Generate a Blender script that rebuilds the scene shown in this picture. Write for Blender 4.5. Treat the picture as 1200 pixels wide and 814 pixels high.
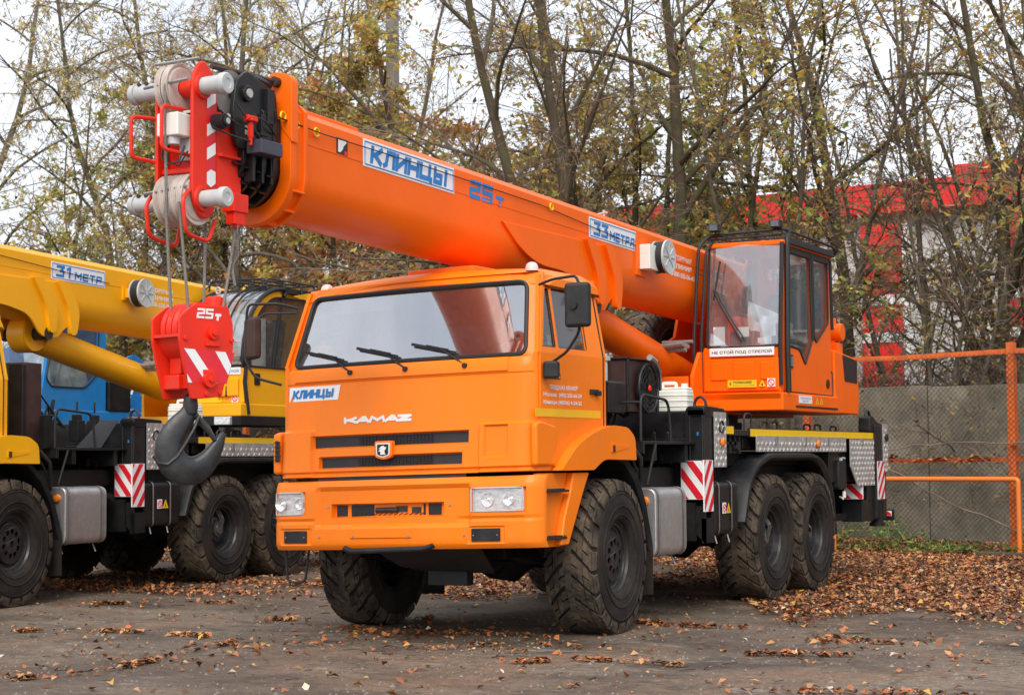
import bpy, math, random
import numpy as np
from mathutils import Vector, Matrix
random.seed(7); rng = np.random.default_rng(7)
SC = bpy.context.scene
for o_ in list(bpy.data.objects): bpy.data.objects.remove(o_)
COL = SC.collection
R = math.radians; PI = math.pi

# ------------------------------------------------------------------ camera
cam = bpy.data.objects.new('camera', bpy.data.cameras.new('camera')); COL.objects.link(cam)
CY, CP, CR = .483, .062, -.007
fwv = Vector((-math.sin(CY)*math.cos(CP), math.cos(CY)*math.cos(CP), math.sin(CP)))
rt = fwv.cross(Vector((0, 0, 1))).normalized(); up = rt.cross(fwv)
rt, up = rt*math.cos(CR)+up*math.sin(CR), -rt*math.sin(CR)+up*math.cos(CR)
CAM_LOC = Vector((7.115, -11.766, 1.386))
cam.matrix_world = Matrix.Translation(CAM_LOC) @ Matrix((rt, up, -fwv)).transposed().to_4x4()
cam.data.sensor_width = 36; cam.data.lens = 2093/1200*36; cam.data.clip_end = 900; cam.data.clip_start = .1
cam.data.dof.use_dof = True; cam.data.dof.focus_distance = 14.2; cam.data.dof.aperture_fstop = 5.0
SC.camera = cam

# ------------------------------------------------------------------ world, sun, exposure
SC.view_settings.view_transform = 'Standard'; SC.view_settings.look = 'None'
SC.view_settings.exposure = 0.80; SC.view_settings.gamma = 1.0; SC.view_settings.use_curve_mapping = False
SUN_EL, SUN_AZ = 44, 22      # azimuth: degrees from -y towards -x, where the light comes from
w = bpy.data.worlds.new('World'); SC.world = w; w.use_nodes = True
nt = w.node_tree; nt.nodes.clear()
def N(nt, t, **k):
    n = nt.nodes.new(t)
    for a, b in k.items():
        if a in ('inputs',):
            for i, v in b.items(): n.inputs[i].default_value = v
        else: setattr(n, a, b)
    return n
sky = N(nt, 'ShaderNodeTexSky'); sky.sky_type = 'NISHITA'; sky.sun_disc = False
sky.sun_elevation = R(SUN_EL); sky.sun_rotation = R(180-SUN_AZ); sky.air_density = 1.0; sky.dust_density = 3.0
tc = N(nt, 'ShaderNodeTexCoord')
mp = N(nt, 'ShaderNodeMapping'); mp.inputs['Scale'].default_value = (1, 1, 2.6)
nz = N(nt, 'ShaderNodeTexNoise'); nz.inputs['Scale'].default_value = 2.2; nz.inputs['Detail'].default_value = 7; nz.inputs['Roughness'].default_value = .55
rp = N(nt, 'ShaderNodeValToRGB')
rp.color_ramp.elements[0].position = .35; rp.color_ramp.elements[0].color = (.58, .625, .70, 1)
rp.color_ramp.elements[1].position = .68; rp.color_ramp.elements[1].color = (.90, .925, .97, 1)
mx = N(nt, 'ShaderNodeMix', data_type='RGBA'); mx.inputs[0].default_value = .86
bg = N(nt, 'ShaderNodeBackground'); bg.inputs['Strength'].default_value = .105
ou = N(nt, 'ShaderNodeOutputWorld')
L = nt.links.new
L(tc.outputs['Generated'], mp.inputs[0]); L(mp.outputs[0], nz.inputs['Vector']); L(nz.outputs[0], rp.inputs[0])
L(sky.outputs[0], mx.inputs[6]); sc9 = N(nt, 'ShaderNodeVectorMath', operation='SCALE'); sc9.inputs['Scale'].default_value = 9.0; L(rp.outputs[0], sc9.inputs[0]); L(sc9.outputs[0], mx.inputs[7]); L(mx.outputs[2], bg.inputs[0]); L(bg.outputs[0], ou.inputs[0])
sun = bpy.data.objects.new('sun', bpy.data.lights.new('sun', 'SUN')); COL.objects.link(sun)
sun.data.energy = 1.5; sun.data.angle = R(36); sun.data.color = (1, .95, .87)
sd = Vector((math.sin(R(SUN_AZ))*math.cos(R(SUN_EL)), -math.cos(R(SUN_AZ))*math.cos(R(SUN_EL)), math.sin(R(SUN_EL))))
sun.rotation_euler = sd.to_track_quat('Z', 'Y').to_euler(); sun.location = (-10, -15, 30)

# ------------------------------------------------------------------ materials
MATS = {}
def mat(name, col, rough=.5, metal=0., var=.08, scale=6., bump=0., bscale=40., dirt=None, damt=.3, coat=0., spec=.5, trans=0., dscale=3., streak=0., emit=None, sub=0.):
    m = bpy.data.materials.new(name); m.use_nodes = True; t = m.node_tree; b = t.nodes['Principled BSDF']
    b.inputs['Roughness'].default_value = rough; b.inputs['Metallic'].default_value = metal
    b.inputs['Specular IOR Level'].default_value = spec
    b.inputs['Coat Weight'].default_value = coat; b.inputs['Coat Roughness'].default_value = .12
    c = N(t, 'ShaderNodeTexCoord'); n = N(t, 'ShaderNodeTexNoise'); n.inputs['Scale'].default_value = scale; n.inputs['Detail'].default_value = 6
    L = t.links.new; L(c.outputs['Object'], n.inputs['Vector'])
    r = N(t, 'ShaderNodeValToRGB'); r.color_ramp.elements[0].position = .3; r.color_ramp.elements[1].position = .7
    r.color_ramp.elements[0].color = tuple(max(0, x*(1-var)) for x in col)+(1,)
    r.color_ramp.elements[1].color = tuple(min(1, x*(1+var)) for x in col)+(1,)
    L(n.outputs[0], r.inputs[0]); out = r.outputs[0]
    if dirt:
        n2 = N(t, 'ShaderNodeTexNoise'); n2.inputs['Scale'].default_value = dscale; n2.inputs['Detail'].default_value = 9; n2.inputs['Roughness'].default_value = .68
        if streak:
            mpp = N(t, 'ShaderNodeMapping'); mpp.inputs['Scale'].default_value = (1, 1, streak); L(c.outputs['Object'], mpp.inputs[0]); L(mpp.outputs[0], n2.inputs['Vector'])
        else: L(c.outputs['Object'], n2.inputs['Vector'])
        r2 = N(t, 'ShaderNodeValToRGB'); r2.color_ramp.elements[0].position = .42; r2.color_ramp.elements[1].position = .72
        r2.color_ramp.elements[0].color = (0, 0, 0, 1); r2.color_ramp.elements[1].color = (damt,)*3+(1,)
        mm = N(t, 'ShaderNodeMix', data_type='RGBA'); L(n2.outputs[0], r2.inputs[0]); L(r2.outputs[0], mm.inputs[0]); L(out, mm.inputs[6]); mm.inputs[7].default_value = tuple(dirt)+(1,)
        out = mm.outputs[2]
        ma = N(t, 'ShaderNodeMath', operation='MULTIPLY_ADD'); L(r2.outputs[0], ma.inputs[0]); ma.inputs[1].default_value = .5; ma.inputs[2].default_value = rough; L(ma.outputs[0], b.inputs['Roughness'])
    L(out, b.inputs['Base Color'])
    if bump:
        n3 = N(t, 'ShaderNodeTexNoise'); n3.inputs['Scale'].default_value = bscale; n3.inputs['Detail'].default_value = 5; L(c.outputs['Object'], n3.inputs['Vector'])
        bp = N(t, 'ShaderNodeBump'); bp.inputs['Strength'].default_value = bump; bp.inputs['Distance'].default_value = .01; L(n3.outputs[0], bp.inputs['Height']); L(bp.outputs[0], b.inputs['Normal'])
    if trans: b.inputs['Transmission Weight'].default_value = trans
    if emit: b.inputs['Emission Color'].default_value = tuple(emit[:3])+(1,); b.inputs['Emission Strength'].default_value = emit[3]
    MATS[name] = m; return m
def glass(name, tint=(.5, .55, .55), refl=.25, dust=.1, dcol=(.5, .5, .48)):
    """automotive pane: tinted see-through, mirror reflection by Fresnel, a film of dust"""
    m = bpy.data.materials.new(name); m.use_nodes = True; t = m.node_tree; t.nodes.clear(); L = t.links.new
    o = N(t, 'ShaderNodeOutputMaterial'); tr = N(t, 'ShaderNodeBsdfTransparent'); tr.inputs[0].default_value = tint+(1,)
    gl = N(t, 'ShaderNodeBsdfGlossy'); gl.inputs['Roughness'].default_value = .03; gl.inputs[0].default_value = (.95, .97, 1, 1)
    lw = N(t, 'ShaderNodeLayerWeight'); lw.inputs[0].default_value = .5; pw = N(t, 'ShaderNodeMath', operation='POWER'); L(lw.outputs['Facing'], pw.inputs[0]); pw.inputs[1].default_value = 5
    fr = N(t, 'ShaderNodeMath', operation='MULTIPLY_ADD'); L(pw.outputs[0], fr.inputs[0]); fr.inputs[1].default_value = .95; fr.inputs[2].default_value = .045
    ad = N(t, 'ShaderNodeMath', operation='ADD'); L(fr.outputs[0], ad.inputs[0]); ad.inputs[1].default_value = refl
    m1 = N(t, 'ShaderNodeMixShader'); L(ad.outputs[0], m1.inputs[0]); L(tr.outputs[0], m1.inputs[1]); L(gl.outputs[0], m1.inputs[2])
    c = N(t, 'ShaderNodeTexCoord'); mpp = N(t, 'ShaderNodeMapping'); mpp.inputs['Scale'].default_value = (9, 9, 1.6)
    n = N(t, 'ShaderNodeTexNoise'); n.inputs['Scale'].default_value = 7; n.inputs['Detail'].default_value = 10; n.inputs['Roughness'].default_value = .7
    L(c.outputs['Object'], mpp.inputs[0]); L(mpp.outputs[0], n.inputs['Vector'])
    r = N(t, 'ShaderNodeMapRange'); r.inputs[1].default_value = .3; r.inputs[2].default_value = .75; r.inputs[3].default_value = dust*.4; r.inputs[4].default_value = dust*1.7; L(n.outputs[0], r.inputs[0])
    df = N(t, 'ShaderNodeBsdfDiffuse'); df.inputs[0].default_value = dcol+(1,)
    m2 = N(t, 'ShaderNodeMixShader'); L(r.outputs[0], m2.inputs[0]); L(m1.outputs[0], m2.inputs[1]); L(df.outputs[0], m2.inputs[2]); L(m2.outputs[0], o.inputs[0])
    MATS[name] = m; return m
DUST = (.30, .24, .18)
mat('cab_orange', (.94, .208, .005), .36, var=.03, scale=2, dirt=(.55, .20, .05), damt=.26, coat=.08, spec=.28, dscale=2.4, streak=.35)
mat('crane_orange', (.97, .143, .001), .36, var=.04, scale=1.5, dirt=(.72, .11, .015), damt=.2, coat=.04, spec=.22, dscale=2)
mat('cab_yellow', (.93, .45, .006), .36, var=.04, scale=2, dirt=(.65, .34, .06), damt=.2, coat=.08, spec=.35)
mat('crane_yellow', (.93, .43, .005), .34, var=.04, scale=1.5, dirt=(.65, .3, .04), damt=.18, coat=.08, spec=.35)
mat('signal_red', (.80, .022, .005), .42, var=.06, scale=4, dirt=(.5, .045, .02), damt=.4, coat=.05, spec=.35, bump=.05)
mat('crane_blue', (.008, .21, .55), .4, var=.06, dirt=(.1, .2, .35), damt=.3, coat=.1)
mat('chassis_black', (.008, .008, .009), .6, spec=.25, var=.2, dirt=(.055, .045, .036), damt=.35, dscale=4)
mat('deck_black', (.010, .011, .013), .34, spec=.35, var=.2, dirt=(.05, .042, .035), damt=.35, dscale=3)
mat('plastic_black', (.014, .015, .017), .5, spec=.35, var=.15, dirt=(.07, .06, .055), damt=.3, dscale=8)
mat('mudguard_black', (.010, .011, .013), .42, spec=.3, var=.15, dirt=(.08, .065, .055), damt=.4, dscale=4)
mat('grille_dark', (.022, .022, .025), .6, var=.2)
mat('hook_black', (.016, .017, .019), .36, var=.2, dirt=(.07, .066, .062), damt=.5, bump=.2, bscale=30, dscale=5)
mat('tyre_rubber', (.017, .015, .014), .75, spec=.25, var=.25, scale=12, bump=.25, bscale=60, dirt=(.085, .06, .042), damt=.55, dscale=4)
mat('tread_rubber', (.042, .035, .029), .85, spec=.15, var=.3, scale=16, bump=.3, bscale=60, dirt=(.19, .14, .095), damt=.85, dscale=4)
mat('rim_black', (.018, .018, .020), .33, var=.15, dirt=(.075, .06, .05), damt=.4, dscale=8)
mat('hub_grey', (.09, .09, .092), .38, var=.2, dirt=(.12, .09, .07), damt=.5, dscale=12)
mat('alu', (.55, .55, .55), .36, metal=.75, var=.1, scale=20, dirt=(.25, .22, .19), damt=.5, streak=.2, dscale=5)
mat('checker_alu', (.60, .59, .57), .36, metal=.55, var=.2, scale=30, dirt=(.22, .16, .13), damt=.6, dscale=7)
mat('pin_grey', (.50, .52, .52), .4, var=.06, dirt=(.35, .33, .3), damt=.5, dscale=9)
mat('sheave_white', (.58, .50, .45), .55, var=.1, scale=14, dirt=(.33, .24, .18), damt=.7, dscale=12)
mat('sheave_dark', (.18, .18, .17), .55, var=.15, dirt=(.3, .26, .2), damt=.5)
mat('steel', (.33, .32, .31), .45, metal=.6, var=.15, scale=20)
mat('rope_steel', (.20, .185, .165), .6, metal=.3, var=.25, scale=90, bump=.5, bscale=140)
mat('rubber_seal', (.015, .015, .016), .6)
mat('white_paint', (.80, .80, .80), .45, var=.04)
mat('plastic_white', (.80, .79, .72), .42, var=.04, scale=8, dirt=(.6, .58, .48), damt=.4, sub=.2)
mat('sign_white', (.84, .84, .84), .4, var=.03, scale=8)
mat('sign_blue', (.012, .20, .56), .4, var=.05)
mat('sign_red', (.72, .015, .03), .35, var=.05)
mat('sign_yellow', (.90, .56, .008), .4, var=.05, dirt=(.6, .38, .05), damt=.15, dscale=12)
mat('stripe_yellow', (.88, .48, .015), .35, var=.04)
mat('ink_black', (.012, .012, .014), .5)
mat('ink_dark', (.05, .055, .08), .5)
mat('amber', (.75, .20, .01), .25, coat=.5)
mat('pvc_orange', (.82, .18, .02), .5, var=.1)
mat('lamp_reflector', (.92, .93, .95), .18, metal=.6, var=.12, scale=30, bump=.25, bscale=26)
mat('interior_dark', (.035, .035, .038), .8, var=.15)
mat('interior_grey', (.22, .22, .23), .85, var=.1)
mat('seat_red', (.42, .05, .03), .8, var=.15)
mat('seat_pink', (.55, .30, .22), .8, var=.1)
mat('film_plastic', (.62, .64, .66), .3, var=.3, scale=9, bump=1., bscale=9)
mat('maroon', (.045, .018, .015), .6, var=.2, dirt=(.1, .06, .04), damt=.4)
mat('paper', (.80, .80, .78), .7, var=.02)
mat('mirror_dark', (.05, .055, .06), .1, metal=.9)
mat('beacon_clear', (.72, .55, .50), .25, coat=.6, var=.1)
glass('windscreen_glass', (.46, .50, .50), .42, .055, (.42, .44, .46))
glass('door_glass', (.34, .38, .40), .04, .06)
glass('crane_glass', (.84, .90, .91), .19, .12, (.72, .75, .78))
glass('crane_side_glass', (.52, .58, .58), .10, .07)
glass('lamp_lens', (.98, .98, .98), .08, .015, (.9, .9, .92))

# ------------------------------------------------------------------ mesh builder
SHEAR = [None]
class MB:
    def __init__(s): s.v = []; s.f = []
    def add(s, vs, fs):
        b = len(s.v); s.v += [tuple(v) for v in vs]; s.f += [tuple(i+b for i in f) for f in fs]; return s
    def box(s, x0, x1, y0, y1, z0, z1):
        return s.add([(x, y, z) for x in (x0, x1) for y in (y0, y1) for z in (z0, z1)],
                     [(0, 1, 3, 2), (4, 6, 7, 5), (0, 4, 5, 1), (2, 3, 7, 6), (0, 2, 6, 4), (1, 5, 7, 3)])
    def obox(s, c, u, v, w):   # centre and three half vectors
        c, u, v, w = map(Vector, (c, u, v, w))
        return s.add([c+a*u+b*v+d*w for a in (-1, 1) for b in (-1, 1) for d in (-1, 1)],
                     [(0, 1, 3, 2), (4, 6, 7, 5), (0, 4, 5, 1), (2, 3, 7, 6), (0, 2, 6, 4), (1, 5, 7, 3)])
    def bar(s, p, q, w, h, upv=(0, 0, 1)):
        p, q = Vector(p), Vector(q); d = q-p; n = d.normalized(); a = n.cross(Vector(upv))
        if a.length < 1e-4: a = n.cross(Vector((1, 0, 0)))
        a.normalize(); b = a.cross(n)
        return s.obox((p+q)/2, d/2, a*w/2, b*h/2)
    def prism(s, pts, ax, a, b):   # polygon in the two other axes, pushed along ax
        n = len(pts)
        def P(p, t):
            return {'x': (t, p[0], p[1]), 'y': (p[0], t, p[1]), 'z': (p[0], p[1], t)}[ax]
        vs = [P(p, a) for p in pts]+[P(p, b) for p in pts]
        return s.add(vs, [tuple(range(n)), tuple(range(2*n-1, n-1, -1))]+[(i, i+n, (i+1) % n+n, (i+1) % n) for i in range(n)])
    def rings(s, rs, closed=True, cap=True):
        n = len(rs[0]); b = len(s.v)
        for r in rs: s.v += [tuple(p) for p in r]
        m = n if closed else n-1
        for k in range(len(rs)-1):
            for i in range(m): s.f.append((b+k*n+i, b+k*n+(i+1) % n, b+(k+1)*n+(i+1) % n, b+(k+1)*n+i))
        if cap and closed:
            s.f.append(tuple(b+i for i in range(n))[::-1]); s.f.append(tuple(b+(len(rs)-1)*n+i for i in range(n)))
        return s
    def tube(s, pts, r, n=8, closed=False, cap=True):
        P = [Vector(p) for p in pts]; m = len(P); rs = []; prev = None
        for i, p in enumerate(P):
            if closed: t = P[(i+1) % m]-P[i-1]
            else: t = P[min(i+1, m-1)]-P[max(i-1, 0)]
            t.normalize()
            if prev is None:
                a = t.cross(Vector((0, 0, 1)))
                if a.length < .05: a = t.cross(Vector((1, 0, 0)))
                a.normalize()
            else: a = (prev-t*prev.dot(t)).normalized()
            prev = a; b = t.cross(a); rr = r[i] if hasattr(r, '__len__') else r
            rs.append([p+(a*math.cos(2*PI*k/n)+b*math.sin(2*PI*k/n))*rr for k in range(n)])
        if closed: rs.append(rs[0])
        return s.rings(rs, True, cap and not closed)
    def cyl(s, p, q, r0, r1=None, n=20):
        return s.tube([p, q], [r0, r0 if r1 is None else r1], n)
    def lathe(s, prof, c, ax='x', n=48, closed=False):  # prof: (offset along axis, radius)
        c = Vector(c); rs = []
        for d, r in prof:
            ring = []
            for k in range(n):
                a = 2*PI*k/n; u, v = r*math.cos(a), r*math.sin(a)
                ring.append(c+Vector({'x': (d, u, v), 'y': (u, d, v), 'z': (u, v, d)}[ax]))
            rs.append(ring)
        if closed: rs.append(rs[0])
        return s.rings(rs, True, False)
    def grid(s, X):   # X[i][j] points
        n, m = len(X), len(X[0]); b = len(s.v)
        for r in X: s.v += [tuple(p) for p in r]
        for i in range(n-1):
            for j in range(m-1): s.f.append((b+i*m+j, b+i*m+j+1, b+(i+1)*m+j+1, b+(i+1)*m+j))
        return s
    def mesh(s, name):
        me = bpy.data.meshes.new(name); vs = s.v
        if SHEAR[0]: vs = [SHEAR[0](*v) for v in vs]
        me.from_pydata(vs, [], s.f); me.validate(); return me
    def to(s, name, m, parent=None, bev=0., ang=38, seg=2, label=None, flip=False):
        return link(s.mesh(name), name, m, parent, bev, ang, seg, label)
def link(me, name, m, parent=None, bev=0., ang=38, seg=2, label=None, fix=True):
    if m is not None:
        me.materials.clear()
        for q in (m if isinstance(m, (list, tuple)) else [m]): me.materials.append(MATS[q] if isinstance(q, str) else q)
    if fix:
        import bmesh
        bm = bmesh.new(); bm.from_mesh(me); bmesh.ops.recalc_face_normals(bm, faces=bm.faces); bm.to_mesh(me); bm.free()
    if ang:
        me.polygons.foreach_set('use_smooth', [True]*len(me.polygons)); me.set_sharp_from_angle(angle=R(ang))
    o = bpy.data.objects.new(name, me); COL.objects.link(o); o.parent = parent
    if bev:
        b = o.modifiers.new('bevel', 'BEVEL'); b.width = bev; b.segments = seg; b.limit_method = 'ANGLE'; b.angle_limit = R(32); b.harden_normals = True
    if label: o['label'] = label
    return o
def empty(name, loc=(0, 0, 0), rz=0, parent=None):
    o = bpy.data.objects.new(name, None); COL.objects.link(o); o.location = loc; o.rotation_euler = (0, 0, rz); o.parent = parent
    o.empty_display_size = .2; return o
def tag(o, label=None, cat=None, group=None, kind=None):
    for k, v in (('label', label), ('category', cat), ('group', group), ('kind', kind)):
        if v: o[k] = v
    return o
def holes(name, loops, thick, fmap, m, parent, bev=0., ang=38, label=None):
    """flat plate with holes: loops[0] outline, the rest openings, in 2D; fmap(u, v, t) puts it in space"""
    cu = bpy.data.curves.new('tmp', 'CURVE'); cu.dimensions = '2D'; cu.fill_mode = 'BOTH'; cu.extrude = thick/2
    for lp in loops:
        sp = cu.splines.new('POLY'); sp.points.add(len(lp)-1); sp.use_cyclic_u = True
        for i, (a, b) in enumerate(lp): sp.points[i].co = (a, b, 0, 1)
    ob = bpy.data.objects.new('tmp', cu); COL.objects.link(ob); bpy.context.view_layer.update()
    me = bpy.data.meshes.new_from_object(ob.evaluated_get(bpy.context.evaluated_depsgraph_get()))
    bpy.data.objects.remove(ob); bpy.data.curves.remove(cu); me.name = name
    for v in me.vertices:
        p = fmap(v.co.x, v.co.y, v.co.z)
        v.co = SHEAR[0](*p) if SHEAR[0] else p
    import bmesh
    bm = bmesh.new(); bm.from_mesh(me); bmesh.ops.remove_doubles(bm, verts=bm.verts, dist=1e-5)
    bmesh.ops.dissolve_limit(bm, angle_limit=R(1), verts=bm.verts, edges=bm.edges); bm.to_mesh(me); bm.free()
    return link(me, name, m, parent, bev, ang, 2, label)
def rpoly(pts, r, n=5):
    """round the corners of a polygon; r a number or a list"""
    out = []; m = len(pts)
    for i, p in enumerate(pts):
        a, p, b = Vector(pts[i-1]), Vector(p), Vector(pts[(i+1) % m]); rr = r[i] if hasattr(r, '__len__') else r
        if rr <= 0: out.append(tuple(p)); continue
        u, v = (a-p), (b-p); k = min(rr, u.length*.48, v.length*.48); u.normalize(); v.normalize()
        s, e = p+u*k, p+v*k
        for j in range(n+1):
            t = j/n; out.append(tuple(s*(1-t)**2+p*2*t*(1-t)+e*t*t))
    return out
def rrect(x0, x1, y0, y1, r, n=5): return rpoly([(x0, y0), (x1, y0), (x1, y1), (x0, y1)], r, n)
def circ(cx, cy, r, n=24): return [(cx+r*math.cos(2*PI*k/n), cy+r*math.sin(2*PI*k/n)) for k in range(n)]
def bend(pts, r, n=5):
    """polyline with rounded corners"""
    P = [Vector(p) for p in pts]; out = [P[0]]
    for i in range(1, len(P)-1):
        u, v = P[i-1]-P[i], P[i+1]-P[i]; k = min(r, u.length*.45, v.length*.45); u.normalize(); v.normalize()
        s, e = P[i]+u*k, P[i]+v*k
        for j in range(n+1):
            t = j/n; out.append(s*(1-t)**2+P[i]*2*t*(1-t)+e*t*t)
    out.append(P[-1]); return out
def relief(name, xs, zs, base, feats, m, parent, back=.2, ang=30, n0=None):
    """front panel seen from -y: y = base(x, z) + feature depths; feats (x0, x1, z0, z1, depth, bevel)"""
    X = set(round(x, 4) for x in xs); Z = set(round(z, 4) for z in zs)
    for x0, x1, z0, z1, d, b in feats:
        for e in (x0, x0+b, x1-b, x1): X.add(round(e, 4))
        for e in (z0, z0+b, z1-b, z1): Z.add(round(e, 4))
    X = sorted(x for x in X if min(xs)-1e-6 <= x <= max(xs)+1e-6); Z = sorted(z for z in Z if min(zs)-1e-6 <= z <= max(zs)+1e-6)
    def h(x, z):
        y = base(x, z)
        for x0, x1, z0, z1, d, b in feats:
            fx = max(0, min(1, (x-x0)/b, (x1-x)/b)) if b else float(x0 <= x <= x1); fz = max(0, min(1, (z-z0)/b, (z1-z)/b))
            y += d*min(fx, fz)
        return y
    G = [[(x, h(x, z), z) for x in X] for z in Z]
    g = MB(); g.grid(G)
    per = [G[0][j] for j in range(len(X))]+[G[i][-1] for i in range(1, len(Z))]+[G[-1][j] for j in range(len(X)-2, -1, -1)]+[G[i][0] for i in range(len(Z)-2, 0, -1)]
    g.rings([per, [(x, y+back, z) for x, y, z in per]], True, False)
    import bmesh
    me = g.mesh(name); bm = bmesh.new(); bm.from_mesh(me); bmesh.ops.remove_doubles(bm, verts=bm.verts, dist=1e-5)
    bm.to_mesh(me); bm.free()
    return link(me, name, m, parent, 0, ang), h

# ------------------------------------------------------------------ lettering
GL = {  # block letters: strokes on a 1 x 1.5 cell
 'К': [[(0, 0), (0, 1.5)], [(0, .75), (.35, .75), (.95, 1.5)], [(.35, .75), (.95, 0)]],
 'Л': [[(0, 0), (.2, .2), (.3, 1.5), (1, 1.5), (1, 0)]],
 'И': [[(0, 1.5), (0, 0)], [(0, .1), (1, 1.4)], [(1, 0), (1, 1.5)]],
 'Н': [[(0, 0), (0, 1.5)], [(1, 0), (1, 1.5)], [(0, .75), (1, .75)]],
 'Ц': [[(0, 1.5), (0, .05), (1, .05), (1, 1.5)], [(.9, .05), (1.22, .05), (1.22, -.3)]],
 'Ы': [[(0, 1.5), (0, 0), (.75, 0), (.75, .8), (0, .8)], [(1.3, 0), (1.3, 1.5)]],
 '2': [[(0, 1.5), (1, 1.5), (1, .8), (0, .7), (0, 0), (1, 0)]],
 '5': [[(1, 1.5), (0, 1.5), (0, .8), (1, .75), (1, 0), (0, 0)]],
 '3': [[(0, 1.5), (1, 1.5), (.55, .85), (1, .75), (1, 0), (0, 0)]],
 '1': [[(.1, 1.25), (.5, 1.5), (.5, 0)]],
 'т': [[(0, 1), (.8, 1)], [(.4, 1), (.4, 0)]],
 'м': [[(0, 0), (0, 1), (.5, .4), (1, 1), (1, 0)]],
 'е': [[(.85, 1), (0, 1), (0, 0), (.85, 0)], [(0, .5), (.75, .5)]],
 'р': [[(0, 0), (0, 1), (.8, 1), (.8, .45), (0, .45)]],
 'а': [[(0, 0), (.15, 1), (.85, 1), (.85, 0)], [(.1, .4), (.85, .4)]],
 'K': [[(0, 0), (0, 1)], [(0, .5), (.5, .5), (1.2, 1)], [(.5, .5), (1.2, 0)]],
 'A': [[(0, 0), (.6, 1), (.85, 1), (1.2, 0)], [(.35, .3), (1.05, .3)]],
 'M': [[(0, 0), (.2, 1), (.8, .3), (1.4, 1), (1.5, 0)]],
 'Z': [[(0, 1), (1.2, 1), (0, 0), (1.2, 0)]],
}
GW = {'Ц': 1.3, 'Ы': 1.3, '1': .7, 'т': .8, 'е': .85, 'р': .8, 'а': .85, 'K': 1.2, 'A': 1.2, 'M': 1.5, 'Z': 1.2}
def glyphs(txt, w, h, t, O, U, V, slant=.12, gap=.45, th=.002):
    """block lettering as thin raised strokes in the plane O + u U + v V; cell height 1.5 -> h"""
    k = h/1.5; total = sum(GW.get(c, 1) for c in txt)+gap*(len(txt)-1)+t/k*1.0; sx = w/(total*k)
    O, U, V = Vector(O), Vector(U).normalized(), Vector(V).normalized(); Nn = U.cross(V); mb = MB(); x = t/k/2; z = 0
    for c in txt:
        for st in GL[c]:
            for a, b in zip(st[:-1], st[1:]):
                p = Vector(((x+a[0])*k*sx, a[1]*k*(1-t/h)+t/2)); q = Vector(((x+b[0])*k*sx, b[1]*k*(1-t/h)+t/2))
                d = (q-p).normalized(); e = Vector((-d.y, d.x))*t/2; p2, q2 = p-d*t*.42, q+d*t*.42; z += .00012
                cs = [p2-e, q2-e, q2+e, p2+e]; T = th+z % .0012
                pts = [O+U*(c_.x+c_.y*slant)+V*c_.y for c_ in cs]
                mb.add([p_ for p_ in pts]+[p_+Nn*T for p_ in pts], [(4, 5, 6, 7), (0, 1, 5, 4), (1, 2, 6, 5), (2, 3, 7, 6), (3, 0, 4, 7)])
        x += GW.get(c, 1)+gap
    return mb
def text(name, s, h, O, U, V, m, parent, w=None, bold=0., label=None, shear=0.):
    """printed lettering from the built-in font, as flat mesh"""
    cu = bpy.data.curves.new('tmp', 'FONT'); cu.body = s; cu.size = 1; cu.offset = bold; cu.shear = shear; cu.space_line = .95
    ob = bpy.data.objects.new('tmp', cu); COL.objects.link(ob); bpy.context.view_layer.update()
    me = bpy.data.meshes.new_from_object(ob.evaluated_get(bpy.context.evaluated_depsgraph_get()))
    bpy.data.objects.remove(ob); bpy.data.curves.remove(cu); me.name = name
    xs = [v.co.x for v in me.vertices]; ys = [v.co.y for v in me.vertices]; x0, y0 = min(xs), min(ys); k = h/(max(ys)-y0); kx = (w/(max(xs)-x0)) if w else k
    O, U, V = Vector(O), Vector(U).normalized(), Vector(V).normalized()
    for v in me.vertices:
        p = O+U*((v.co.x-x0)*kx)+V*((v.co.y-y0)*k); v.co = SHEAR[0](*p) if SHEAR[0] else p
    return link(me, name, m, parent, 0, 0, 1, label, fix=False)
def plate(O, U, V, w, h, t=.003, r=0.):
    """thin sign plate, lower left corner at O"""
    O, U, V = Vector(O), Vector(U).normalized(), Vector(V).normalized(); Nn = U.cross(V)
    pts = rrect(0, w, 0, h, r) if r else [(0, 0), (w, 0), (w, h), (0, h)]
    P = [O+U*a+V*b for a, b in pts]; n = len(P)
    return MB().add(P+[p+Nn*t for p in P], [tuple(range(n, 2*n))]+[(i, (i+1) % n, (i+1) % n+n, i+n) for i in range(n)])
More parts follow.
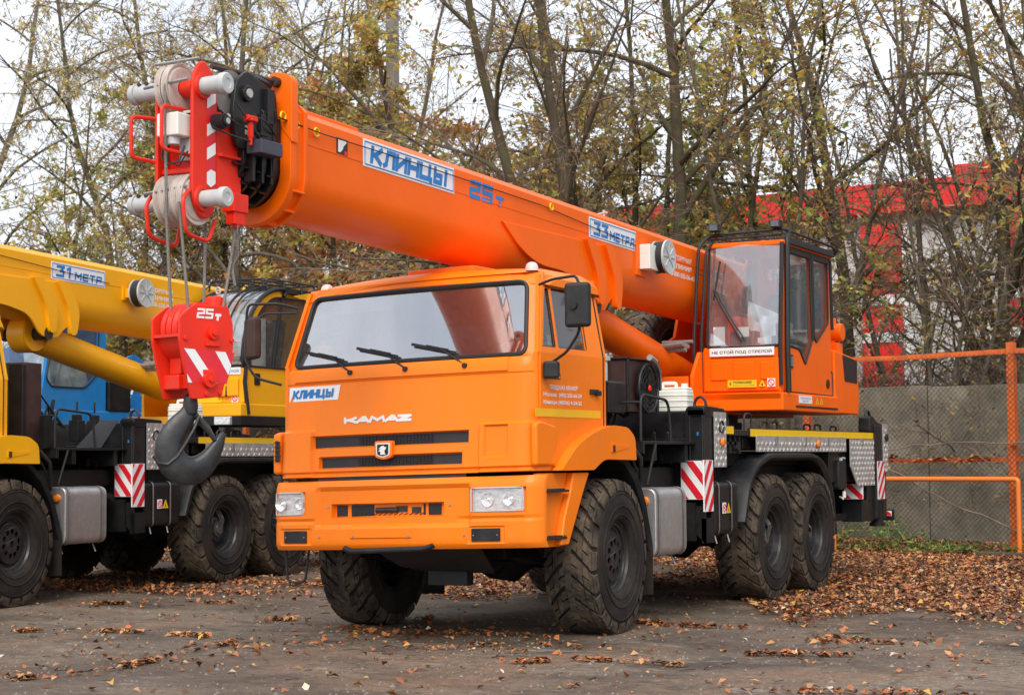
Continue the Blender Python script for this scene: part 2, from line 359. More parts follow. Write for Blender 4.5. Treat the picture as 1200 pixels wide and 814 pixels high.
def hazard(name, O, U, V, w, h, parent, m1='sign_white', m2='sign_red', k=.075, sgn=1, th=.003, slope=.9):
    """red and white warning board: plate plus diagonal bands"""
    import bmesh
    O, U, V = Vector(O), Vector(U).normalized(), Vector(V).normalized(); Nn = U.cross(V)
    b = MB(); P = [O, O+U*w, O+U*w+V*h, O+V*h]; b.add([p for p in P]+[p-Nn*.012 for p in P], [(0, 1, 2, 3), (7, 6, 5, 4), (0, 4, 5, 1), (1, 5, 6, 2), (2, 6, 7, 3), (3, 7, 4, 0)])
    o = b.to(name, m1, parent, ang=0)
    s = MB(); j = -12
    while j*2*k < h+w*2:
        c0 = j*2*k; poly = []
        # band: c0 < v + sgn*slope*u < c0+k clipped to the plate
        def clip(poly, f):
            out = []
            for i in range(len(poly)):
                a, bb = poly[i-1], poly[i]; fa, fb = f(a), f(bb)
                if (fa >= 0) != (fb >= 0): t = fa/(fa-fb); out.append((a[0]+(bb[0]-a[0])*t, a[1]+(bb[1]-a[1])*t))
                if fb >= 0: out.append(bb)
            return out
        q = [(0.004, 0.004), (w-.004, 0.004), (w-.004, h-.004), (0.004, h-.004)]
        q = clip(q, lambda p: p[1]+sgn*slope*p[0]-c0)
        if q: q = clip(q, lambda p: c0+k-(p[1]+sgn*slope*p[0]))
        if len(q) > 2:
            pts = [O+U*a+V*c+Nn*th for a, c in q]; s.add(pts, [tuple(range(len(pts)))])
        j += 1
    s.to('stripe', m2, o, ang=0); return o
def checker(name, O, U, V, w, h, parent, outline=None, pitch=.058, label=None):
    """aluminium tread plate with raised lozenges"""
    O, U, V = Vector(O), Vector(U).normalized(), Vector(V).normalized(); Nn = U.cross(V); b = MB()
    pts = outline or [(0, 0), (w, 0), (w, h), (0, h)]
    P = [O+U*a+V*c for a, c in pts]; n = len(P)
    b.add([p for p in P]+[p-Nn*.01 for p in P], [tuple(range(n)), tuple(range(2*n-1, n-1, -1))]+[(i, (i+1) % n, (i+1) % n+n, i+n) for i in range(n)])
    def inside(a, c):
        r = False
        for i in range(n):
            x1, y1 = pts[i-1]; x2, y2 = pts[i]
            if (y1 > c) != (y2 > c) and a < (x2-x1)*(c-y1)/(y2-y1)+x1: r = not r
        return r
    i = 0; y = pitch*.4
    while y < h-pitch*.2:
        x = pitch*(.45+(i % 2)*.0); j = 0
        while x < w-pitch*.2:
            if all(inside(x+dx, y+dy) for dx in (-.02, .02) for dy in (-.02, .02)):
                s = 1 if (i+j) % 2 else -1; d = Vector((.55*s, .83)); e = Vector((-d.y, d.x)); c = O+U*x+V*y; l, q = pitch*.46, pitch*.19
                vs = [c+(U*d.x+V*d.y)*l, c+(U*e.x+V*e.y)*q, c-(U*d.x+V*d.y)*l, c-(U*e.x+V*e.y)*q, c+Nn*.011]
                b.add(vs, [(0, 1, 4), (1, 2, 4), (2, 3, 4), (3, 0, 4)])
            x += pitch; j += 1
        y += pitch; i += 1
    return b.to(name, 'checker_alu', parent, ang=0, label=label)
# ------------------------------------------------------------------ wheels (shared meshes)
SH = {}
def shared(key, fn):
    if key not in SH: SH[key] = fn()
    return SH[key]
def tyre_meshes():
    a = MB(); prof = [(.13, .285), (.175, .285), (.2, .31), (.213, .36), (.217, .42), (.214, .48), (.203, .53), (.195, .56), (.18, .585), (.12, .594), (0, .597)]
    prof = prof+[(-d, r) for d, r in prof[::-1][1:]]
    a.lathe(prof, (0, 0, 0), 'x', 72)
    for s in (-1, 1):   # raised rings on the sidewall
        for rr, dd in ((.50, .2125), (.335, .2085), (.40, .2195)):
            a.lathe([(s*(dd-.004), rr-.008), (s*(dd+.004), rr-.004), (s*(dd+.004), rr+.004), (s*(dd-.004), rr+.008)], (0, 0, 0), 'x', 60)
    me1 = a.mesh('tyre'); t = MB(); NL = 20; rr_ = random.Random(3)
    def blk(poly, r0, r1):
        n = len(poly); lo = []; hi = []; cx = sum(p[0] for p in poly)/n; cy = sum(p[1] for p in poly)/n
        for d, th in poly:
            lo.append((d, r0*math.cos(th), r0*math.sin(th)))
            dd = cx+(d-cx)*.95; tt = cy+(th-cy)*.95; k = r1-.010*max(0, (abs(dd)-.13)/.06)
            hi.append((dd, k*math.cos(tt), k*math.sin(tt)))
        t.add(lo+hi, [tuple(range(n, 2*n))]+[(i, (i+1) % n, (i+1) % n+n, i+n) for i in range(n)])
    for s in (-1, 1):
        for i in range(NL):
            t0 = 2*PI*(i+(.5 if s < 0 else 0))/NL; p = 2*PI/NL; j = lambda: rr_.uniform(-.006, .006)
            # a curved lug from the middle to the shoulder, cut by narrow grooves into blocks
            f0 = lambda x: t0+p*(.95*(x/.19)**1.4); wd = lambda x: p*(.80+.03*x/.19)
            cuts = [-.035, .028, .075, .125, .168, .196]
            for k in range(5):
                x0, x1 = cuts[k]+.0025, cuts[k+1]-.0025; a0, a1 = f0(max(0, x0)), f0(max(0, x1)); m_ = .5+j()*6
                sk = .012*(1 if k % 2 else -1)
                if k in (1, 3):   # split lengthwise too
                    g = p*.03
                    blk([(s*x0, a0), (s*x1, a1), (s*(x1+sk), a1+wd(x1)*m_-g), (s*(x0-sk*.3), a0+wd(x0)*m_-g)], .575, .617+j()*.4)
                    blk([(s*(x0-sk*.3), a0+wd(x0)*m_+g), (s*(x1+sk), a1+wd(x1)*m_+g), (s*x1, a1+wd(x1)), (s*x0, a0+wd(x0))], .575, .616+j()*.4)
                else:
                    blk([(s*x0, a0), (s*x1, a1), (s*(x1+j()), a1+wd(x1)*.5), (s*x1, a1+wd(x1)), (s*x0, a0+wd(x0)), (s*(x0+j()), a0+wd(x0)*.5)], .575 if k < 4 else .56, .618 if k < 4 else .612)
            # shoulder rib running down the sidewall
            a1 = f0(.196); lo = []
            for d, r_ in ((.194, .600), (.204, .565), (.2125, .525)):
                for q in (0, wd(.19)*.97): lo.append((s*d, r_*math.cos(a1+q), r_*math.sin(a1+q)))
            hi = []
            for d, r_ in ((.200, .604), (.214, .568), (.2135, .525)):
                for q in (.008, wd(.19)*.97-.008): hi.append((s*d, r_*math.cos(a1+q), r_*math.sin(a1+q)))
            t.add(lo+hi, [(6, 7, 9, 8), (8, 9, 11, 10), (0, 6, 8, 2), (2, 8, 10, 4), (1, 3, 9, 7), (3, 5, 11, 9), (0, 1, 7, 6)])
    return me1, t.mesh('tread')
def wheel(parent, side, y, kind, pose=0., x=1.04, z=.603, steer=0.):
    tm, dm = shared('tyre', tyre_meshes)
    fm = 1 if side > 0 else -1
    if kind == 'front':
        def rimf():
            a = MB()
            a.lathe([(.150, .292), (.166, .285), (.166, .277), (.146, .266), (.142, .250), (.125, .246), (.118, .232), (.108, .228), (.106, .208), (.132, .200), (.136, .192)], (0, 0, 0), 'x', 48)
            a.lathe([(.06, .196), (.05, .26), (-.15, .26)], (0, 0, 0), 'x', 36)
            return a.mesh('wheel_rim')
        rim = shared('rimf', rimf)
        def disc():
            lo = [circ(0, 0, .194, 48)]+[circ(.118*math.cos(t), .118*math.sin(t), .027, 14) for t in [2*PI*k/10 for k in range(10)]]+[circ(0, 0, .030, 14)]
            o = holes('hub_disc', lo, .012, lambda u, v, t: (.136+.016*(1-(u*u+v*v)/.038)+t, u, v), 'rim_black', None, ang=30)
            me = o.data; bpy.data.objects.remove(o)
            return me
        disc_m = shared('discf', disc)
        def hubm():
            a = MB(); a.lathe([(.02, 0.001), (.02, .20), (-.1, .2)], (0, 0, 0), 'x', 24); a.lathe([(.13, .001), (.13, .028), (.05, .03)], (0, 0, 0), 'x', 14)
            for k in range(5):
                t = 2*PI*k/5+.3; a.cyl((.13, .07*math.cos(t), .07*math.sin(t)), (.152, .07*math.cos(t), .07*math.sin(t)), .010, n=8)
            return a.mesh('hub')
        hub = shared('hubf', hubm)
    else:
        def rimr():
            a = MB()
            a.lathe([(.150, .292), (.166, .285), (.166, .277), (.146, .266), (.142, .252), (.105, .246), (.098, .236), (.02, .228), (.0, .222), (-.03, .20), (-.045, .15), (-.045, .1), (-.045, .001)], (0, 0, 0), 'x', 48)
            return a.mesh('wheel_rim')
        rim = shared('rimr', rimr); disc_m = None
        def hubr():
            a = MB(); a.lathe([(-.045, .135), (.04, .135), (.052, .122), (.06, .095), (.095, .088), (.102, .07), (.120, .06), (.124, .001)], (0, 0, 0), 'x', 24)
            for k in range(10):
                t = 2*PI*k/10; a.cyl((-.04, .168*math.cos(t), .168*math.sin(t)), (0.0, .168*math.cos(t), .168*math.sin(t)), .014, n=6)
            for k in range(8):
                t = 2*PI*k/8+.2; a.cyl((.06, .108*math.cos(t), .108*math.sin(t)), (.075, .098*math.cos(t), .098*math.sin(t)), .009, n=6)
            a.bar((.12, 0, 0), (.145, .10, .06), .035, .02); a.bar((.145, .10, .06), (.06, .20, .12), .03, .02); a.tube([(.12, 0, .01), (.15, .05, .1), (.11, .12, .18), (.05, .17, .16)], .008, 6)
            return a.mesh('hub')
        hub = shared('hubr', hubr)
    wo = link(rim, 'wheel', 'rim_black', parent, 0, 35, fix=False)
    wo.location = (side*x, y, z); wo.rotation_euler = (pose, 0, (0 if side > 0 else PI)+steer)
    link(tm, 'tyre', 'tyre_rubber', wo, 0, 45, fix=False); link(dm, 'tread', 'tread_rubber', wo, 0, 30, fix=False)
    if disc_m: link(disc_m, 'hub_disc', 'rim_black', wo, 0, 30, fix=False)
    link(hub, 'hub', 'hub_grey', wo, 0, 35, fix=False)
    return wo

# ------------------------------------------------------------------ one truck crane
LEAN = lambda z: 1.152-.15*max(0, z-2.15)          # half width of the cab at height z
def mobile_crane(st, loc, rz, label, group):
    cabm, crm = st['cab'], st['crane']
    T = empty('mobile_crane', loc, rz); tag(T, label, 'truck crane', group)
    cab_shear = lambda x, y, z: (x-.04*max(0., min(1., (1.3-y)/1.2)), y, z+.025*x)
    # ---------------- chassis
    f = MB()
    for s in (-1, 1):
        f.box(s*.43-.04, s*.43+.04, .35, 9.0, .82, 1.12)
    for y in (.6, 1.9, 2.9, 3.9, 5.0, 6.3, 7.4, 8.6): f.box(-.42, .42, y-.05, y+.05, .86, 1.06)
    f.box(-1.02, 1.02, 3.25, 3.6, .98, 1.32); f.box(-1.0, 1.0, 8.2, 8.6, .72, 1.1)
    f.box(-.9, .9, 1.95, 8.1, 1.13, 1.30); f.box(-.98, .98, 4.1, 7.4, 1.30, 1.44)
    f.box(-.75, .75, 2.75, 3.2, .55, .95); f.box(-.5, .5, 1.9, 2.6, .70, 1.1)
    f.to('chassis_frame', 'chassis_black', T, bev=.006)
    a = MB()
    for y, dy in ((1.251, -1), (4.94, 1), (6.26, 1)):
        a.lathe([(-.82, .09), (-.3, .1), (-.1, .1), (.1, .2), (.3, .22), (.45, .1), (.82, .09)], (0, y, .6), 'x', 20)
        a.lathe([(-.24, .05), (-.22, .13), (0, .2), (.2, .16), (.3, .08)], (.2, y, .6), 'y', 18)
        for s in (-1, 1): a.cyl((s*.70, y, .6), (s*.9, y, .6), .15, .17, 20)
    a.tube([(.2, 1.4, .64), (.15, 4.8, .68)], .05, 10); a.tube([(.2, 5.1, .68), (.2, 6.1, .66)], .05, 10)
    for s in (-1, 1):
        for i in range(6): a.bar((s*.5, .45+.06*i, .80-.016*i), (s*.5, 2.05-.06*i, .80-.016*i), .09, .014)
        a.cyl((s*.62, 1.15, .55), (s*.56, .98, 1.12), .035); a.tube([(s*.5, .72, .62), (s*.75, .9, .56), (s*.8, 1.1, .6)], .022, 8)
        a.tube([(s*.72, .55, .92), (s*.80, .66, .70), (s*.84, .72, .66), (s*.79, .9, .60), (s*.70, 1.0, .62)], .015, 6)
    a.tube([(-.8, 1.0, .56), (.8, 1.0, .56)], .02, 8)
    a.to('axles', 'chassis_black', T)
    e = MB()
    e.box(-.3, .3, .5, 1.9, .72, 1.2); e.box(-.22, .2, .55, 1.4, .50, .72); e.cyl((.28, .75, .82), (.5, .75, .82), .09); e.cyl((-.1, .35, .95), (-.1, .5, .95), .13)
    e.box(.35, .55, .6, .8, .6, .9); e.tube([(.4, .5, .8), (.5, .8, .62), (.3, 1.1, .6)], .03, 8); e.tube([(.1, .45, .75), (.45, .6, .68), (.6, .9, .9)], .02, 8)
    e.to('engine', 'chassis_black', T, bev=.01)
    sk = MB(); sk.add([(-.30, .02, .695), (.66, .02, .72), (.62, .30, .53), (.52, .48, .50), (-.10, .48, .50), (-.22, .30, .55)], [(0, 1, 2, 5), (5, 2, 3, 4)])
    sk.add([(-.30, .03, .705), (.66, .03, .73), (.62, .31, .54), (.52, .49, .51), (-.10, .49, .51), (-.22, .31, .56)], [(0, 1, 2, 5), (5, 2, 3, 4)])
    sk.box(-.05, .3, .45, .55, .40, .56)
    sk.to('skid_plate', 'plastic_black', T)
    # ---------------- wheels
    for s in (1, -1):
        wheel(T, s, 1.251, 'front', .2, steer=.055)
        wheel(T, s, 4.94, 'rear', .9); wheel(T, s, 6.26, 'rear', 2.1)
    SHEAR[0] = cab_shear
    # ---------------- bumper
    rc = .13
    def corner(x, half, r=rc):
        a = abs(x)-(half-r)
        return 0 if a <= 0 else r-math.sqrt(max(0, r*r-min(a, r*.995)**2))
    def bb(x, z): return -.085+.09*(x/1.2)**2+corner(x, 1.205)*.9+.05*max(0, (z-1.15)/.1)**2+.03*max(0, (.76-z)/.06)**2
    xs = list(np.linspace(-1.06, 1.06, 29))+[s*(1.075+rc*math.sin(q)) for s in (-1, 1) for q in np.linspace(0, PI/2*.97, 8)]
    zs = [.70, .715, .74, .78, .85, .95, 1.05, 1.12, 1.18, 1.21, 1.235]
    bf = [(-.74, .66, .86, 1.19, .030, .035),               # sunken middle band
          (.63, 1.10, .965, 1.155, .030, .012), (-1.18, -.84, .965, 1.155, .030, .012),
          (-.60, .42, .945, 1.055, .045, .008),
          (-.40, .16, .785, .90, -.010, .008), (.62, .93, .735, .87, .010, .012), (-1.10, -.78, .735, .87, .010, .012),
          (-1.2, -.74, .90, .945, .012, .02), (.52, 1.2, .90, .945, .012, .02)]
    bo, bh = relief('bumper', xs, zs, bb, bf, cabm, T, back=.035)
    d = MB(); d.add([(x, bh(-.1, .9)-.003+.0, z) for x, z in ((-.57, .957), (-.49, .957), (-.49, 1.043), (-.57, 1.043))], [(0, 1, 2, 3)])
    for x0, x1 in ((-.57, -.47), (-.43, .24), (.265, .375)):
        y = max(bh(x0+.01, 1.0), bh(x1-.01, 1.0))
        b = MB(); b.box(x0, x1, y-.008, y+.03, .958, 1.044); q = b.to('bumper_opening', 'ink_black', T, ang=0)
        if x1-x0 > .5:
            g = MB()
            for i in range(14): g.bar((x0+.02+i*.046, y-.014, .962), (x0+.055+i*.046, y-.014, .975), .006, .005)
            g.cyl((-.2, y-.012, 1.0), (.0, y-.012, 1.0), .022); g.box(-.02, .08, y-.018, y-.005, .985, 1.03); g.box(.12, .2, y-.016, y-.005, .975, 1.02)
            g.to('winch_parts', 'rim_black', q)
    rr_ = MB()
    for x, z in ((-.37, .80), (.13, .80), (-.63, 1.03), (.47, 1.03), (.60, .80), (-.70, .80)):
        y = bh(x, z); rr_.cyl((x, y+.002, z), (x, y-.006, z), .009, n=8)
    rr_.to('bumper_bolts', 'steel', T)
    for x0, x1 in ((.66, .89), (-1.06, -.83)):
        y = (bh(x0, .8)+bh(x1, .8))/2
        b = MB(); sl = (bh(x1, .8)-bh(x0, .8))
        b.add([(x0, y-sl/2-.012, .755), (x1, y+sl/2-.012, .755), (x1, y+sl/2-.012, .85), (x0, y-sl/2-.012, .85), (x0, y-sl/2+.03, .755), (x1, y+sl/2+.03, .755), (x1, y+sl/2+.03, .85), (x0, y-sl/2+.03, .85)],
              [(0, 1, 2, 3), (4, 7, 6, 5), (0, 4, 5, 1), (1, 5, 6, 2), (2, 6, 7, 3), (3, 7, 4, 0)])
        q = b.to('fog_lamp_cover', 'plastic_black', T, bev=.004)
        v = MB(); v.cyl((x0+.02, y-sl/2-.016, .80), (x0+.02, y-sl/2, .80), .006, n=6); v.cyl((x1-.02, y+sl/2-.016, .80), (x1-.02, y+sl/2, .80), .006, n=6); v.to('screw', 'steel', q)
    for x0, x1 in ((.66, 1.07), (-1.15, -.87)):   # headlights
        ys = [bh(x, 1.06) for x in np.linspace(x0+.01, x1-.01, 9)]; X = np.linspace(x0, x1, 9)
        b = MB(); b.grid([[(X[i], ys[i]-.002, z) for i in range(9)] for z in (.985, 1.14)]); hl = b.to('headlight', 'lamp_reflector', T, ang=0)
        fr = MB(); o_ = [(X[i], ys[i]-.03, .978) for i in range(9)]; o2 = [(X[i], ys[i]-.03, 1.148) for i in range(8, -1, -1)]; fr.tube(o_+o2, .007, 6, closed=True); fr.to('lamp_frame', 'pin_grey', hl)
        b = MB(); b.grid([[(X[i], ys[i]-.032, z) for i in range(9)] for z in (.985, 1.14)]); b.to('lens', 'lamp_lens', hl, ang=0)
        b = MB(); cx = (x0+x1)/2
        for dx, r in ((-.08, .052), (.095, .044)): b.lathe([(-.028, r), (-.02, r*.9), (-.004, r*.35), (-.016, r*.2), (-.02, .001)], (cx+dx, ys[4], 1.062), 'y', 20)
        b.to('reflector', 'lamp_reflector', hl)
    b = MB(); b.tube(bend([(-.46, -.06, .715), (-.40, -.07, .688), (.28, -.07, .705), (.34, -.06, .735)], .04), .022, 10); b.to('tow_bar', 'plastic_black', T)
    b = MB(); b.tube(bend([(-1.12, .1, .70), (-1.12, .12, .44), (-.95, .12, .44), (-.90, .1, .70)], .05), .010, 8); b.to('step_hoop', 'rubber_seal', T)
    # ---------------- lower corner panels with steps
    for s in (1, -1):
        pl = rpoly([(.10, 1.245), (.80, 1.245), (.70, 1.10), (.46, .72), (.44, .69), (.10, .70)], [0, .02, .05, .04, .02, 0])
        b = MB(); b.prism(pl, 'x', s*1.10, s*1.145); o_ = b.to('step_panel', cabm, T, bev=.008)
        b = MB(); b.prism([(.55, 1.245), (.82, 1.245), (.72, 1.10), (.47, .70), (.34, .70), (.40, .9), (.50, 1.1)], 'x', s*1.14, s*1.205); b.to('step_flange', cabm, o_, bev=.014)
        for z, y1 in ((1.115, .46), (.765, .42)):
            b = MB(); b.box(*sorted((s*1.12, s*1.215)), .12, y1, z-.014, z+.004)
            for i in range(7): b.box(*sorted((s*1.13, s*1.21)), .13+i*.042, .15+i*.042, z+.004, z+.014)
            b.to('step', 'plastic_black', o_, bev=.003)
    # ---------------- cab front fascia
    def fb(x, z): return -.055+.085*(x/1.15)**2+corner(x, 1.155)*1.15+.05*((z-1.27)/.85)+.02*max(0, (z-2.06)/.06)**2
    xs = list(np.linspace(-1.0, 1.0, 25))+[s*(1.025+rc*math.sin(q)) for s in (-1, 1) for q in np.linspace(0, PI/2*.97, 8)]
    zs = [1.265, 1.275, 1.3, 1.4, 1.5, 1.6, 1.7, 1.8, 1.9, 2.0, 2.05, 2.10, 2.125]
    ff = [(-.80, .62, 1.485, 1.59, .035, .010), (-.73, .57, 1.325, 1.425, .035, .010),
          (-1.0, .93, 2.015, 2.14, -.014, .008), (-1.3, 1.3, 1.985, 2.010, .008, .008),
          (-1.3, -.78, 1.25, 1.645, -.030, .022), (.70, 1.3, 1.25, 1.645, -.030, .022),
          (.755, .95, 1.375, 1.62, .020, .012), (-1.3, 1.3, 1.27, 1.31, .020, .015)]
    fo, fh = relief('front_panel', xs, zs, fb, ff, cabm, T, back=.16)
    for x0, x1, z0, z1 in ((-.785, .605, 1.497, 1.578), (-.715, .555, 1.337, 1.413)):
        X = np.linspace(x0, x1, 15); b = MB(); b.grid([[(x, fh(x, (z0+z1)/2)-.004, z) for x in X] for z in (z0, z1)]); g = b.to('grille_slot', 'grille_dark', fo, ang=0)
        b = MB()
        for i in range(1, 22): x = -.36+i*.031; b.bar((x, fh(x, (z0+z1)/2)-.007, z0+.004), (x, fh(x, (z0+z1)/2)-.007, z1-.004), .004, .006)
        for k in range(1, 5): b.tube([(x, fh(x, (z0+z1)/2)-.008, z0+(z1-z0)*k/5) for x in np.linspace(-.36, .31, 7)], .002, 4)
        b.to('grille_mesh', 'ink_black', g, ang=0)
    X = np.linspace(-.74, .60, 13); b = MB(); b.grid([[(x, fb(x, 1.27)+.012, z) for x in X] for z in (1.222, 1.270)]); b.to('lower_grille', 'grille_dark', T, ang=0)
    # emblem
    ey = fb(-.1, 1.45)
    b = MB(); b.prism(rpoly([(-.175, 1.405), (-.1, 1.385), (-.025, 1.405), (-.02, 1.53), (-.18, 1.53)], .02), 'y', ey-.028, ey+.02); em = b.to('emblem', cabm, fo, bev=.004)
    b = MB(); b.prism(rpoly([(-.158, 1.42), (-.1, 1.402), (-.042, 1.42), (-.037, 1.514), (-.163, 1.514)], .012), 'y', ey-.034, ey-.026); b.to('emblem_field', 'white_paint', em)
    b = MB(); b.prism(rpoly([(-.148, 1.427), (-.1, 1.412), (-.052, 1.427), (-.049, 1.504), (-.151, 1.504)], .008), 'y', ey-.037, ey-.033); b.to('emblem_ground', 'ink_black', em)
    b = MB(); b.prism([(-.12, 1.425), (-.075, 1.425), (-.085, 1.45), (-.07, 1.47), (-.066, 1.485), (-.085, 1.482), (-.09, 1.495), (-.11, 1.49), (-.135, 1.47), (-.118, 1.468), (-.138, 1.45), (-.118, 1.45)], 'y', ey-.040, ey-.036); b.to('horse_figure', 'white_paint', em)
    # corner deflectors, the one on the far side with its vent showing
    for s in (1, -1):
        b = MB(); b.prism(rpoly([(.02, 1.30), (.34, 1.30), (.34, 1.60), (.10, 1.64), (.02, 1.62)], .03), 'x', s*1.12, s*(1.195 if s < 0 else 1.175)); cd = b.to('corner_deflector', cabm, fo, bev=.022)
        if s < 0:
            b = MB(); b.add([(-1.165, .012, 1.40), (-1.115, .005, 1.40), (-1.115, .005, 1.56), (-1.165, .012, 1.57)], [(0, 1, 2, 3)])
            for i in range(5): b.box(-1.17, -1.11, -.002, .008, 1.41+.035*i, 1.416+.035*i)
            b.to('corner_vent', 'ink_black', cd, ang=0)
    # white maker name
    gb = glyphs('KAMAZ', .64, .070, .021, (-.50, -.001, 1.675), (1, 0, 0), (0, 0, 1), slant=-.0, gap=.2, th=.004)
    gb.v = [(x, fh(x, 1.7)-.002+(y+.001), z) for x, y, z in gb.v]; gb.to('maker_name', 'white_paint', fo, ang=0)
    # sign КЛИНЦЫ on the front
    b = MB(); pts = [(-1.06, 1.872), (-.56, 1.872), (-.535, 1.985), (-1.055, 1.985)]
    n = 9; X0 = np.linspace(pts[0][0], pts[1][0], n); X1 = np.linspace(pts[3][0], pts[2][0], n)
    b.grid([[(x, fh(x, 1.9)-.003, pts[0][1]) for x in X0], [(x, fh(x, 1.96)-.003, pts[2][1]) for x in X1]]); sg = b.to('name_sign', 'sign_white', fo, ang=0)
    gb = glyphs('КЛИНЦЫ', .41, .07, .017, (-1.02, 0, 1.893), (1, 0, 0), (0, 0, 1), slant=.18, th=.002)
    gb.v = [(x, fh(x, 1.92)-.006+y, z) for x, y, z in gb.v]; gb.to('name_lettering', 'sign_blue', sg, ang=0)
    # ---------------- sides
    def smap(s, dx=0.): return lambda u, v, t: (s*(LEAN(v)+dx)+t, u, v)
    for s in (1, -1):
        lo = [(.115, 1.265), (.82, 1.265), (1.0, 1.44), (1.245, 1.44), (1.245, 2.15), (.115, 2.15)]
        b = MB(); b.prism(lo, 'x', s*1.10, s*1.138); o_ = b.to('side_panel', cabm, T)
        pil = [(.115, 2.15), (1.245, 2.15), (1.20, 2.76), (.30, 2.76)]
        ring = [[(.115, 2.15), (1.245, 2.15), (1.20, 2.76), (.31, 2.76)], [(.20, 2.20), (.90, 2.20), (.90, 2.66), (.33, 2.66)]]
        holes('side_frame', ring, .03, smap(s, -.022), cabm, o_)
        lo = rpoly([(.135, 1.30), (.80, 1.30), (.98, 1.46), (1.165, 1.46), (1.165, 2.15), (.135, 2.15)], [.02, .05, .1, .04, 0, 0])
        b = MB(); b.prism(lo, 'x', s*1.135, s*1.153); dr = b.to('door', cabm, T)
        holes('window_frame', [rpoly([(.135, 2.15), (1.165, 2.15), (1.125, 2.715), (.315, 2.715)], [0, 0, .04, .02]),
              rpoly([(.165, 2.195), (.395, 2.195), (.40, 2.655), (.345, 2.655)], [.02, .02, .02, .02]), rpoly([(.435, 2.195), (.915, 2.195), (.905, 2.645), (.72, 2.655), (.44, 2.655)], [.02, .03, .04, .05, .02])], .018, smap(s, -.008), cabm, dr, ang=25)
        for nm, lp in (('quarter_glass', [(.165, 2.195), (.395, 2.195), (.40, 2.655), (.345, 2.655)]), ('door_pane', [(.435, 2.195), (.915, 2.195), (.905, 2.645), (.72, 2.655), (.44, 2.655)])):
            lp2 = rpoly(lp, .02); g = MB(); g.add([(s*(LEAN(v)-.014), u, v) for u, v in lp2], [tuple(range(len(lp2)))]); g.to(nm, 'door_glass', dr, ang=0)
            g = MB(); g.tube([(s*(LEAN(v)-.006), u, v) for u, v in lp2], .007, 5, closed=True); g.to('window_seal', 'rubber_seal', dr)
        if s > 0:
            plate((LEAN(2.3)-.010, .31, 2.215), (0, 1, 0), (-.15, 0, 1), .055, .075, .002).to('window_sticker', 'paper', dr, ang=0)
        g = MB(); g.tube([(s*1.15, 1.172, 1.47), (s*1.152, 1.172, 2.15), (s*1.066, 1.135, 2.72)], .008, 5); g.to('door_seal', 'rubber_seal', dr)
        g = MB(); g.box(*sorted((s*1.15, s*1.175)), .93, 1.06, 1.855, 1.895); g.box(*sorted((s*1.15, s*1.19)), 1.02, 1.075, 1.845, 1.885); g.to('door_handle', 'plastic_black', dr, bev=.006)
        plate((s*1.1535, .045 if s > 0 else 1.10, 1.668), (0, s, 0), (0, 0, 1), 1.07 if s > 0 else .96, .060, .002).to('door_stripe', 'stripe_yellow', dr, ang=0)
        # flare over the wheel
        fl = rpoly([(.30, 1.262), (.56, 1.45), (.84, 1.555), (1.14, 1.615), (1.46, 1.60), (1.60, 1.52), (1.62, 1.335), (1.02, 1.345), (.84, 1.262)], [.02, .1, .15, .1, .06, .05, .01, .08, .02])
        b = MB(); b.prism(fl, 'x', s*.98, s*1.235); fo_ = b.to('fender_flare', cabm, T, bev=.028, seg=3)
        b = MB(); b.prism(rpoly([(1.14, 1.395), (1.46, 1.435), (1.46, 1.46), (1.22, 1.45), (1.22, 1.475), (1.15, 1.475)], .01), 'x', s*1.232, s*1.238); b.to('flare_recess', 'ink_dark' if 0 else cabm, fo_, ang=0)
        b = MB(); b.box(*sorted((s*1.233, s*1.242)), 1.16, 1.20, 1.40, 1.455); b.to('bracket', 'maroon', fo_)
        # black mudguard behind the front wheel
        arc = [(.80, 1.20), (.95, 1.31), (1.25, 1.36), (1.52, 1.31), (1.72, 1.16), (1.86, .95), (1.95, .72), (2.0, .58)]
        b = MB(); P = [Vector((0, y, z)) for y, z in arc]
        rr2 = [[(s*x, p.y, p.z) for x in (.78, 1.17)]+[(s*1.20, p.y+(.02 if i > 3 else 0), p.z+.03), (s*.78, p.y+(.02 if i > 3 else 0), p.z+.03)] for i, p in enumerate(P)]
        b.rings(rr2); b.to('mudguard', 'mudguard_black', T)
        b = MB(); b.box(*sorted((s*.80, s*1.20)), 2.0, 2.015, .22, .64); b.to('mud_flap', 'tyre_rubber', T)
    # door lettering
    dr = [o for o in T.children if o.name.startswith('door')][0]
    text('door_lettering', 'ПРОДАЖА КРАНОВ', .042, (1.156, .27, 1.868), (0, 1, 0), (0, 0, 1), 'white_paint', dr, w=.46, bold=.025)
    text('door_lettering', 'Москва  (495) 232-66-24', .040, (1.156, .17, 1.812), (0, 1, 0), (0, 0, 1), 'white_paint', dr, w=.62, bold=.025)
    text('door_lettering', 'Клинцы (48336) 4-24-25', .040, (1.156, .17, 1.755), (0, 1, 0), (0, 0, 1), 'white_paint', dr, w=.62, bold=.025)
    np_ = plate((1.155, .24, 1.955), (0, 1, 0), (0, 0, 1), .20, .045, .003).to('model_badge', 'ink_black', dr, ang=0)
    text('badge_digits', '0118', .028, (1.1595, .33, 1.963), (0, 1, 0), (0, 0, 1), 'white_paint', np_, w=.10, bold=.03)
    # ---------------- windscreen and roof
    wy = lambda x, z: .035+.32*(z-2.12)+.085*(x/1.1)**2
    def cornerpts(i):  # rounded quad
        return rpoly([(-1.05+i, 2.135+i), (1.05-i, 2.135+i), (.975-i, 2.715-i), (-.975+i, 2.715-i)], .07, 6)
    def dens(lp, k=6):
        out = []
        for i in range(len(lp)):
            a, b_ = lp[i-1], lp[i]; L_ = math.dist(a, b_); m_ = max(1, int(L_/.12))
            out += [(a[0]+(b_[0]-a[0])*j/m_, a[1]+(b_[1]-a[1])*j/m_) for j in range(1, m_+1)]
        return out
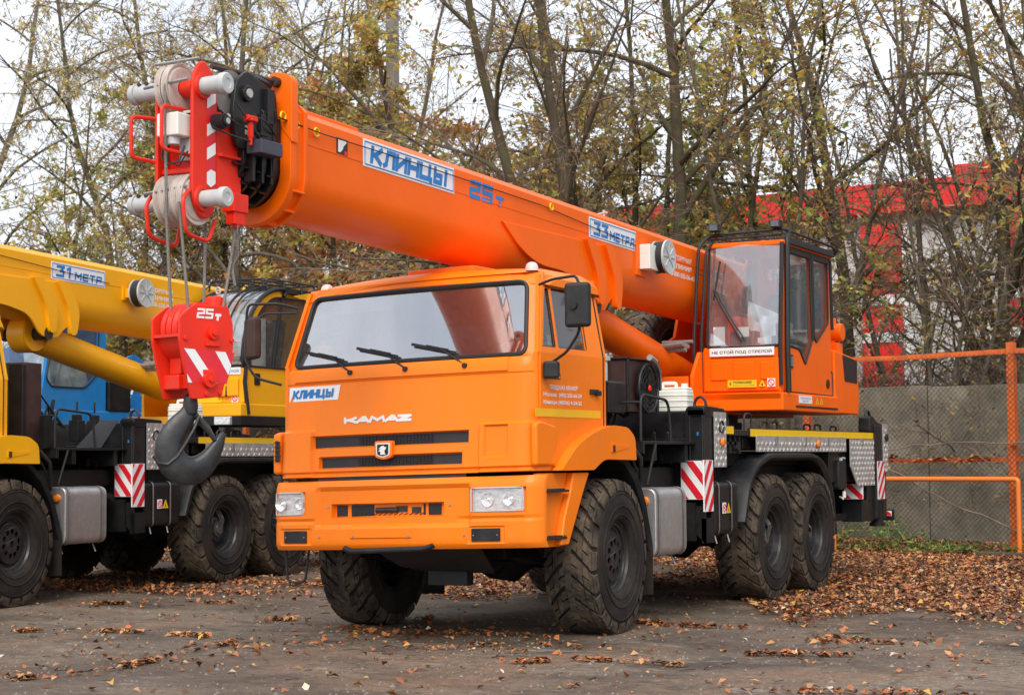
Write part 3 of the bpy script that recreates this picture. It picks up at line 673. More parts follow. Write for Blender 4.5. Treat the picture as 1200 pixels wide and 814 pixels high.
    xs_ = np.linspace(-1.0, 1.0, 17); holes_ = dens(cornerpts(0))
    outer = dens([(-1.150, 2.10), (1.150, 2.10), (1.058, 2.78), (-1.058, 2.78)])
    holes('windscreen_frame', [outer, holes_], .03, lambda u, v, t: (u, wy(u, v)+.01+t+.10*max(0, abs(u)-(1.05-.15*(v-2.12)))**1.3*6, v), cabm, T, ang=20)
    g = MB(); lp = cornerpts(0)
    zz = np.linspace(0, 1, 9); tt = np.linspace(-1, 1, 25)
    g.grid([[((1.05-.075*z_)*t_*(.985 if z_ in (0, 1) else 1), wy((1.05-.075*z_)*t_, 2.135+.58*z_)+.004, 2.137+.576*z_) for t_ in tt] for z_ in zz]); wsg = g.to('windscreen', 'windscreen_glass', T, ang=60)
    g = MB(); g.tube([(u, wy(u, v)-.008, v) for u, v in dens(cornerpts(.008))], .017, 6, closed=True); g.to('windscreen_seal', 'rubber_seal', wsg)
    prof = [(.255, 2.690), (.235, 2.735), (.265, 2.80), (.36, 2.845), (.6, 2.875), (1.1, 2.875), (1.24, 2.85), (1.28, 2.78), (1.27, 2.68)]
    rs = []
    for x in [-1.09, -1.085, -1.06, -1.0]+list(np.linspace(-.9, .9, 11))+[1.0, 1.06, 1.085, 1.09]:
        k = max(0, (abs(x)-.93)/.16); rs.append([(x, y+.06*(x/1.1)**2*(1 if y < .6 else 0)+(.03*k*k if y < .6 else -.03*k*k), z-.055*(x/1.09)**2*(1 if z > 2.7 else .3)-(.085*k*k if z > 2.75 else 0)) for y, z in prof])
    g = MB(); g.rings(rs, False, False); g.add([rs[0][i] for i in range(len(prof))]+[rs[-1][i] for i in range(len(prof))], [tuple(range(len(prof))), tuple(range(2*len(prof)-1, len(prof)-1, -1))])
    rf = g.to('roof', cabm, T, ang=45)
    g = MB(); g.prism(rrect(-.22, .40, .45, 1.05, .06), 'z', 2.84, 2.893); g.to('roof_hatch', 'crane_orange' if st['main'] else cabm, rf, bev=.012)
    g = MB(); g.box(-1.12, 1.12, 1.20, 1.245, 1.35, 2.15); g.box(-1.05, 1.05, 1.20, 1.24, 2.5, 2.78); g.box(-1.05, -.45, 1.20, 1.24, 2.14, 2.52); g.box(.45, 1.05, 1.20, 1.24, 2.14, 2.52); g.to('rear_wall', cabm, T)
    g = MB(); g.box(-.45, .45, 1.215, 1.225, 2.14, 2.52); g.to('rear_window', 'door_glass', T)
    for x, y, z in ((.93, .42, 2.80), (-.95, .42, 2.77)):
        g = MB(); g.lathe([(0, .052), (.03, .05), (.055, .04), (.068, .02), (.07, .001)], (x, y, z), 'z', 16); g.to('marker_lamp', 'beacon_clear', rf)
    # floor and things inside
    g = MB(); g.box(-1.1, 1.1, .1, 1.2, 1.42, 1.5); g.box(-.45, .3, .35, 1.2, 1.5, 1.75); g.to('cab_floor', 'interior_dark', T)
    g = MB(); g.prism([(.12, 1.55), (.42, 1.6), (.42, 2.06), (.20, 2.10), (.10, 2.08)], 'x', -1.08, 1.08); g.box(.35, .85, .25, .48, 2.02, 2.14); g.to('dashboard', 'interior_dark', T, bev=.02)
    for x in (.62, -.62):
        g = MB(); g.box(x-.24, x+.24, .62, 1.06, 1.62, 1.76); g.box(x-.24, x+.24, 1.02, 1.15, 1.74, 2.28); g.box(x-.12, x+.12, 1.04, 1.13, 2.28, 2.46); g.to('driver_seat' if x > 0 else 'passenger_seat', 'seat_pink' if x < 0 else 'interior_dark', T, bev=.04)
    g = MB(); pts = [(.60+.225*math.cos(q), .56+.225*math.sin(q)*.62, 2.17+.225*math.sin(q)*.6) for q in np.linspace(0, 2*PI, 25)[:-1]]; g.tube(pts, .015, 6, closed=True)
    for q in (0.3, 2.84, 4.7): g.bar((.60, .56, 2.15), (.60+.225*math.cos(q), .56+.225*math.sin(q)*.62, 2.17+.225*math.sin(q)*.6), .03, .012)
    g.tube([(.6, .56, 2.15), (.6, .42, 1.95)], .03); g.to('steering_wheel', 'rubber_seal', T)
    g = MB(); g.box(-.85, -.30, .36, .40, 2.58, 2.70); g.to('sun_visor', 'paper', T, bev=.01)
    # wipers
    for px_, al, bl in ((-.44, 0, 0), (.07, 0, 0), (.58, .0, 0)):
        Wp = lambda x, z, o=0: (x, wy(x, z)-.022-o, z)
        x = px_; g = MB()
        A0, A1 = (x, wy(x, 2.09)-.035, 2.075), Wp(x-.24, 2.225, .025)
        g.tube([A0, (x-.06, wy(x, 2.12)-.045, 2.115), A1], [.009, .007, .005], 6); g.cyl((x, wy(x, 2.08), 2.075), (x, wy(x, 2.08)-.06, 2.075), .020, n=12)
        wa = g.to('wiper', 'rubber_seal', T)
        g = MB(); g.bar(Wp(x-.50, 2.268), Wp(x-.10, 2.178), .012, .022); g.bar(Wp(x-.36, 2.25, .018), Wp(x-.16, 2.205, .018), .008, .012); g.to('wiper_blade', 'ink_black', wa)
    # ---------------- mirrors
    g = MB(); g.tube(bend([(1.10, .22, 2.665), (1.22, .20, 2.695), (1.44, .15, 2.70), (1.48, .13, 2.64), (1.48, .13, 2.28), (1.36, .16, 2.14), (1.18, .24, 2.065)], .05), .011, 8); ma = g.to('mirror_arm', 'rubber_seal', T)
    g = MB(); g.obox((1.49, .085, 2.475), (.092, .026, 0), (-.012, .042, 0), (0, 0, .165)); g.to('mirror', 'plastic_black', ma, bev=.028, seg=3)
    g = MB(); g.cyl((1.48, .015, 2.47), (1.48, .05, 2.47), .030, n=16); g.to('mirror_joint', 'rubber_seal', ma)
    g = MB(); g.obox((1.21, .20, 2.015), (.055, .02, 0), (-.02, .05, 0), (0, 0, .065)); g.to('kerb_mirror', 'plastic_black', ma, bev=.02, seg=3)
    g = MB(); g.tube(bend([(-1.10, .22, 2.64), (-1.22, .12, 2.68), (-1.42, .0, 2.68), (-1.44, -.0, 2.6), (-1.44, -.0, 2.2), (-1.36, .02, 2.08), (-1.18, .12, 2.02)], .05), .011, 8)
    g.tube([(-1.10, .2, 2.60), (-1.3, .06, 2.60), (-1.40, .0, 2.52)], .009, 6); ma = g.to('mirror_arm', 'rubber_seal', T)
    g = MB(); g.obox((-1.38, .0, 2.40), (.10, -.07, 0), (.02, .035, 0), (0, 0, .17)); g.to('mirror', 'plastic_black' if not st['main'] else 'maroon', ma, bev=.03, seg=3)
    SHEAR[0] = None
    # ---------------- tanks and boxes along the right side of the picture
    pf = rrect(.76, 1.22, .55, 1.13, .09)
    for s in (1, -1):
        g = MB(); g.prism([(s*a_, b_) for a_, b_ in pf], 'y', 2.04, 2.72); ft = g.to('fuel_tank', 'alu', T, bev=.012)
        for y in (2.10, 2.64):
            g = MB(); lp = rrect(.752, 1.230, .542, 1.138, .095); g.rings([[(s*a_, y-.018, b_) for a_, b_ in lp], [(s*a_, y+.018, b_) for a_, b_ in lp]], True, False)
            g.tube([(s*1.1, y, .545), (s*1.14, y, .46)], .008, 6); g.to('tank_strap', 'steel', ft)
    g = MB(); g.lathe([(0, .042), (-.012, .042), (-.03, .034), (-.038, .001)], (1.12, 2.04, 1.02), 'y', 16); g.to('side_marker', 'amber', T)
    g = MB(); g.cyl((1.2, 2.1, 1.5), (1.16, 2.0, 1.16), .012, n=6); g.tube([(1.12, 1.75, 1.50), (1.17, 1.85, 1.38), (1.15, 1.9, 1.2), (1.1, 1.95, 1.1)], .02, 6); g.tube([(1.1, 1.72, 1.48), (1.14, 1.82, 1.3), (1.12, 1.92, 1.14)], .012, 6); g.to('breather_hose', 'mudguard_black', T)
    for s in (1, -1):
        g = MB(); g.prism([(s*a_, b_) for a_, b_ in rrect(.70, 1.18, .68, 1.16, .06)], 'y', 3.42, 4.08); tb = g.to('hydraulic_tank', 'deck_black', T, bev=.01)
        for y in (3.58, 3.90):
            g = MB(); lp = rrect(.692, 1.190, .672, 1.168, .065); g.rings([[(s*a_, y-.012, b_) for a_, b_ in lp], [(s*a_, y+.012, b_) for a_, b_ in lp]], True, False); g.tube([(s*1.14, y, .675), (s*1.16, y, .60)], .008, 6); g.to('tank_strap', 'steel', tb)
    g = plate((1.1925, 3.65, .87), (0, 1, 0), (0, 0, 1), .09, .10); pic = g.to('warning_sticker', 'sign_white', T, ang=0)
    g = MB(); ring = [(1.1965, 3.695+.034*math.cos(q), .92+.034*math.sin(q)) for q in np.linspace(0, 2*PI, 17)[:-1]]; g.tube(ring, .005, 4, closed=True); g.bar((1.1965, 3.672, .943), (1.1965, 3.718, .897), .007, .003); g.to('sticker_print', 'sign_red', pic, ang=0)
    g = plate((1.1925, 3.745, .87), (0, 1, 0), (0, 0, 1), .09, .10, .002); pic = MB().add([(1.196, 3.745, .872), (1.196, 3.855, .872), (1.196, 3.80, .97)], [(0, 1, 2)]).to('warning_sticker', 'sign_yellow', T, ang=0)
    MB().add([(1.198, 3.79, .885), (1.198, 3.81, .885), (1.198, 3.80, .93)], [(0, 1, 2)]).to('sticker_print', 'ink_black', pic, ang=0)
    # hanging bits under the deck
    g = MB(); rr3 = random.Random(5)
    for i in range(10):
        y = rr3.uniform(2.2, 3.1); x = rr3.uniform(.45, .85); g.tube([(x, y, 1.35), (x+rr3.uniform(-.05, .05), y+rr3.uniform(-.05, .15), rr3.uniform(1.1, 1.25)), (x+rr3.uniform(-.1, .1), y+rr3.uniform(.1, .5), 1.2)], rr3.choice((.009, .014)), 5)
    for i in range(5): g.box(.8+.05*i, .83+.05*i, 2.9+.08*i, 2.94+.08*i, 1.33, 1.42)
    g.to('hoses', 'chassis_black', T)
    g = MB(); g.cyl((.85, 3.0, 1.0), (1.04, 3.0, 1.0), .05); g.cyl((1.04, 3.0, 1.0), (1.08, 3.0, 1.0), .035); g.box(.9, 1.12, 3.16, 3.2, .64, .98); g.to('coupling', 'chassis_black', T)
    # ---------------- deck in front of the outrigger
    g = MB(); g.box(-1.02, 1.02, 3.24, 3.62, 1.32, 1.56); g.box(-1.05, 1.05, 3.30, 3.60, 1.56, 1.795); g.to('outrigger_beam', 'deck_black', T, bev=.008)
    g = MB(); g.box(.20, 1.12, 2.05, 3.22, 1.50, 1.525); g.box(.20, 1.12, 2.02, 2.06, 1.42, 1.525); g.box(.30, 1.10, 2.3, 2.36, 1.36, 1.50); g.box(.3, 1.1, 3.0, 3.06, 1.34, 1.5); g.box(-1.12, -.2, 2.05, 3.22, 1.50, 1.525)
    for x in (.84, .97): g.prism([(x-.02, 1.525), (x+.02, 1.525), (x+.015, 1.60), (x-.0, 1.615), (x-.015, 1.60)], 'y', 2.9, 2.915)
    g.to('walkway', 'deck_black', T, bev=.004)
    g = MB(); g.tube(bend([(1.10, 2.02, 1.52), (1.10, 2.02, 1.92), (1.10, 2.62, 1.88), (1.10, 2.68, 1.50)], .10), .013, 8); g.tube(bend([(.5, 2.02, 1.5), (.5, 2.02, 1.85), (1.10, 2.02, 1.85)], .08), .011, 8); g.to('handrail', 'rubber_seal', T)
    for s in (1, -1):
        g = MB(); x0, x1 = (1.02, 1.205) if s > 0 else (-1.205, -1.02); y0, y1 = 3.20, 3.72
        g.prism(rpoly([(x0, 1.305), (x1, 1.305), (x1, 1.84), (x0+.0, 1.84)], [.0, .0, .05, .05]), 'y', y0, y0+.03); g.box(x0+.01, x1-.012, y0+.03, y1, 1.31, 1.80)
        g.prism(rpoly([(y0, 1.75), (y1-.0, 1.75), (y1, 1.83), (y0, 1.85)], [0, 0, .05, .04]), 'x', x0+.02, x1); jk = g.to('outrigger_housing', 'deck_black', T, bev=.008)
        fr = [(x0+.045, 1.34), (x1-.02, 1.34), (x1-.02, 1.76), (x0+.045, 1.76)]
        g = MB(); g.tube([(a_, y0-.006, b_) for a_, b_ in fr], .009, 4, closed=True); g.to('cover_rim', 'plastic_black', jk)
        g = MB(); g.tube([((x0+x1)/2+.055*math.cos(q)*(1), 3.34, 1.86+.07*math.sin(q)) for q in np.linspace(0, 2*PI, 17)[:-1]], .014, 6, closed=True); g.box((x0+x1)/2-.07, (x0+x1)/2+.07, 3.3, 3.38, 1.80, 1.835); g.to('lifting_eye', 'rubber_seal', jk)
    plate((1.135, 3.192, 1.58), (1, 0, 0), (0, 0, 1), .016, .03, .002).to('lamp', 'crane_blue', T, ang=0)
    ck = checker('tread_panel', (1.215, 3.43, 1.295), (0, 1, 0), (0, 0, 1), .29, .50, T)
    g = MB(); g.lathe([(0, .058), (.006, .058), (.006, .05), (-.02, .045), (-.02, .001)], (1.222, 3.585, 1.66), 'x', 16); g.to('socket', 'ink_black', ck)
    g = MB(); g.lathe([(0, .042), (.015, .042), (.028, .03), (.03, .001)], (1.222, 3.59, 1.52), 'x', 14); g.to('side_marker', 'amber', ck)
    # warning boards at the front outrigger
    b1 = hazard('warning_board', (.985, 3.17, 1.01), (1, 0, 0), (0, 0, 1), .215, .345, T, k=.10, sgn=1, slope=1.3)
    hazard('warning_board', (1.207, 3.175, .90), (0, 1, 0), (0, 0, 1), .22, .46, T, k=.10, sgn=-1, slope=1.3)
    g = MB(); g.add([(1.0, 3.19, .95), (1.2, 3.19, .95), (1.2, 3.19, .62), (1.0, 3.19, .82), (1.0, 3.23, .95), (1.2, 3.23, .95), (1.2, 3.23, .62), (1.0, 3.23, .82)], [(0, 1, 2, 3), (7, 6, 5, 4), (0, 4, 5, 1), (1, 5, 6, 2), (2, 6, 7, 3), (3, 7, 4, 0)])
    g.box(1.17, 1.2, 3.19, 3.42, .62, .84); g.tube([(1.2, 3.2, 1.3), (1.2, 3.2, .95)], .008, 6); g.to('board_bracket', 'chassis_black', T)
    # ---------------- rear fender, side trims
    for s in (1, -1):
        arc = rpoly([(4.10, .78), (4.24, 1.12), (4.50, 1.34), (4.86, 1.425), (6.28, 1.425), (6.62, 1.33), (6.88, 1.02), (6.98, .55)], [0, .1, .15, .12, .12, .15, .1, 0], 4)
        inn = rpoly([(4.20, .78), (4.33, 1.08), (4.56, 1.27), (4.90, 1.35), (6.24, 1.35), (6.54, 1.26), (6.78, 1.0), (6.88, .55)], [0, .1, .15, .12, .12, .15, .1, 0], 4)
        g = MB(); rs = []
        for (a0, b0), (a1, b1_) in zip(arc, inn): rs.append([(s*1.18, a0, b0), (s*1.235, (a0*.8+a1*.2), (b0*.8+b1_*.2)), (s*1.24, (a0*.4+a1*.6), (b0*.4+b1_*.6)), (s*1.21, a1, b1_), (s*1.18, a1, b1_), (s*.66, a0*.9+a1*.1, b0-.012), (s*.66, a0, b0)])
        g.rings(rs); g.to('rear_fender', 'mudguard_black', T, ang=50)
        g = MB(); g.box(*sorted((s*.66, s*.68)), 4.3, 6.8, 1.0, 1.36); g.box(*sorted((s*.7, s*1.16)), 6.975, 6.99, .30, .9); g.to('mud_flap', 'chassis_black', T)
        st_ = MB()
        for y in (4.25, 4.6): st_.bar((s*.70, y-.05, 1.05 if y < 4.4 else 1.34), (s*1.1, y-.05, 1.05 if y < 4.4 else 1.34), .03, .03)
        st_.to('fender_stay', 'chassis_black', T)
    g = MB(); g.box(-1.17, 1.17, 3.75, 8.62, 1.585, 1.64); g.box(-1.1, 1.1, 4.45, 8.5, 1.46, 1.58); g.box(.6, 1.12, 7.05, 8.6, 1.1, 1.46); g.box(-1.12, -.6, 7.05, 8.6, 1.1, 1.46); dk = g.to('deck', 'deck_black', T, bev=.005)
    plate((1.178, 4.46, 1.582), (0, 1, 0), (0, 0, 1), 4.14, .07, .004).to('yellow_strip', 'sign_yellow', dk, ang=0)
    plate((1.178, 3.74, 1.60), (0, 1, 0), (0, 0, 1), .26, .07, .004).to('yellow_strip', 'sign_yellow', dk, ang=0)
    g = MB(); g.box(1.15, 1.176, 4.44, 8.62, 1.575, 1.66); g.box(1.15, 1.176, 3.73, 4.02, 1.59, 1.68); g.to('edge_strip', 'deck_black', dk)
    checker('tread_panel', (1.19, 4.60, 1.435), (0, 1, 0), (0, 0, 1), 1.38, .155, T)
    checker('tread_panel', (1.195, 5.99, 1.435), (0, 1, 0), (0, 0, 1), 1.47, .155, T)
    checker('tread_panel', (1.20, 7.60, 1.05), (0, 1, 0), (0, 0, 1), .92, .525, T, outline=[(.25, 0), (.92, 0), (.92, .525), (0, .525), (0, .22)])
    g = MB()
    for y in (5.15, 6.05, 6.8, 8.05): g.box(1.196, 1.206, y-.025, y+.025, 1.50, 1.585)
    g.to('latches', 'steel', T)
    g = MB(); g.lathe([(0, .045), (.012, .045), (.025, .03), (.026, .001)], (1.205, 6.43, 1.515), 'x', 14); g.to('side_marker', 'amber', T)
    # small brackets and hoops on the deck edge
    for y, h in ((3.86, .13), (4.5, .16), (4.95, .09), (5.25, .09), (6.3, .08), (6.65, .08), (7.2, .07)):
        g = MB(); g.tube(bend([(1.10, y, 1.64), (1.10, y, 1.64+h), (1.10, y+.2, 1.64+h), (1.10, y+.2, 1.64)], .06), .011, 6); g.to('deck_hoop', 'rubber_seal', T)
    g = MB()
    for y in (4.05, 4.18, 4.3): g.box(.98, 1.12, y, y+.05, 1.42, 1.6); 
    g.box(1.0, 1.12, 3.98, 4.3, 1.50, 1.53); g.cyl((1.1, 4.2, 1.47), (1.16, 4.2, 1.47), .03)
    g.to('valve_block', 'rubber_seal', T)
    g = MB(); g.prism(rrect(7.30, 7.58, 1.02, 1.34, .05), 'x', .9, 1.16); rv = g.to('washer_reservoir', 'plastic_black', T, bev=.02)
    g = MB(); g.cyl((1.12, 7.46, 1.335), (1.12, 7.46, 1.37), .03, n=10); g.tube([(1.14, 7.5, 1.37), (1.14, 7.58, 1.36)], .01, 6); g.cyl((1.15, 7.5, .93), (1.15, 7.5, 1.0), .02, n=8); g.cyl((1.1, 7.5, .935), (1.16, 7.43, .92), .012, n=8); g.to('valve', 'plastic_white', rv)
    # rear outrigger
    for s in (1, -1):
        x0, x1 = (1.03, 1.205) if s > 0 else (-1.205, -1.03)
        g = MB(); g.box(x0, x1, 8.56, 8.98, .66, 1.74); g.box(x0-.1, x1-.03, 8.1, 8.56, .64, .88); g.box(x0-.05, x1-.03, 8.30, 8.60, .86, 1.5)
        g.prism(rpoly([(8.40, 1.66), (9.10, 1.66), (9.10, 1.74), (8.72, 1.78), (8.55, 1.85), (8.42, 1.84)], .03), 'x', x0+.02, x1-.02); hs = g.to('outrigger_housing', 'deck_black', T, bev=.008)
        g = MB(); g.tube([((x0+x1)/2, 8.56+.09*math.cos(q), 1.82+.09*math.sin(q)) for q in np.linspace(0, 2*PI, 15)[:-1]], .018, 6, closed=True); g.to('lifting_eye', 'rubber_seal', hs)
        g = MB(); g.cyl((x1-.05, 8.75, .60), (x1-.05, 8.75, .86), .075, n=16); g.cyl((x1-.05, 8.75, .57), (x1-.05, 8.75, .61), .09, n=16); g.to('jack', 'chassis_black', hs)
    checker('tread_panel', (1.215, 8.86, 1.20), (0, 1, 0), (0, 0, 1), .18, .56, T)
    g = MB(); g.lathe([(0, .045), (.02, .045), (.02, .001)], (1.22, 8.95, 1.60), 'x', 12); g.to('socket', 'ink_black', T)
    hazard('warning_board', (.98, 8.05, .90), (1, 0, 0), (0, 0, 1), .22, .17, T, k=.08, sgn=1, slope=.9)
    hazard('warning_board', (1.212, 8.62, .885), (0, 1, 0), (0, 0, 1), .28, .44, T, k=.085, sgn=-1, slope=1.0)
    g = MB(); g.box(-1.1, 1.1, 9.2, 9.3, .62, .74); g.box(.5, .6, 8.5, 9.25, .64, .74); g.box(-.6, -.5, 8.5, 9.25, .64, .74); g.box(1.08, 1.2, 9.2, 9.32, .62, .75); rb = g.to('rear_bar', 'chassis_black', T)
    hazard('stripe_board', (.98, 9.19, .675), (1, 0, 0), (0, 0, 1), .22, .06, rb, k=.06, sgn=1, slope=.7)
    g = MB(); g.box(.9, 1.0, 7.3, 8.2, .66, .74); g.to('side_guard', 'chassis_black', T)
    # ---------------- engine bay behind the cab: coolers, air filter, spare wheel
    if st['main']:
        g = MB(); g.box(.50, .84, 2.30, 2.98, 1.78, 2.235); cl = g.to('oil_cooler', 'maroon', T, bev=.01)
        g = MB(); g.box(.845, .86, 2.30, 2.34, 1.78, 2.25); g.box(.845, .86, 2.95, 2.99, 1.78, 2.25); g.box(.5, .86, 2.28, 3.0, 2.235, 2.25); g.to('cooler_frame', 'plastic_black', cl, bev=.003)
        g = MB(); cy_, cz, xx = 2.66, 1.99, .90; g.tube([(xx, cy_+.21*math.cos(q), cz+.21*math.sin(q)) for q in np.linspace(0, 2*PI, 25)[:-1]], .012, 6, closed=True)
        for k in range(16):
            q = 2*PI*k/16; g.bar((xx, cy_+.03*math.cos(q), cz+.03*math.sin(q)), (xx, cy_+.21*math.cos(q), cz+.21*math.sin(q)), .005, .005)
        for r_ in (.08, .13, .17): g.tube([(xx, cy_+r_*math.cos(q), cz+r_*math.sin(q)) for q in np.linspace(0, 2*PI, 21)[:-1]], .003, 4, closed=True)
        g.lathe([(-.03, .20), (-.03, .001)], (xx, cy_, cz), 'x', 20)
        for k in range(7):
            q = 2*PI*k/7; g.obox((xx-.02, cy_+.11*math.cos(q), cz+.11*math.sin(q)), (.008, 0, 0), (0, .07*math.cos(q), .07*math.sin(q)), (.01, -.03*math.sin(q), .03*math.cos(q)))
        fan = g.to('cooling_fan', 'ink_black', T)
        g = MB(); g.lathe([(.01, .03), (.02, .02), (.02, .001)], (xx, cy_, cz), 'x', 12); g.to('fan_hub', 'signal_red', fan)
        g = MB(); g.tube([(.93, 2.75, 2.22), (.88, 2.95, 2.16), (.8, 3.15, 2.0)], .02, 6); g.tube([(.93, 2.75, 2.22), (.93, 2.62, 2.26)], .03, 8); g.to('hydraulic_line', 'steel', T)
    else:
        g = MB(); g.box(.42, .93, 1.74, 2.02, 1.55, 2.38); g.to('intake_box', 'maroon', T, bev=.01); g = MB(); g.box(.80, .98, 1.66, 1.72, 1.55, 2.36); g.to('intake_duct', 'deck_black', T, bev=.01)
        g = MB(); g.prism([(1.9, 1.53), (2.25, 1.53), (2.0, 1.84), (1.9, 1.84)], 'x', 1.0, 1.06); g.add([(.95, 2.55, 1.53), (1.12, 2.75, 1.53), (1.12, 3.05, 1.82), (.98, 2.92, 1.82)], [(0, 1, 2, 3)]); g.to('folding_step', 'deck_black', T)
        for y in (2.75, 3.05):
            g = MB(); g.box(.7, .82, y, y+.12, 1.6, 1.82); g.box(.72, .80, y+.02, y+.10, 1.82, 1.88); g.cyl((.76, y+.06, 1.9), (.76, y+.06, 2.02), .012, n=6); g.to('valve_block', 'deck_black', T, bev=.006)
    g = MB(); g.box(.60, .93, 1.75, 2.1, 1.76, 2.02); g.box(.62, .90, 1.72, 2.12, 1.98, 2.03); g.cyl((.78, 1.75, 1.90), (.78, 1.62, 1.90), .07, n=16)
    if st['main']: g.to('air_filter_box', 'deck_black', T, bev=.01)
    if st['main']:
        g = MB(); g.cyl((.68, 2.2, 2.0), (.68, 2.2, 2.28), .035, n=14); g.box(.63, .73, 2.17, 2.23, 2.22, 2.26); g.to('filter', 'pin_grey', T)
        g = MB(); g.box(.50, .60, 2.1, 2.16, 1.9, 2.22); g.to('bracket_post', crm, T)
    g = MB(); rr4 = random.Random(9)
    for i in range(7):
        x, y = rr4.uniform(.3, .6), rr4.uniform(2.2, 3.1); g.tube([(x, y, 1.6), (x+.05, y+.1, rr4.uniform(1.8, 2.1)), (x+rr4.uniform(-.2, .2), y+.3, 1.75)], rr4.choice((.012, .02)), 5)
    g.box(-.9, .3, 1.7, 2.9, 1.3, 1.75); g.to('engine_bay_parts', 'chassis_black', T)
    # spare wheel, lying against the frame on the far side
    if st['main']:
        wo = wheel(T, 1, 0, 'rear'); wo.location = (-.66, 6.42, 2.40); wo.name = 'spare_wheel'
        g = MB(); g.lathe([(-.02, .001), (-.02, .29), (.12, .30), (.14, .27)], (-.66, 6.42, 2.40), 'x', 30); g.box(-.8, -.5, 6.3, 6.5, 1.85, 2.1); g.to('spare_wheel_carrier', 'maroon', T)
    # ---------------- superstructure
    g = MB(); g.lathe([(0, .62), (.10, .62), (.10, .58), (.17, .58), (.17, .001)], (0, 5.62, 1.64), 'z', 40); g.to('slew_ring', 'chassis_black', T)
    g = MB(); g.box(-.55, .55, 4.9 if st['main'] else 5.5, 7.6, 1.82, 1.92)
    for s in (-1, 1):
        y_ = 0 if st['main'] else .55; g.prism([(5.0+y_, 1.92), (7.7, 1.92), (7.7, 2.9), (7.3, 3.6), (6.7, 3.6), (6.3, 2.7), (5.7+y_*.5, 2.5), (5.2+y_, 2.45), (5.0+y_, 2.2)], 'x', s*.36-.02, s*.36+.02)
    g.box(-.4, .4, 7.5, 7.9, 1.9, 2.9); (g.box(-.34, .34, 4.95, 5.0, 1.92, 2.2) if st['main'] else 0)
    if st['main']: g.box(-1.1, -.4, 5.2, 5.75, 1.85, 2.3); g.box(-1.15, 1.15, 7.5, 7.93, 1.88, 2.45)
    tt_ = g.to('turntable', crm, T, bev=.012)
    g = MB(); g.cyl((-.3, 7.9, 2.75), (.3, 7.9, 2.75), .22); g.cyl((.95, 7.50, 2.76), (1.17, 7.50, 2.76), .10, n=14); g.cyl((1.05, 7.5, 2.5), (1.05, 7.5, 2.92), .045, n=8); g.box(1.0, 1.14, 7.42, 7.58, 2.5, 2.64); g.to('winch', crm, tt_, bev=.01)
    g = MB(); g.tube([(.1, 4.85, 2.5), (.32, 4.85, 2.52), (.32, 5.0, 2.5)], .03, 8); g.tube([(.05, 5.0, 2.55), (.38, 5.0, 2.55)], .018, 8); g.tube([(-.1, 4.9, 2.46), (.35, 4.9, 2.46)], .022, 8); g.to('hydraulic_pipes', 'steel', tt_)
    # boom cylinder
    g = MB(); a0, a1 = Vector((0, 2.92, 2.76)), Vector((0, 6.05, 2.16)); g.cyl(a0+(a1-a0)*.05, a1, .165, n=36); g.lathe([(-.11, .20), (.11, .20)], a0, 'x', 24); g.cyl((-.12, 2.92, 2.76), (.12, 2.92, 2.76), .19, n=24)
    cyl_ = g.to('boom_cylinder', crm, T, bev=.01); g = MB(); g.cyl((-.30, 2.92, 2.76), (.30, 2.92, 2.76), .07, n=16); g.to('pin', 'rim_black', cyl_)
    # ---------------- crane cab
    cabc = empty('operator_cab', (0, 0, 0), 0, T)
    if st['main']:
        g = MB(); g.box(.34, 1.235, 5.26, 7.10, 1.845, 2.03); g.prism([(7.05, 1.85), (7.90, 1.85), (7.95, 2.01), (7.90, 2.46), (7.86, 2.48), (7.05, 2.54)], 'x', .6, 1.21)
        g.prism([(5.22, 2.03), (5.30, 1.90), (5.30, 2.03)], 'x', .34, 1.22); g.box(.36, 1.19, 5.33, 5.44, 2.03, 2.50); g.to('cab_base', crm, cabc, bev=.018, seg=3)
        g = MB(); g.box(.38, 1.18, 5.295, 5.33, 2.05, 2.38); g.box(.46, .64, 5.28, 5.30, 2.16, 2.34); g.box(.70, .92, 5.28, 5.30, 2.16, 2.34); g.box(.99, 1.13, 5.28, 5.30, 2.16, 2.34); g.to('front_panel', crm, cabc, bev=.012)
        g = MB(); g.box(1.236, 1.242, 5.65, 7.04, 1.885, 1.905); g.to('seam', 'ink_black', cabc)
        g = MB(); g.prism(rpoly([(7.33, 2.50), (7.86, 2.455), (7.855, 2.20), (7.40, 2.21)], .02), 'x', 1.20, 1.216); g.to('side_vent', 'ink_black', cabc)
        # side wall and door
        door = rpoly([(5.47, 2.04), (6.97, 2.04), (6.90, 3.515), (5.42, 3.51)], [.05, .05, .04, .04])
        dg = rpoly([(5.52, 3.47), (6.26, 3.49), (6.30, 2.60), (6.06, 2.33), (5.86, 2.49), (5.51, 2.51)], [.03, .03, .05, .05, .04, .03])
        rg = rpoly([(6.35, 3.49), (6.86, 3.49), (6.86, 2.83), (6.42, 2.58), (6.36, 2.66)], [.03, .03, .04, .04, .04])
        holes('cab_door', [door, dg, rg], .04, lambda u, v, t: (1.185+t, u, v), crm, cabc, bev=.004); dd = cabc.children[-1]
        for lp in (dg, rg):
            g = MB(); g.add([(1.19, a_, b_) for a_, b_ in lp], [tuple(range(len(lp)))]); g.to('door_pane', 'crane_side_glass', dd, ang=0)
            g = MB(); g.tube([(1.205, a_, b_) for a_, b_ in lp], .013, 5, closed=True); g.to('window_seal', 'rubber_seal', dd)
        g = MB(); g.bar((1.21, 6.31, 2.6), (1.21, 6.31, 3.5), .02, .06, (0, 1, 0)); g.box(1.20, 1.215, 5.47, 6.95, 3.46, 3.52); g.to('door_frame', 'rubber_seal', dd)
        g = MB(); g.tube([(1.207, a_, b_) for a_, b_ in rpoly([(5.47, 2.04), (6.97, 2.035), (6.96, 2.3)], .04)], .008, 5); g.to('door_gap', 'ink_black', dd)
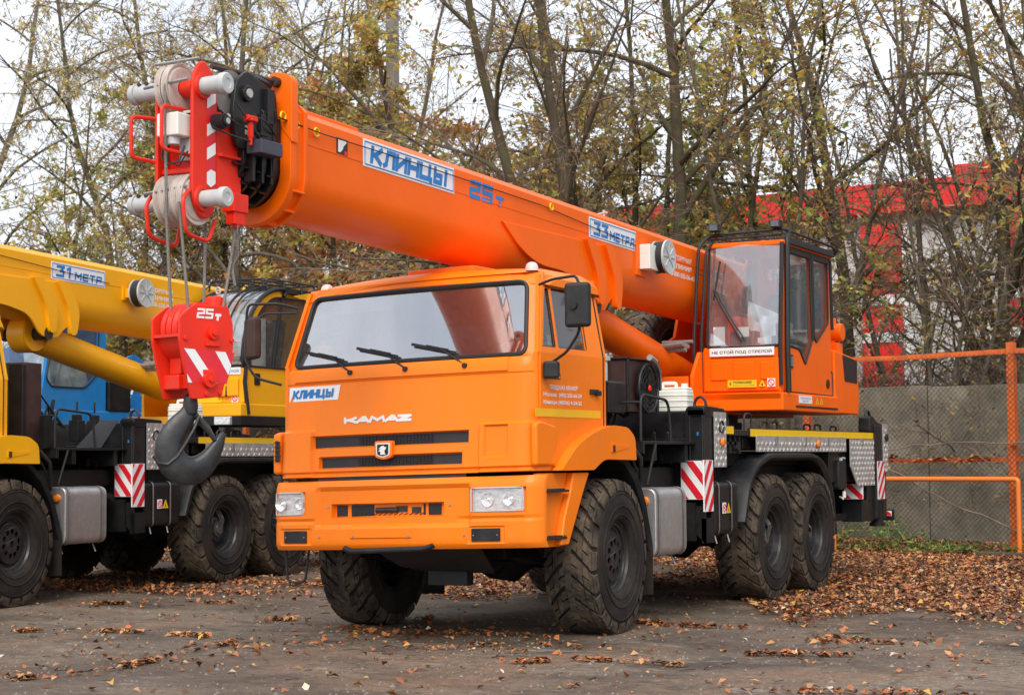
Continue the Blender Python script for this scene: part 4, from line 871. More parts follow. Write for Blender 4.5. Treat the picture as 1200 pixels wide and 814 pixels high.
        g = MB(); g.prism(rrect(5.54, 5.66, 2.28, 2.42, .02), 'x', 1.2, 1.212); g.cyl((1.205, 6.80, 2.16), (1.215, 6.80, 2.16), .05, n=16); lk = g.to('door_lock', 'ink_black', dd)
        g = MB(); g.box(1.212, 1.225, 5.57, 5.63, 2.30, 2.40); g.to('lever', 'steel', lk)
        g = MB(); g.box(.40, .44, 5.45, 6.95, 2.03, 2.55); g.box(.42, 1.18, 6.92, 6.97, 2.5, 2.75); g.to('cab_walls', crm, cabc)
        holes('cab_rear_wall', [[(.42, 2.7), (1.18, 2.7), (1.18, 3.52), (.42, 3.52)], rrect(.5, 1.1, 2.75, 3.45, .05)], .03, lambda u, v, t: (u, 6.95+t, v), crm, cabc)
        g = MB(); g.add([(.415, 5.5, 2.55), (.415, 6.95, 2.55), (.415, 6.95, 3.52), (.415, 5.5, 3.52)], [(0, 1, 2, 3)]); g.add([(.5, 6.945, 2.75), (1.1, 6.945, 2.75), (1.1, 6.945, 3.45), (.5, 6.945, 3.45)], [(0, 1, 2, 3)]); g.to('far_pane', 'crane_side_glass', cabc, ang=0)
        rfc = rrect(.38, 1.22, 5.40, 7.02, .05); g = MB(); g.prism(rfc, 'z', 3.525, 3.575); g.to('cab_roof', crm, cabc, bev=.012)
        # front glass, black posts
        g = MB(); FG = lambda x, z: (x, 5.30+.10*((z-2.52)/1.03)+.03*((x-.8)/.4)**2, z)
        g.grid([[FG(x, z) for x in np.linspace(.41, 1.19, 9)] for z in np.linspace(2.505, 3.545, 7)]); fg = g.to('front_pane', 'crane_glass', cabc, ang=60)
        g = MB(); lp = rrect(.41, 1.19, 2.505, 3.545, .04); g.tube([FG(a_, b_) for a_, b_ in lp], .014, 6, closed=True); g.to('front_seal', 'rubber_seal', fg)
        g = MB(); g.tube(bend([(1.235, 5.44, 2.03), (1.235, 5.42, 2.5), (1.235, 5.46, 3.60), (1.2, 5.60, 3.70)], .1), .030, 8); g.tube(bend([(1.19, 5.33, 2.10), (1.195, 5.31, 2.5), (1.20, 5.40, 3.55)], .2), .022, 8)
        g.bar((1.23, 5.45, 3.57), (1.23, 6.95, 3.57), .05, .06); g.tube([(1.21, 6.93, 3.5), (1.21, 6.97, 2.75)], .022, 6); g.to('corner_post', 'rubber_seal', cabc)
        g = MB(); g.tube(bend([(.30, 5.24, 1.86), (.30, 5.24, 2.6), (.34, 5.30, 3.55), (.42, 5.40, 3.66), (.55, 5.45, 3.66)], .1), .018, 8); g.tube(bend([(.37, 5.27, 1.95), (.37, 5.26, 2.6), (.41, 5.33, 3.50), (.45, 5.42, 3.60)], .1), .016, 8)
        for z in (2.0, 2.4, 2.75, 3.25): g.bar((.30, 5.25+.04*(z-2.4), z), (.375, 5.27+.04*(z-2.4), z), .014, .014)
        g.to('grab_rail', 'rubber_seal', cabc)
        g = MB(); z = 3.66
        g.tube(bend([(.42, 5.40, z-.06), (.42, 5.40, z), (1.22, 5.40, z+.02), (1.24, 7.0, z-.01), (1.22, 7.1, z-.08)], .08), .015, 6); g.tube(bend([(.45, 7.0, z-.08), (.44, 6.9, z), (.42, 5.45, z)], .06), .015, 6)
        for y in (5.7, 6.0, 6.3, 6.6): g.bar((.42, y, z), (1.24, y, z+.01), .012, .012)
        g.tube([(.43, 5.41, z-.045), (1.2, 5.41, z-.035)], .011, 6)
        for k in range(7): g.bar((.5+.11*k, 5.40, z), (.5+.11*k, 6.95, z), .006, .006)
        g.to('roof_rack', 'rubber_seal', cabc)
        for x in (.50, 1.16):
            g = MB(); g.box(x-.055, x+.055, 5.31, 5.40, z+.03, z+.11); g.box(x-.01, x+.01, 5.36, 5.38, z, z+.03); fl = g.to('floodlight', 'plastic_black', cabc, bev=.01)
            g = MB(); g.box(x-.042, x+.042, 5.302, 5.31, z+.042, z+.098); g.to('lens', 'lamp_lens', fl)
        g = MB(); g.box(1.08, 1.2, 7.03, 7.1, 3.55, 3.64); g.to('floodlight', 'plastic_black', cabc, bev=.01)
        # wipers on the crane cab
        g = MB(); g.tube([(.80, 5.27, 2.56), (.62, 5.27, 2.86), (.50, 5.29, 3.08)], .012, 6); g.tube([(.84, 5.27, 2.56), (.66, 5.27, 2.84), (.55, 5.29, 3.03)], .008, 6); g.bar((.50, 5.29, 2.98), (.56, 5.33, 3.38), .014, .02); g.bar((.50, 5.28, 3.08), (.56, 5.29, 3.03), .014, .014); g.to('wiper', 'rubber_seal', cabc)
        # inside
        g = MB(); g.box(.64, .92, 5.36, 5.50, 2.50, 2.66); g.cyl((.80, 5.43, 2.6), (.80, 5.43, 2.68), .04); g.box(1.0, 1.16, 5.6, 5.9, 2.5, 2.62); g.box(1.04, 1.08, 5.62, 5.66, 2.6, 2.75); cn = g.to('controls', 'interior_dark', cabc, bev=.01)
        g = MB(); g.box(.62, 1.05, 6.05, 6.5, 2.42, 2.56); g.to('seat_cushion', 'interior_dark', cabc, bev=.03)
        g = MB(); g.prism([(6.42, 2.5), (6.55, 2.5), (6.68, 3.1), (6.56, 3.14)], 'x', .63, 1.04); g.box(.72, .95, 6.56, 6.68, 3.14, 3.30); g.to('seat_back', 'interior_dark', cabc, bev=.03)
        g = MB(); g.prism([(6.3, 2.45), (6.4, 2.45), (6.42, 2.95), (6.30, 2.98)], 'x', .45, .75); g.box(.44, .60, 5.8, 6.2, 2.45, 2.85); g.to('covered_parts', 'signal_red', cabc, bev=.03)
        g = MB(); G_ = [[(.70+.36*math.sin(t_), 6.1-.35*math.cos(t_)+.03*math.sin(9*t_+z_*20), 2.5+z_*(.5-.25*t_/1.6)) for t_ in np.linspace(0, 1.6, 14)] for z_ in np.linspace(0, 1, 6)]; g.grid(G_); g.to('plastic_film', 'film_plastic', cabc)
        for (x0, x1, z0, z1) in ((.475, .60, 2.525, 2.71), (.74, .86, 2.60, 2.70), (.95, 1.05, 2.53, 2.585)):
            g = MB(); g.box(x0, x1, 5.335, 5.338, z0, z1); g.to('paper_sheet', 'paper', cabc)
        g = MB(); g.box(.5, .74, 6.7, 6.73, 2.9, 3.3); g.to('rear_pane', crm, cabc)
        sg = plate((.45, 5.288, 2.405), (1, 0, 0), (0, 0, 1), .69, .085).to('boom_warning_sign', 'sign_white', cabc, ang=0)
        text('sign_lettering', 'НЕ СТОЙ ПОД СТРЕЛОЙ', .042, (.475, 5.2835, 2.424), (1, 0, 0), (0, 0, 1), 'ink_black', sg, w=.64, bold=.018)
        sg = plate((.645, 5.275, 2.085), (1, 0, 0), (0, 0, 1), .31, .075).to('caution_sign', 'sign_yellow', cabc, ang=0)
        text('sign_lettering', 'ВНИМАНИЕ!', .028, (.705, 5.2705, 2.122), (1, 0, 0), (0, 0, 1), 'ink_black', sg, w=.20, bold=.02)
        text('sign_lettering', 'НЕ ВКЛЮЧАТЬ ПОД НАГРУЗКОЙ', .013, (.70, 5.2705, 2.098), (1, 0, 0), (0, 0, 1), 'ink_black', sg, w=.23)
        MB().add([(.665, 5.271, 2.10), (.69, 5.271, 2.122), (.675, 5.271, 2.124), (.688, 5.271, 2.15), (.66, 5.271, 2.125), (.673, 5.271, 2.122)], [(0, 1, 2), (3, 4, 5), (1, 5, 2)]).to('bolt_mark', 'ink_black', sg, ang=0)
        for x in (.975,):
            sg = MB().add([(x, 5.275, 2.09), (x+.075, 5.275, 2.09), (x+.0375, 5.275, 2.16)], [(0, 1, 2)]).to('hazard_triangle', 'sign_yellow', cabc, ang=0); MB().add([(x+.027, 5.272, 2.10), (x+.048, 5.272, 2.10), (x+.037, 5.272, 2.135)], [(0, 1, 2)]).to('flame_mark', 'ink_black', sg, ang=0)
        sg = plate((1.065, 5.279, 2.085), (1, 0, 0), (0, 0, 1), .085, .085).to('no_fire_sign', 'sign_white', cabc, ang=0)
        g = MB(); g.tube([(1.1075+.032*math.cos(q), 5.274, 2.1275+.032*math.sin(q)) for q in np.linspace(0, 2*PI, 17)[:-1]], .005, 4, closed=True); g.bar((1.085, 5.273, 2.15), (1.13, 5.273, 2.105), .008, .004); g.to('sign_print', 'sign_red', sg, ang=0)
        sg = plate((1.237, 5.74, 1.93), (0, 1, 0), (0, 0, 1), .42, .08).to('maintenance_sign', 'sign_white', cabc, ang=0)
        text('sign_lettering', 'ГИДРАВЛИЧЕСКОЕ', .018, (1.2415, 5.78, 1.972), (0, 1, 0), (0, 0, 1), 'sign_blue', sg, w=.34); text('sign_lettering', 'МАСЛО', .018, (1.2415, 5.86, 1.945), (0, 1, 0), (0, 0, 1), 'sign_blue', sg, w=.18)
        for y in (6.28, 6.42):
            sg = MB().add([(1.238, y, 1.93), (1.238, y+.11, 1.93), (1.238, y+.055, 2.01)], [(0, 1, 2)]).to('hazard_triangle', 'sign_yellow', cabc, ang=0); MB().add([(1.24, y+.045, 1.942), (1.24, y+.065, 1.942), (1.24, y+.055, 1.98)], [(0, 1, 2)]).to('mark', 'ink_black', sg, ang=0)
    else:
        g = MB(); g.box(.34, 1.20, 5.30, 7.10, 1.90, 2.06); g.box(.34, 1.2, 7.1, 7.9, 1.86, 2.45); g.box(.36, 1.18, 5.40, 5.5, 2.06, 2.48); g.box(.45, .75, 5.36, 5.41, 2.14, 2.36); g.box(.82, 1.12, 5.36, 5.41, 2.14, 2.36); g.to('cab_base', crm, cabc, bev=.02)
        g = MB(); g.box(.42, 1.26, 5.22, 7.0, 1.80, 1.905); g.to('cab_step', 'deck_black', cabc)
        arc = [(5.36, 2.46), (5.38, 2.75), (5.50, 3.05), (5.72, 3.30), (6.02, 3.44), (6.4, 3.48)]
        ac = rpoly(arc, .15, 3); g = MB(); g.rings([[(x, a_, b_) for x in np.linspace(.38, 1.14, 5)] for a_, b_ in ac], False, False); g.to('front_pane', 'crane_glass', cabc, ang=60)
        side = [(5.47, 2.06)]+[(a_+.02, b_-.0) for a_, b_ in ac]+[(6.92, 3.48), (6.95, 2.06)]
        win = rpoly([(5.50, 2.50), (5.52, 2.76), (5.62, 3.02), (5.80, 3.22), (6.06, 3.36), (6.82, 3.38), (6.82, 2.50)], [.03, .1, .1, .1, .1, .05, .04])
        holes('cab_door', [side, win], .04, lambda u, v, t: (1.165+t, u, v), crm, cabc, bev=.004); dd = cabc.children[-1]
        g = MB(); g.add([(1.17, a_, b_) for a_, b_ in win], [tuple(range(len(win)))]); g.to('door_pane', 'crane_side_glass', dd, ang=0)
        g = MB(); g.tube([(1.19, a_, b_) for a_, b_ in win], .014, 5, closed=True); g.bar((1.19, 6.05, 2.5), (1.19, 6.25, 3.38), .02, .04, (0, 1, 0)); g.to('window_seal', 'rubber_seal', dd)
        g = MB(); g.prism(rrect(5.62, 5.74, 2.28, 2.42, .02), 'x', 1.18, 1.195); g.to('door_lock', 'ink_black', dd)
        g = MB(); g.tube([(1.20, a_-.03, b_+.01) for a_, b_ in [(5.50, 1.92), (5.42, 2.3)]+ac], .028, 6); g.tube([(.36, a_-.02, b_+.01) for a_, b_ in ac], .022, 6)
        g.tube([(.86, a_-.06, b_+.035) for a_, b_ in [(5.42, 2.1)]+ac], .016, 6); g.tube([(.96, a_-.06, b_+.035) for a_, b_ in [(5.42, 2.1)]+ac], .013, 6)
        g.box(.38, 1.18, 6.3, 6.98, 3.44, 3.50); g.to('corner_post', 'rubber_seal', cabc)
        g = MB(); z = 3.58
        for y in (5.9, 6.3, 6.7, 7.05): g.tube(bend([(.36, y, z-.13), (.38, y, z), (1.18, y, z), (1.2, y, z-.13)], .08), .012, 6)
        for x in (.4, .6, .8, 1.0, 1.18): g.tube([(x, 5.75, z-.12), (x, 5.95, z), (x, 7.1, z)], .010, 6)
        g.to('roof_rack', 'rubber_seal', cabc)
        g = MB(); g.box(.38, .42, 5.45, 6.95, 2.03, 2.5); g.box(.4, 1.18, 6.92, 6.97, 2.03, 3.45); g.to('cab_walls', crm, cabc)
        g = MB(); g.box(.62, 1.0, 6.1, 6.5, 2.3, 2.5); g.prism([(6.42, 2.5), (6.55, 2.5), (6.68, 3.1), (6.56, 3.14)], 'x', .62, 1.0); g.to('seat', 'interior_dark', cabc, bev=.03)
        g = MB(); g.grid([[(.45+.7*a_, 5.9+.08*math.sin(9*a_), 2.4+b_*.75+.05*math.sin(5*a_)) for a_ in np.linspace(0, 1, 14)] for b_ in np.linspace(0, 1, 6)]); g.to('plastic_film', 'film_plastic', cabc)
        g = MB(); g.box(.42, 1.1, 5.5, 5.7, 2.46, 2.62); g.to('controls', 'interior_dark', cabc)
        for x0, x1 in ((.55, .72), (.78, .95)):
            g = MB(); g.box(x0, x1, 5.43, 5.434, 2.50, 2.62); g.to('paper_sheet', 'paper', cabc)
        sg = plate((.45, 5.395, 2.40), (1, 0, 0), (0, 0, 1), .69, .085).to('boom_warning_sign', 'sign_white', cabc, ang=0)
        text('sign_lettering', 'НЕ СТОЙ ПОД СТРЕЛОЙ', .042, (.475, 5.390, 2.42), (1, 0, 0), (0, 0, 1), 'sign_blue', sg, w=.64, bold=.018)
        plate((.52, 5.39, 2.07), (1, 0, 0), (0, 0, 1), .36, .07).to('caution_sign', 'sign_yellow', cabc, ang=0)
        sg = plate((1.02, 5.39, 2.07), (1, 0, 0), (0, 0, 1), .09, .09).to('no_fire_sign', 'sign_white', cabc, ang=0)
        g = MB(); g.tube([(1.065+.032*math.cos(q), 5.385, 2.115+.032*math.sin(q)) for q in np.linspace(0, 2*PI, 17)[:-1]], .006, 4, closed=True); g.bar((1.04, 5.384, 2.14), (1.09, 5.384, 2.09), .01, .004); g.to('sign_print', 'sign_red', sg, ang=0)
        g = MB(); g.box(.92, 1.14, 5.16, 5.22, 1.80, 1.90); g.to('work_lamp', 'lamp_reflector', cabc, bev=.01)
    # ---------------- boom
    bs = lambda x, y, z: (x, y, z-.027*y)
    SHEAR[0] = bs
    def sec(hw, top, bot, y, n=14):
        pts = [(-hw+.0, top-.05), (-hw+.05, top), (hw-.05, top), (hw, top-.05)]
        zc = bot+hw*1.02
        for k in range(n+1):
            q = PI*k/n; pts.append((hw*math.cos(q), zc-hw*1.02*math.sin(q)))
        return [(a_, y, b_) for a_, b_ in pts]
    BT, BB = 3.715, 2.975
    ys = [-1.78, -1.0, 1, 3, 5, 7.4] if st['main'] else [-1.78, -1.0, 1, 3, 5, 7.4]
    g = MB(); g.rings([sec(.27, BT, BB, y) for y in ys]); bm_ = g.to('boom', crm, T, ang=28)
    g = MB()
    for s in (1, -1): g.box(*sorted((s*.268, s*.274)), -1.7, 7.3, 3.485, 3.492)
    g.to('weld_seam', crm, bm_)
    g = MB(); g.box(-.20, .20, -1.6, -.95, BT, BT+.035); g.to('top_rail', crm, bm_, bev=.008)
    # cylinder lugs
    for s in (1, -1):
        lug = rpoly([(1.10, 3.33), (1.75, 3.33), (3.25, 3.33), (3.45, 3.10), (3.36, 2.90), (3.18, 2.82), (3.08, 2.72), (2.80, 2.72), (2.60, 2.95), (2.20, 3.02), (1.75, 3.03), (1.4, 3.14)], [0, 0, .2, .1, .1, .1, .1, .1, .25, .1, .3, .2])
        g = MB(); g.prism([(y, z+.027*y) for y, z in lug], 'x', s*.265, s*.292); g.to('cylinder_lug', crm, bm_, bev=.006)
        g = MB(); g.prism(rpoly([(2.62, 3.42), (2.78, 3.42), (3.05, 3.15), (3.0, 2.86), (2.9, 2.84), (2.86, 3.10)], [.02, .02, .15, .05, .05, .15]), 'x', s*.28, s*.335); g.prism(rpoly([(3.02, 3.42), (3.18, 3.42), (3.42, 3.15), (3.36, 2.86), (3.26, 2.84), (3.24, 3.10)], [.02, .02, .15, .05, .05, .15]), 'x', s*.28, s*.335); g.to('gusset', crm, bm_, bev=.01)
    # signs on the boom side (+x face)
    X = .2715
    sl = Vector((0, 1, -.0)); 
    def side_sign(nm, y0, w, z0, h, txt, small='', fs=(.6, .4)):
        p = plate((X, y0, z0), (0, 1, 0), (0, 0, 1), w, h, .003, .004).to(nm, 'sign_white', bm_, ang=0)
        g = MB(); q = .018; g.tube([(X+.0045, y0+a_, z0+b_) for a_, b_ in ((q, q), (w-q, q), (w-q, h-q), (q, h-q))], .0045, 4, closed=True); g.to('sign_border', 'sign_blue', p, ang=0)
        return p
    if st['main']:
        p = side_sign('name_sign', -1.00, 1.32, 3.462, .20, '')
        glyphs('КЛИНЦЫ', 1.12, .138, .037, (X+.004, -.92, 3.494), (0, 1, 0), (0, 0, 1), slant=.16, gap=.36).to('name_lettering', 'sign_blue', p, ang=0)
        glyphs('25', .40, .15, .036, (X, .56, 3.475), (0, 1, 0), (0, 0, 1), slant=.15).to('load_lettering', 'sign_blue', bm_, ang=0)
        glyphs('т', .16, .125, .028, (X, 1.00, 3.468), (0, 1, 0), (0, 0, 1), slant=.15).to('load_lettering', 'sign_blue', bm_, ang=0)
        p = side_sign('length_sign', 2.80, 1.05, 3.455, .19, '')
        glyphs('33', .32, .125, .027, (X+.004, 2.88, 3.490), (0, 1, 0), (0, 0, 1), slant=.12).to('length_lettering', 'sign_blue', p, ang=0)
        glyphs('метра', .56, .12, .020, (X+.004, 3.24, 3.487), (0, 1, 0), (0, 0, 1), slant=.12).to('length_lettering', 'sign_blue', p, ang=0)
        p = plate((X, -1.345, 3.49), (0, 1, 0), (0, 0, 1), .14, .115).to('logo_sign', 'maroon', bm_, ang=0)
        MB().add([(X+.0045, -1.33, 3.505), (X+.0045, -1.30, 3.505), (X+.0045, -1.27, 3.53), (X+.0045, -1.27, 3.505), (X+.0045, -1.235, 3.505), (X+.0045, -1.262, 3.55), (X+.0045, -1.225, 3.58), (X+.0045, -1.225, 3.594), (X+.0045, -1.33, 3.594)], [(0, 1, 2, 5, 6, 7, 8)]).to('logo_mark', 'sign_white', p, ang=0)
        plate((X+.004, -1.25, 3.492), (0, 1, 0), (0, 0, 1), .035, .03, .002).to('logo_corner', 'sign_red', p, ang=0)
    else:
        p = side_sign('length_sign', 2.98, .95, 3.36+.08, .19, '')
        glyphs('31', .28, .125, .028, (X+.004, 3.05, 3.475), (0, 1, 0), (0, 0, 1), slant=.12).to('length_lettering', 'sign_blue', p, ang=0)
        glyphs('метр', .48, .12, .020, (X+.004, 3.38, 3.472), (0, 1, 0), (0, 0, 1), slant=.12).to('length_lettering', 'sign_blue', p, ang=0)
    for i, t_ in enumerate(('ГОРЯЧАЯ', 'ЛИНИЯ', '8-800-555-06-40')):
        text('boom_lettering', t_, .05, (X+.001, 4.72-.0*i+(0 if i == 2 else .12), 3.50-.085*i), (0, 1, 0), (0, 0, 1), 'white_paint', bm_, w=(.62 if i == 2 else .42), bold=.02)
    # cable reel on the side
    ry, rz_ = (4.16 if st['main'] else 4.42), 3.43
    g = MB(); k_ = 1 if st['main'] else .45; g.box(.27, .29, ry-.04-.30*k_, ry-.10, rz_-.20*k_, rz_+.14*k_); g.to('reel_plate', crm, bm_, bev=.003)
    g = MB(); g.box(.29, .40, ry-.02-.25*k_, ry-.02, rz_-.14*k_, rz_+.10*k_); g.to('reel_bracket', 'plastic_white' if st['main'] else crm, bm_, bev=.008)
    g = MB(); g.lathe([(.35, .001), (.35, .16), (.365, .16), (.365, .13), (.47, .13), (.47, .165), (.49, .165), (.49, .15), (.485, .13), (.485, .001)], (0, ry, rz_), 'x', 40); rl = g.to('cable_reel', 'pin_grey', bm_)
    g = MB(); g.lathe([(.366, .14), (.469, .14)], (0, ry, rz_), 'x', 40); g.lathe([(.37+.0, .155), (.395, .150), (.42, .155), (.445, .150), (.468, .155)], (0, ry, rz_), 'x', 36); g.to('wound_cable', 'rubber_seal', rl)
    g = MB()
    for k in range(8):
        q = 2*PI*k/8; g.bar((.488, ry+.03*math.cos(q), rz_+.03*math.sin(q)), (.488, ry+.13*math.cos(q), rz_+.13*math.sin(q)), .012, .006)
    g.lathe([(.495, .03), (.495, .001)], (0, ry, rz_), 'x', 12); g.to('reel_spokes', 'pin_grey' if st['main'] else 'pin_grey', rl)
    # signal cable along the side, with yellow guides
    g = MB(); g.tube([(.285, 4.0, 3.50), (.283, 1.8, 3.60), (.29, -.2, 3.60), (.30, -1.55, 3.585), (.30, -2.1, 3.60)], .0045, 4); sc = g.to('signal_cable', 'rubber_seal', bm_)
    for y, z in ((2.0, 3.61), (-1.62, 3.585), (-1.86, 3.595), (-2.02, 3.62)):
        g = MB(); g.tube([(.29, y+.028*math.cos(q), z+.028*math.sin(q)) for q in np.linspace(0, 2*PI, 15)[:-1]], .008, 5, closed=True); g.to('cable_guide', 'sign_yellow', sc)
    g = MB(); g.tube([(.1, 3.5, BT), (.1, 3.5, BT+.10)], .012, 6); g.tube([(-.05, 3.5, BT+.05), (.2, 3.35, BT+.05)], .012, 6); g.to('wind_sensor', 'pin_grey', bm_)
    # collar
    def ringpl(nm, y0, y1, hw, top, bot, hw2, top2, bot2, m, par, n=18):
        g = MB(); o_, i_ = sec(hw, top, bot, y0, n), sec(hw2, top2, bot2, y0, n); o2, i2 = sec(hw, top, bot, y1, n), sec(hw2, top2, bot2, y1, n)
        g.rings([i_, o_, o2, i2, i_], True, False); return g.to(nm, m, par, bev=.006)
    cl = ringpl('boom_collar', -1.98, -1.91, .325, 3.745, BB-.065, .24, BT-.05, BB+.05, crm, bm_)
    ringpl('collar_band', -1.91, -1.78, .295, 3.735, BB-.03, .265, BT-.01, BB+.01, crm, cl); ringpl('collar_flange', -1.80, -1.76, .315, 3.74, BB-.055, .26, BT-.0, BB+.0, crm, cl)
    g = MB(); hx = .24
    for s in (-1, 1):
        g.prism(rpoly([(s*.335, 3.45), (s*.335, 3.90), (s*.20, 3.94), (s*.12, 3.90), (s*.12, 3.70)], [.0, .05, .05, .05, 0]) if s > 0 else rpoly([(s*.335, 3.45), (s*.335, 3.90), (s*.20, 3.94), (s*.12, 3.90), (s*.12, 3.70)], [.0, .05, .05, .05, 0]), 'y', -1.985, -1.905)
        pass
    for q in (0.35, .8, 1.3, 1.85, 2.3, 2.8):
        zc = BB+.27; g.bar((.29*math.cos(q), -1.83, zc-.29*math.sin(q)), (.34*math.cos(q), -1.83, zc-.345*math.sin(q)), .24, .02, (0, 1, 0)) if 0 else g.obox((.31*math.cos(q), -1.86, zc-.315*math.sin(q)), (.022*math.cos(q), 0, -.022*math.sin(q)), (0, .07, 0), (.008*math.sin(q), 0, .008*math.cos(q)))
    g.to('collar_lug', crm, cl, bev=.006)
    g = MB(); g.tube([(.22, -1.98, 3.86), (.16, -2.2, 3.87), (.10, -2.55, 3.86)], .018, 8); g.cyl((.22, -1.90, 3.86), (.22, -2.03, 3.86), .035, n=12); g.to('tie_rod', 'maroon', cl)
    # telescoping sections: black ribbed ends nested one in the other
    g = MB(); g.rings([sec(.235, 3.66, BB+.06, y) for y in (-2.10, -1.7)]); g.rings([sec(.20, 3.60, BB+.11, y) for y in (-2.32, -2.0)]); g.to('inner_section', 'deck_black', bm_, ang=30)
    for y0, hw, top, bot in ((-2.10, .27, 3.70, BB+.02), (-2.19, .255, 3.67, BB+.045), (-2.28, .24, 3.64, BB+.07), (-2.37, .225, 3.60, BB+.095)):
        sec_ = ringpl('section_end', y0, y0+.035, hw, top, bot, hw-.05, top-.06, bot+.05, 'deck_black', bm_)
        g = MB()
        for q in (.25, .7, 1.15, 2.0, 2.5, 2.9):
            zc = bot+hw; g.obox(((hw-.02)*math.cos(q), y0-.03, zc-(hw-.02)*math.sin(q)), (.022*math.cos(q), 0, -.022*math.sin(q)), (0, .035, 0), (.006*math.sin(q), 0, .006*math.cos(q)))
        g.to('rib', 'deck_black', sec_)
    if st['main']: boom_head(st, T, bm_, sec, ringpl, BT, BB)
    SHEAR[0] = None
    return T, bm_

def boom_head(st, T, bm_, sec, ringpl, BT, BB):
    SHEAR[0] = None
    hd = empty('boom_head', (0, 0, 0), 0, bm_)
    # black sheave housing on top of the sections
    for s in (1, -1):
        g = MB(); g.prism(rpoly([(-2.50, 3.62), (-2.46, 3.84), (-2.34, 3.93), (-2.26, 3.90), (-2.02, 3.84), (-1.98, 3.50), (-2.2, 3.42), (-2.44, 3.40)], .04), 'x', s*.20, s*.235); g.cyl((s*.20, -2.36, 3.77), (s*.262, -2.36, 3.77), .055, n=16); bp = g.to('sheave_plate', 'deck_black', hd, bev=.008)
        g = MB(); g.cyl((s*.262, -2.36, 3.77), (s*.272, -2.36, 3.77), .03, n=10); g.box(*sorted((s*.236, s*.246)), -2.37, -2.35, 3.50, 3.56); g.to('pin_end', 'pin_grey', bp)
    g = MB(); g.lathe([(.10, .17), (.13, .15), (.16, .17), (.165, .17), (.165, .04), (.10, .04), (.10, .17)], (0, -2.42, 3.75), 'x', 32); g.lathe([(-.10, .17), (-.13, .15), (-.16, .17), (-.165, .17), (-.165, .04), (-.10, .04), (-.10, .17)], (0, -2.42, 3.75), 'x', 32); g.to('top_sheave', 'sheave_dark', hd)
    g = MB(); g.box(-.2, .2, -2.12, -2.0, 3.55, 3.80); g.box(.20, .26, -2.22, -2.0, 3.44, 3.66); g.box(.14, .27, -2.16, -2.08, 3.60, 3.84); g.cyl((.2, -2.25, 3.9), (.2, -2.05, 3.88), .03, n=8)
    for y in (-2.3, -2.2, -2.1): g.box(.18, .262, y-.012, y+.012, 3.2, 3.6)
    g.to('section_brackets', 'deck_black', hd, bev=.006)
    g = MB(); g.box(.24, .36, -2.36, -2.12, 3.375, 3.465); g.to('limit_switch', 'ink_dark', hd, bev=.006)
    g = MB(); g.box(.28, .31, -2.405, -2.375, 3.47, 3.60); g.box(.26, .33, -2.42, -2.36, 3.575, 3.61); g.cyl((.295, -2.43, 3.60), (.295, -2.33, 3.59), .02, n=10); g.cyl((.295, -2.39, 3.42), (.295, -2.39, 3.48), .014, n=10); g.to('valve_handle', 'signal_red', hd, bev=.008)
    g = MB()
    for a, b, c in (((.22, -2.62, 3.62), (.30, -2.50, 3.50), (.26, -2.16, 3.52)), ((.30, -2.40, 3.60), (.32, -2.25, 3.64), (.26, -2.05, 3.52)), ((.25, -2.5, 3.7), (.33, -2.4, 3.52), (.28, -2.2, 3.44)), ((.22, -2.7, 3.5), (.34, -2.55, 3.42), (.28, -2.3, 3.46))):
        A, B, Cc = map(Vector, (a, b, c)); g.tube([A*(1-t)**2+B*2*t*(1-t)+Cc*t*t for t in np.linspace(0, 1, 9)], .007, 5)
    g.to('hydraulic_hose', 'rubber_seal', hd)
    # red head: two side plates, box, cross bars
    for s in (1, -1):
        x0, x1 = (.150, .178) if s > 0 else (-.128, -.100)
        pl = rpoly([(-2.84, 3.02), (-2.84, 3.80), (-2.78, 3.90), (-2.72, 3.93), (-2.60, 3.84), (-2.60, 3.05), (-2.62, 2.94), (-2.74, 2.90)], [.08, .05, .03, .03, .06, .04, .05, .06])
        g = MB(); g.prism(pl, 'x', x0, x1); sp = g.to('side_plate', 'signal_red', hd, bev=.012)
        for zc in (3.755, 3.035):
            g = MB(); g.lathe([(0, .085), (s*.018, .08), (s*.018, .06)], (x1 if s > 0 else x0, -2.745, zc), 'x', 24); g.to('pin_boss', 'signal_red', sp)
        g = MB(); g.box(x0-.02 if s < 0 else x0-.02, x1 if s > 0 else x1, -2.62, -2.33, 3.10, 3.62); g.box(x0, x1, -2.61, -2.59, 3.1, 3.85); g.to('rear_plate', 'signal_red', sp, bev=.008)
        g = MB(); g.box(*sorted((s*.17, s*.205)), -2.58, -2.28, 3.33, 3.35); g.box(*sorted((s*.15, s*.21)), -2.31, -2.28, 3.24, 3.44); g.to('rear_flange', 'signal_red', sp, bev=.004)
    g = MB(); g.box(-.10, .15, -2.80, -2.34, 3.20, 3.235); g.box(-.10, .15, -2.72, -2.70, 3.22, 3.62); g.box(-.10, .15, -2.80, -2.55, 3.56, 3.59); g.box(-.10, .14, -2.36, -2.33, 3.1, 3.6); g.to('head_box', 'signal_red', hd, bev=.008)
    # reflective band on the near plate
    for z0, h, c in ((3.615, .085, 'sign_white'), (3.52, .095, 'sign_red'), (3.42, .10, 'sign_red'), ):
        pass
    bd = plate((.1785, -2.70, 3.12), (0, 1, 0), (0, 0, 1), .09, .60, .002).to('reflective_band', 'sign_red', hd, ang=0)
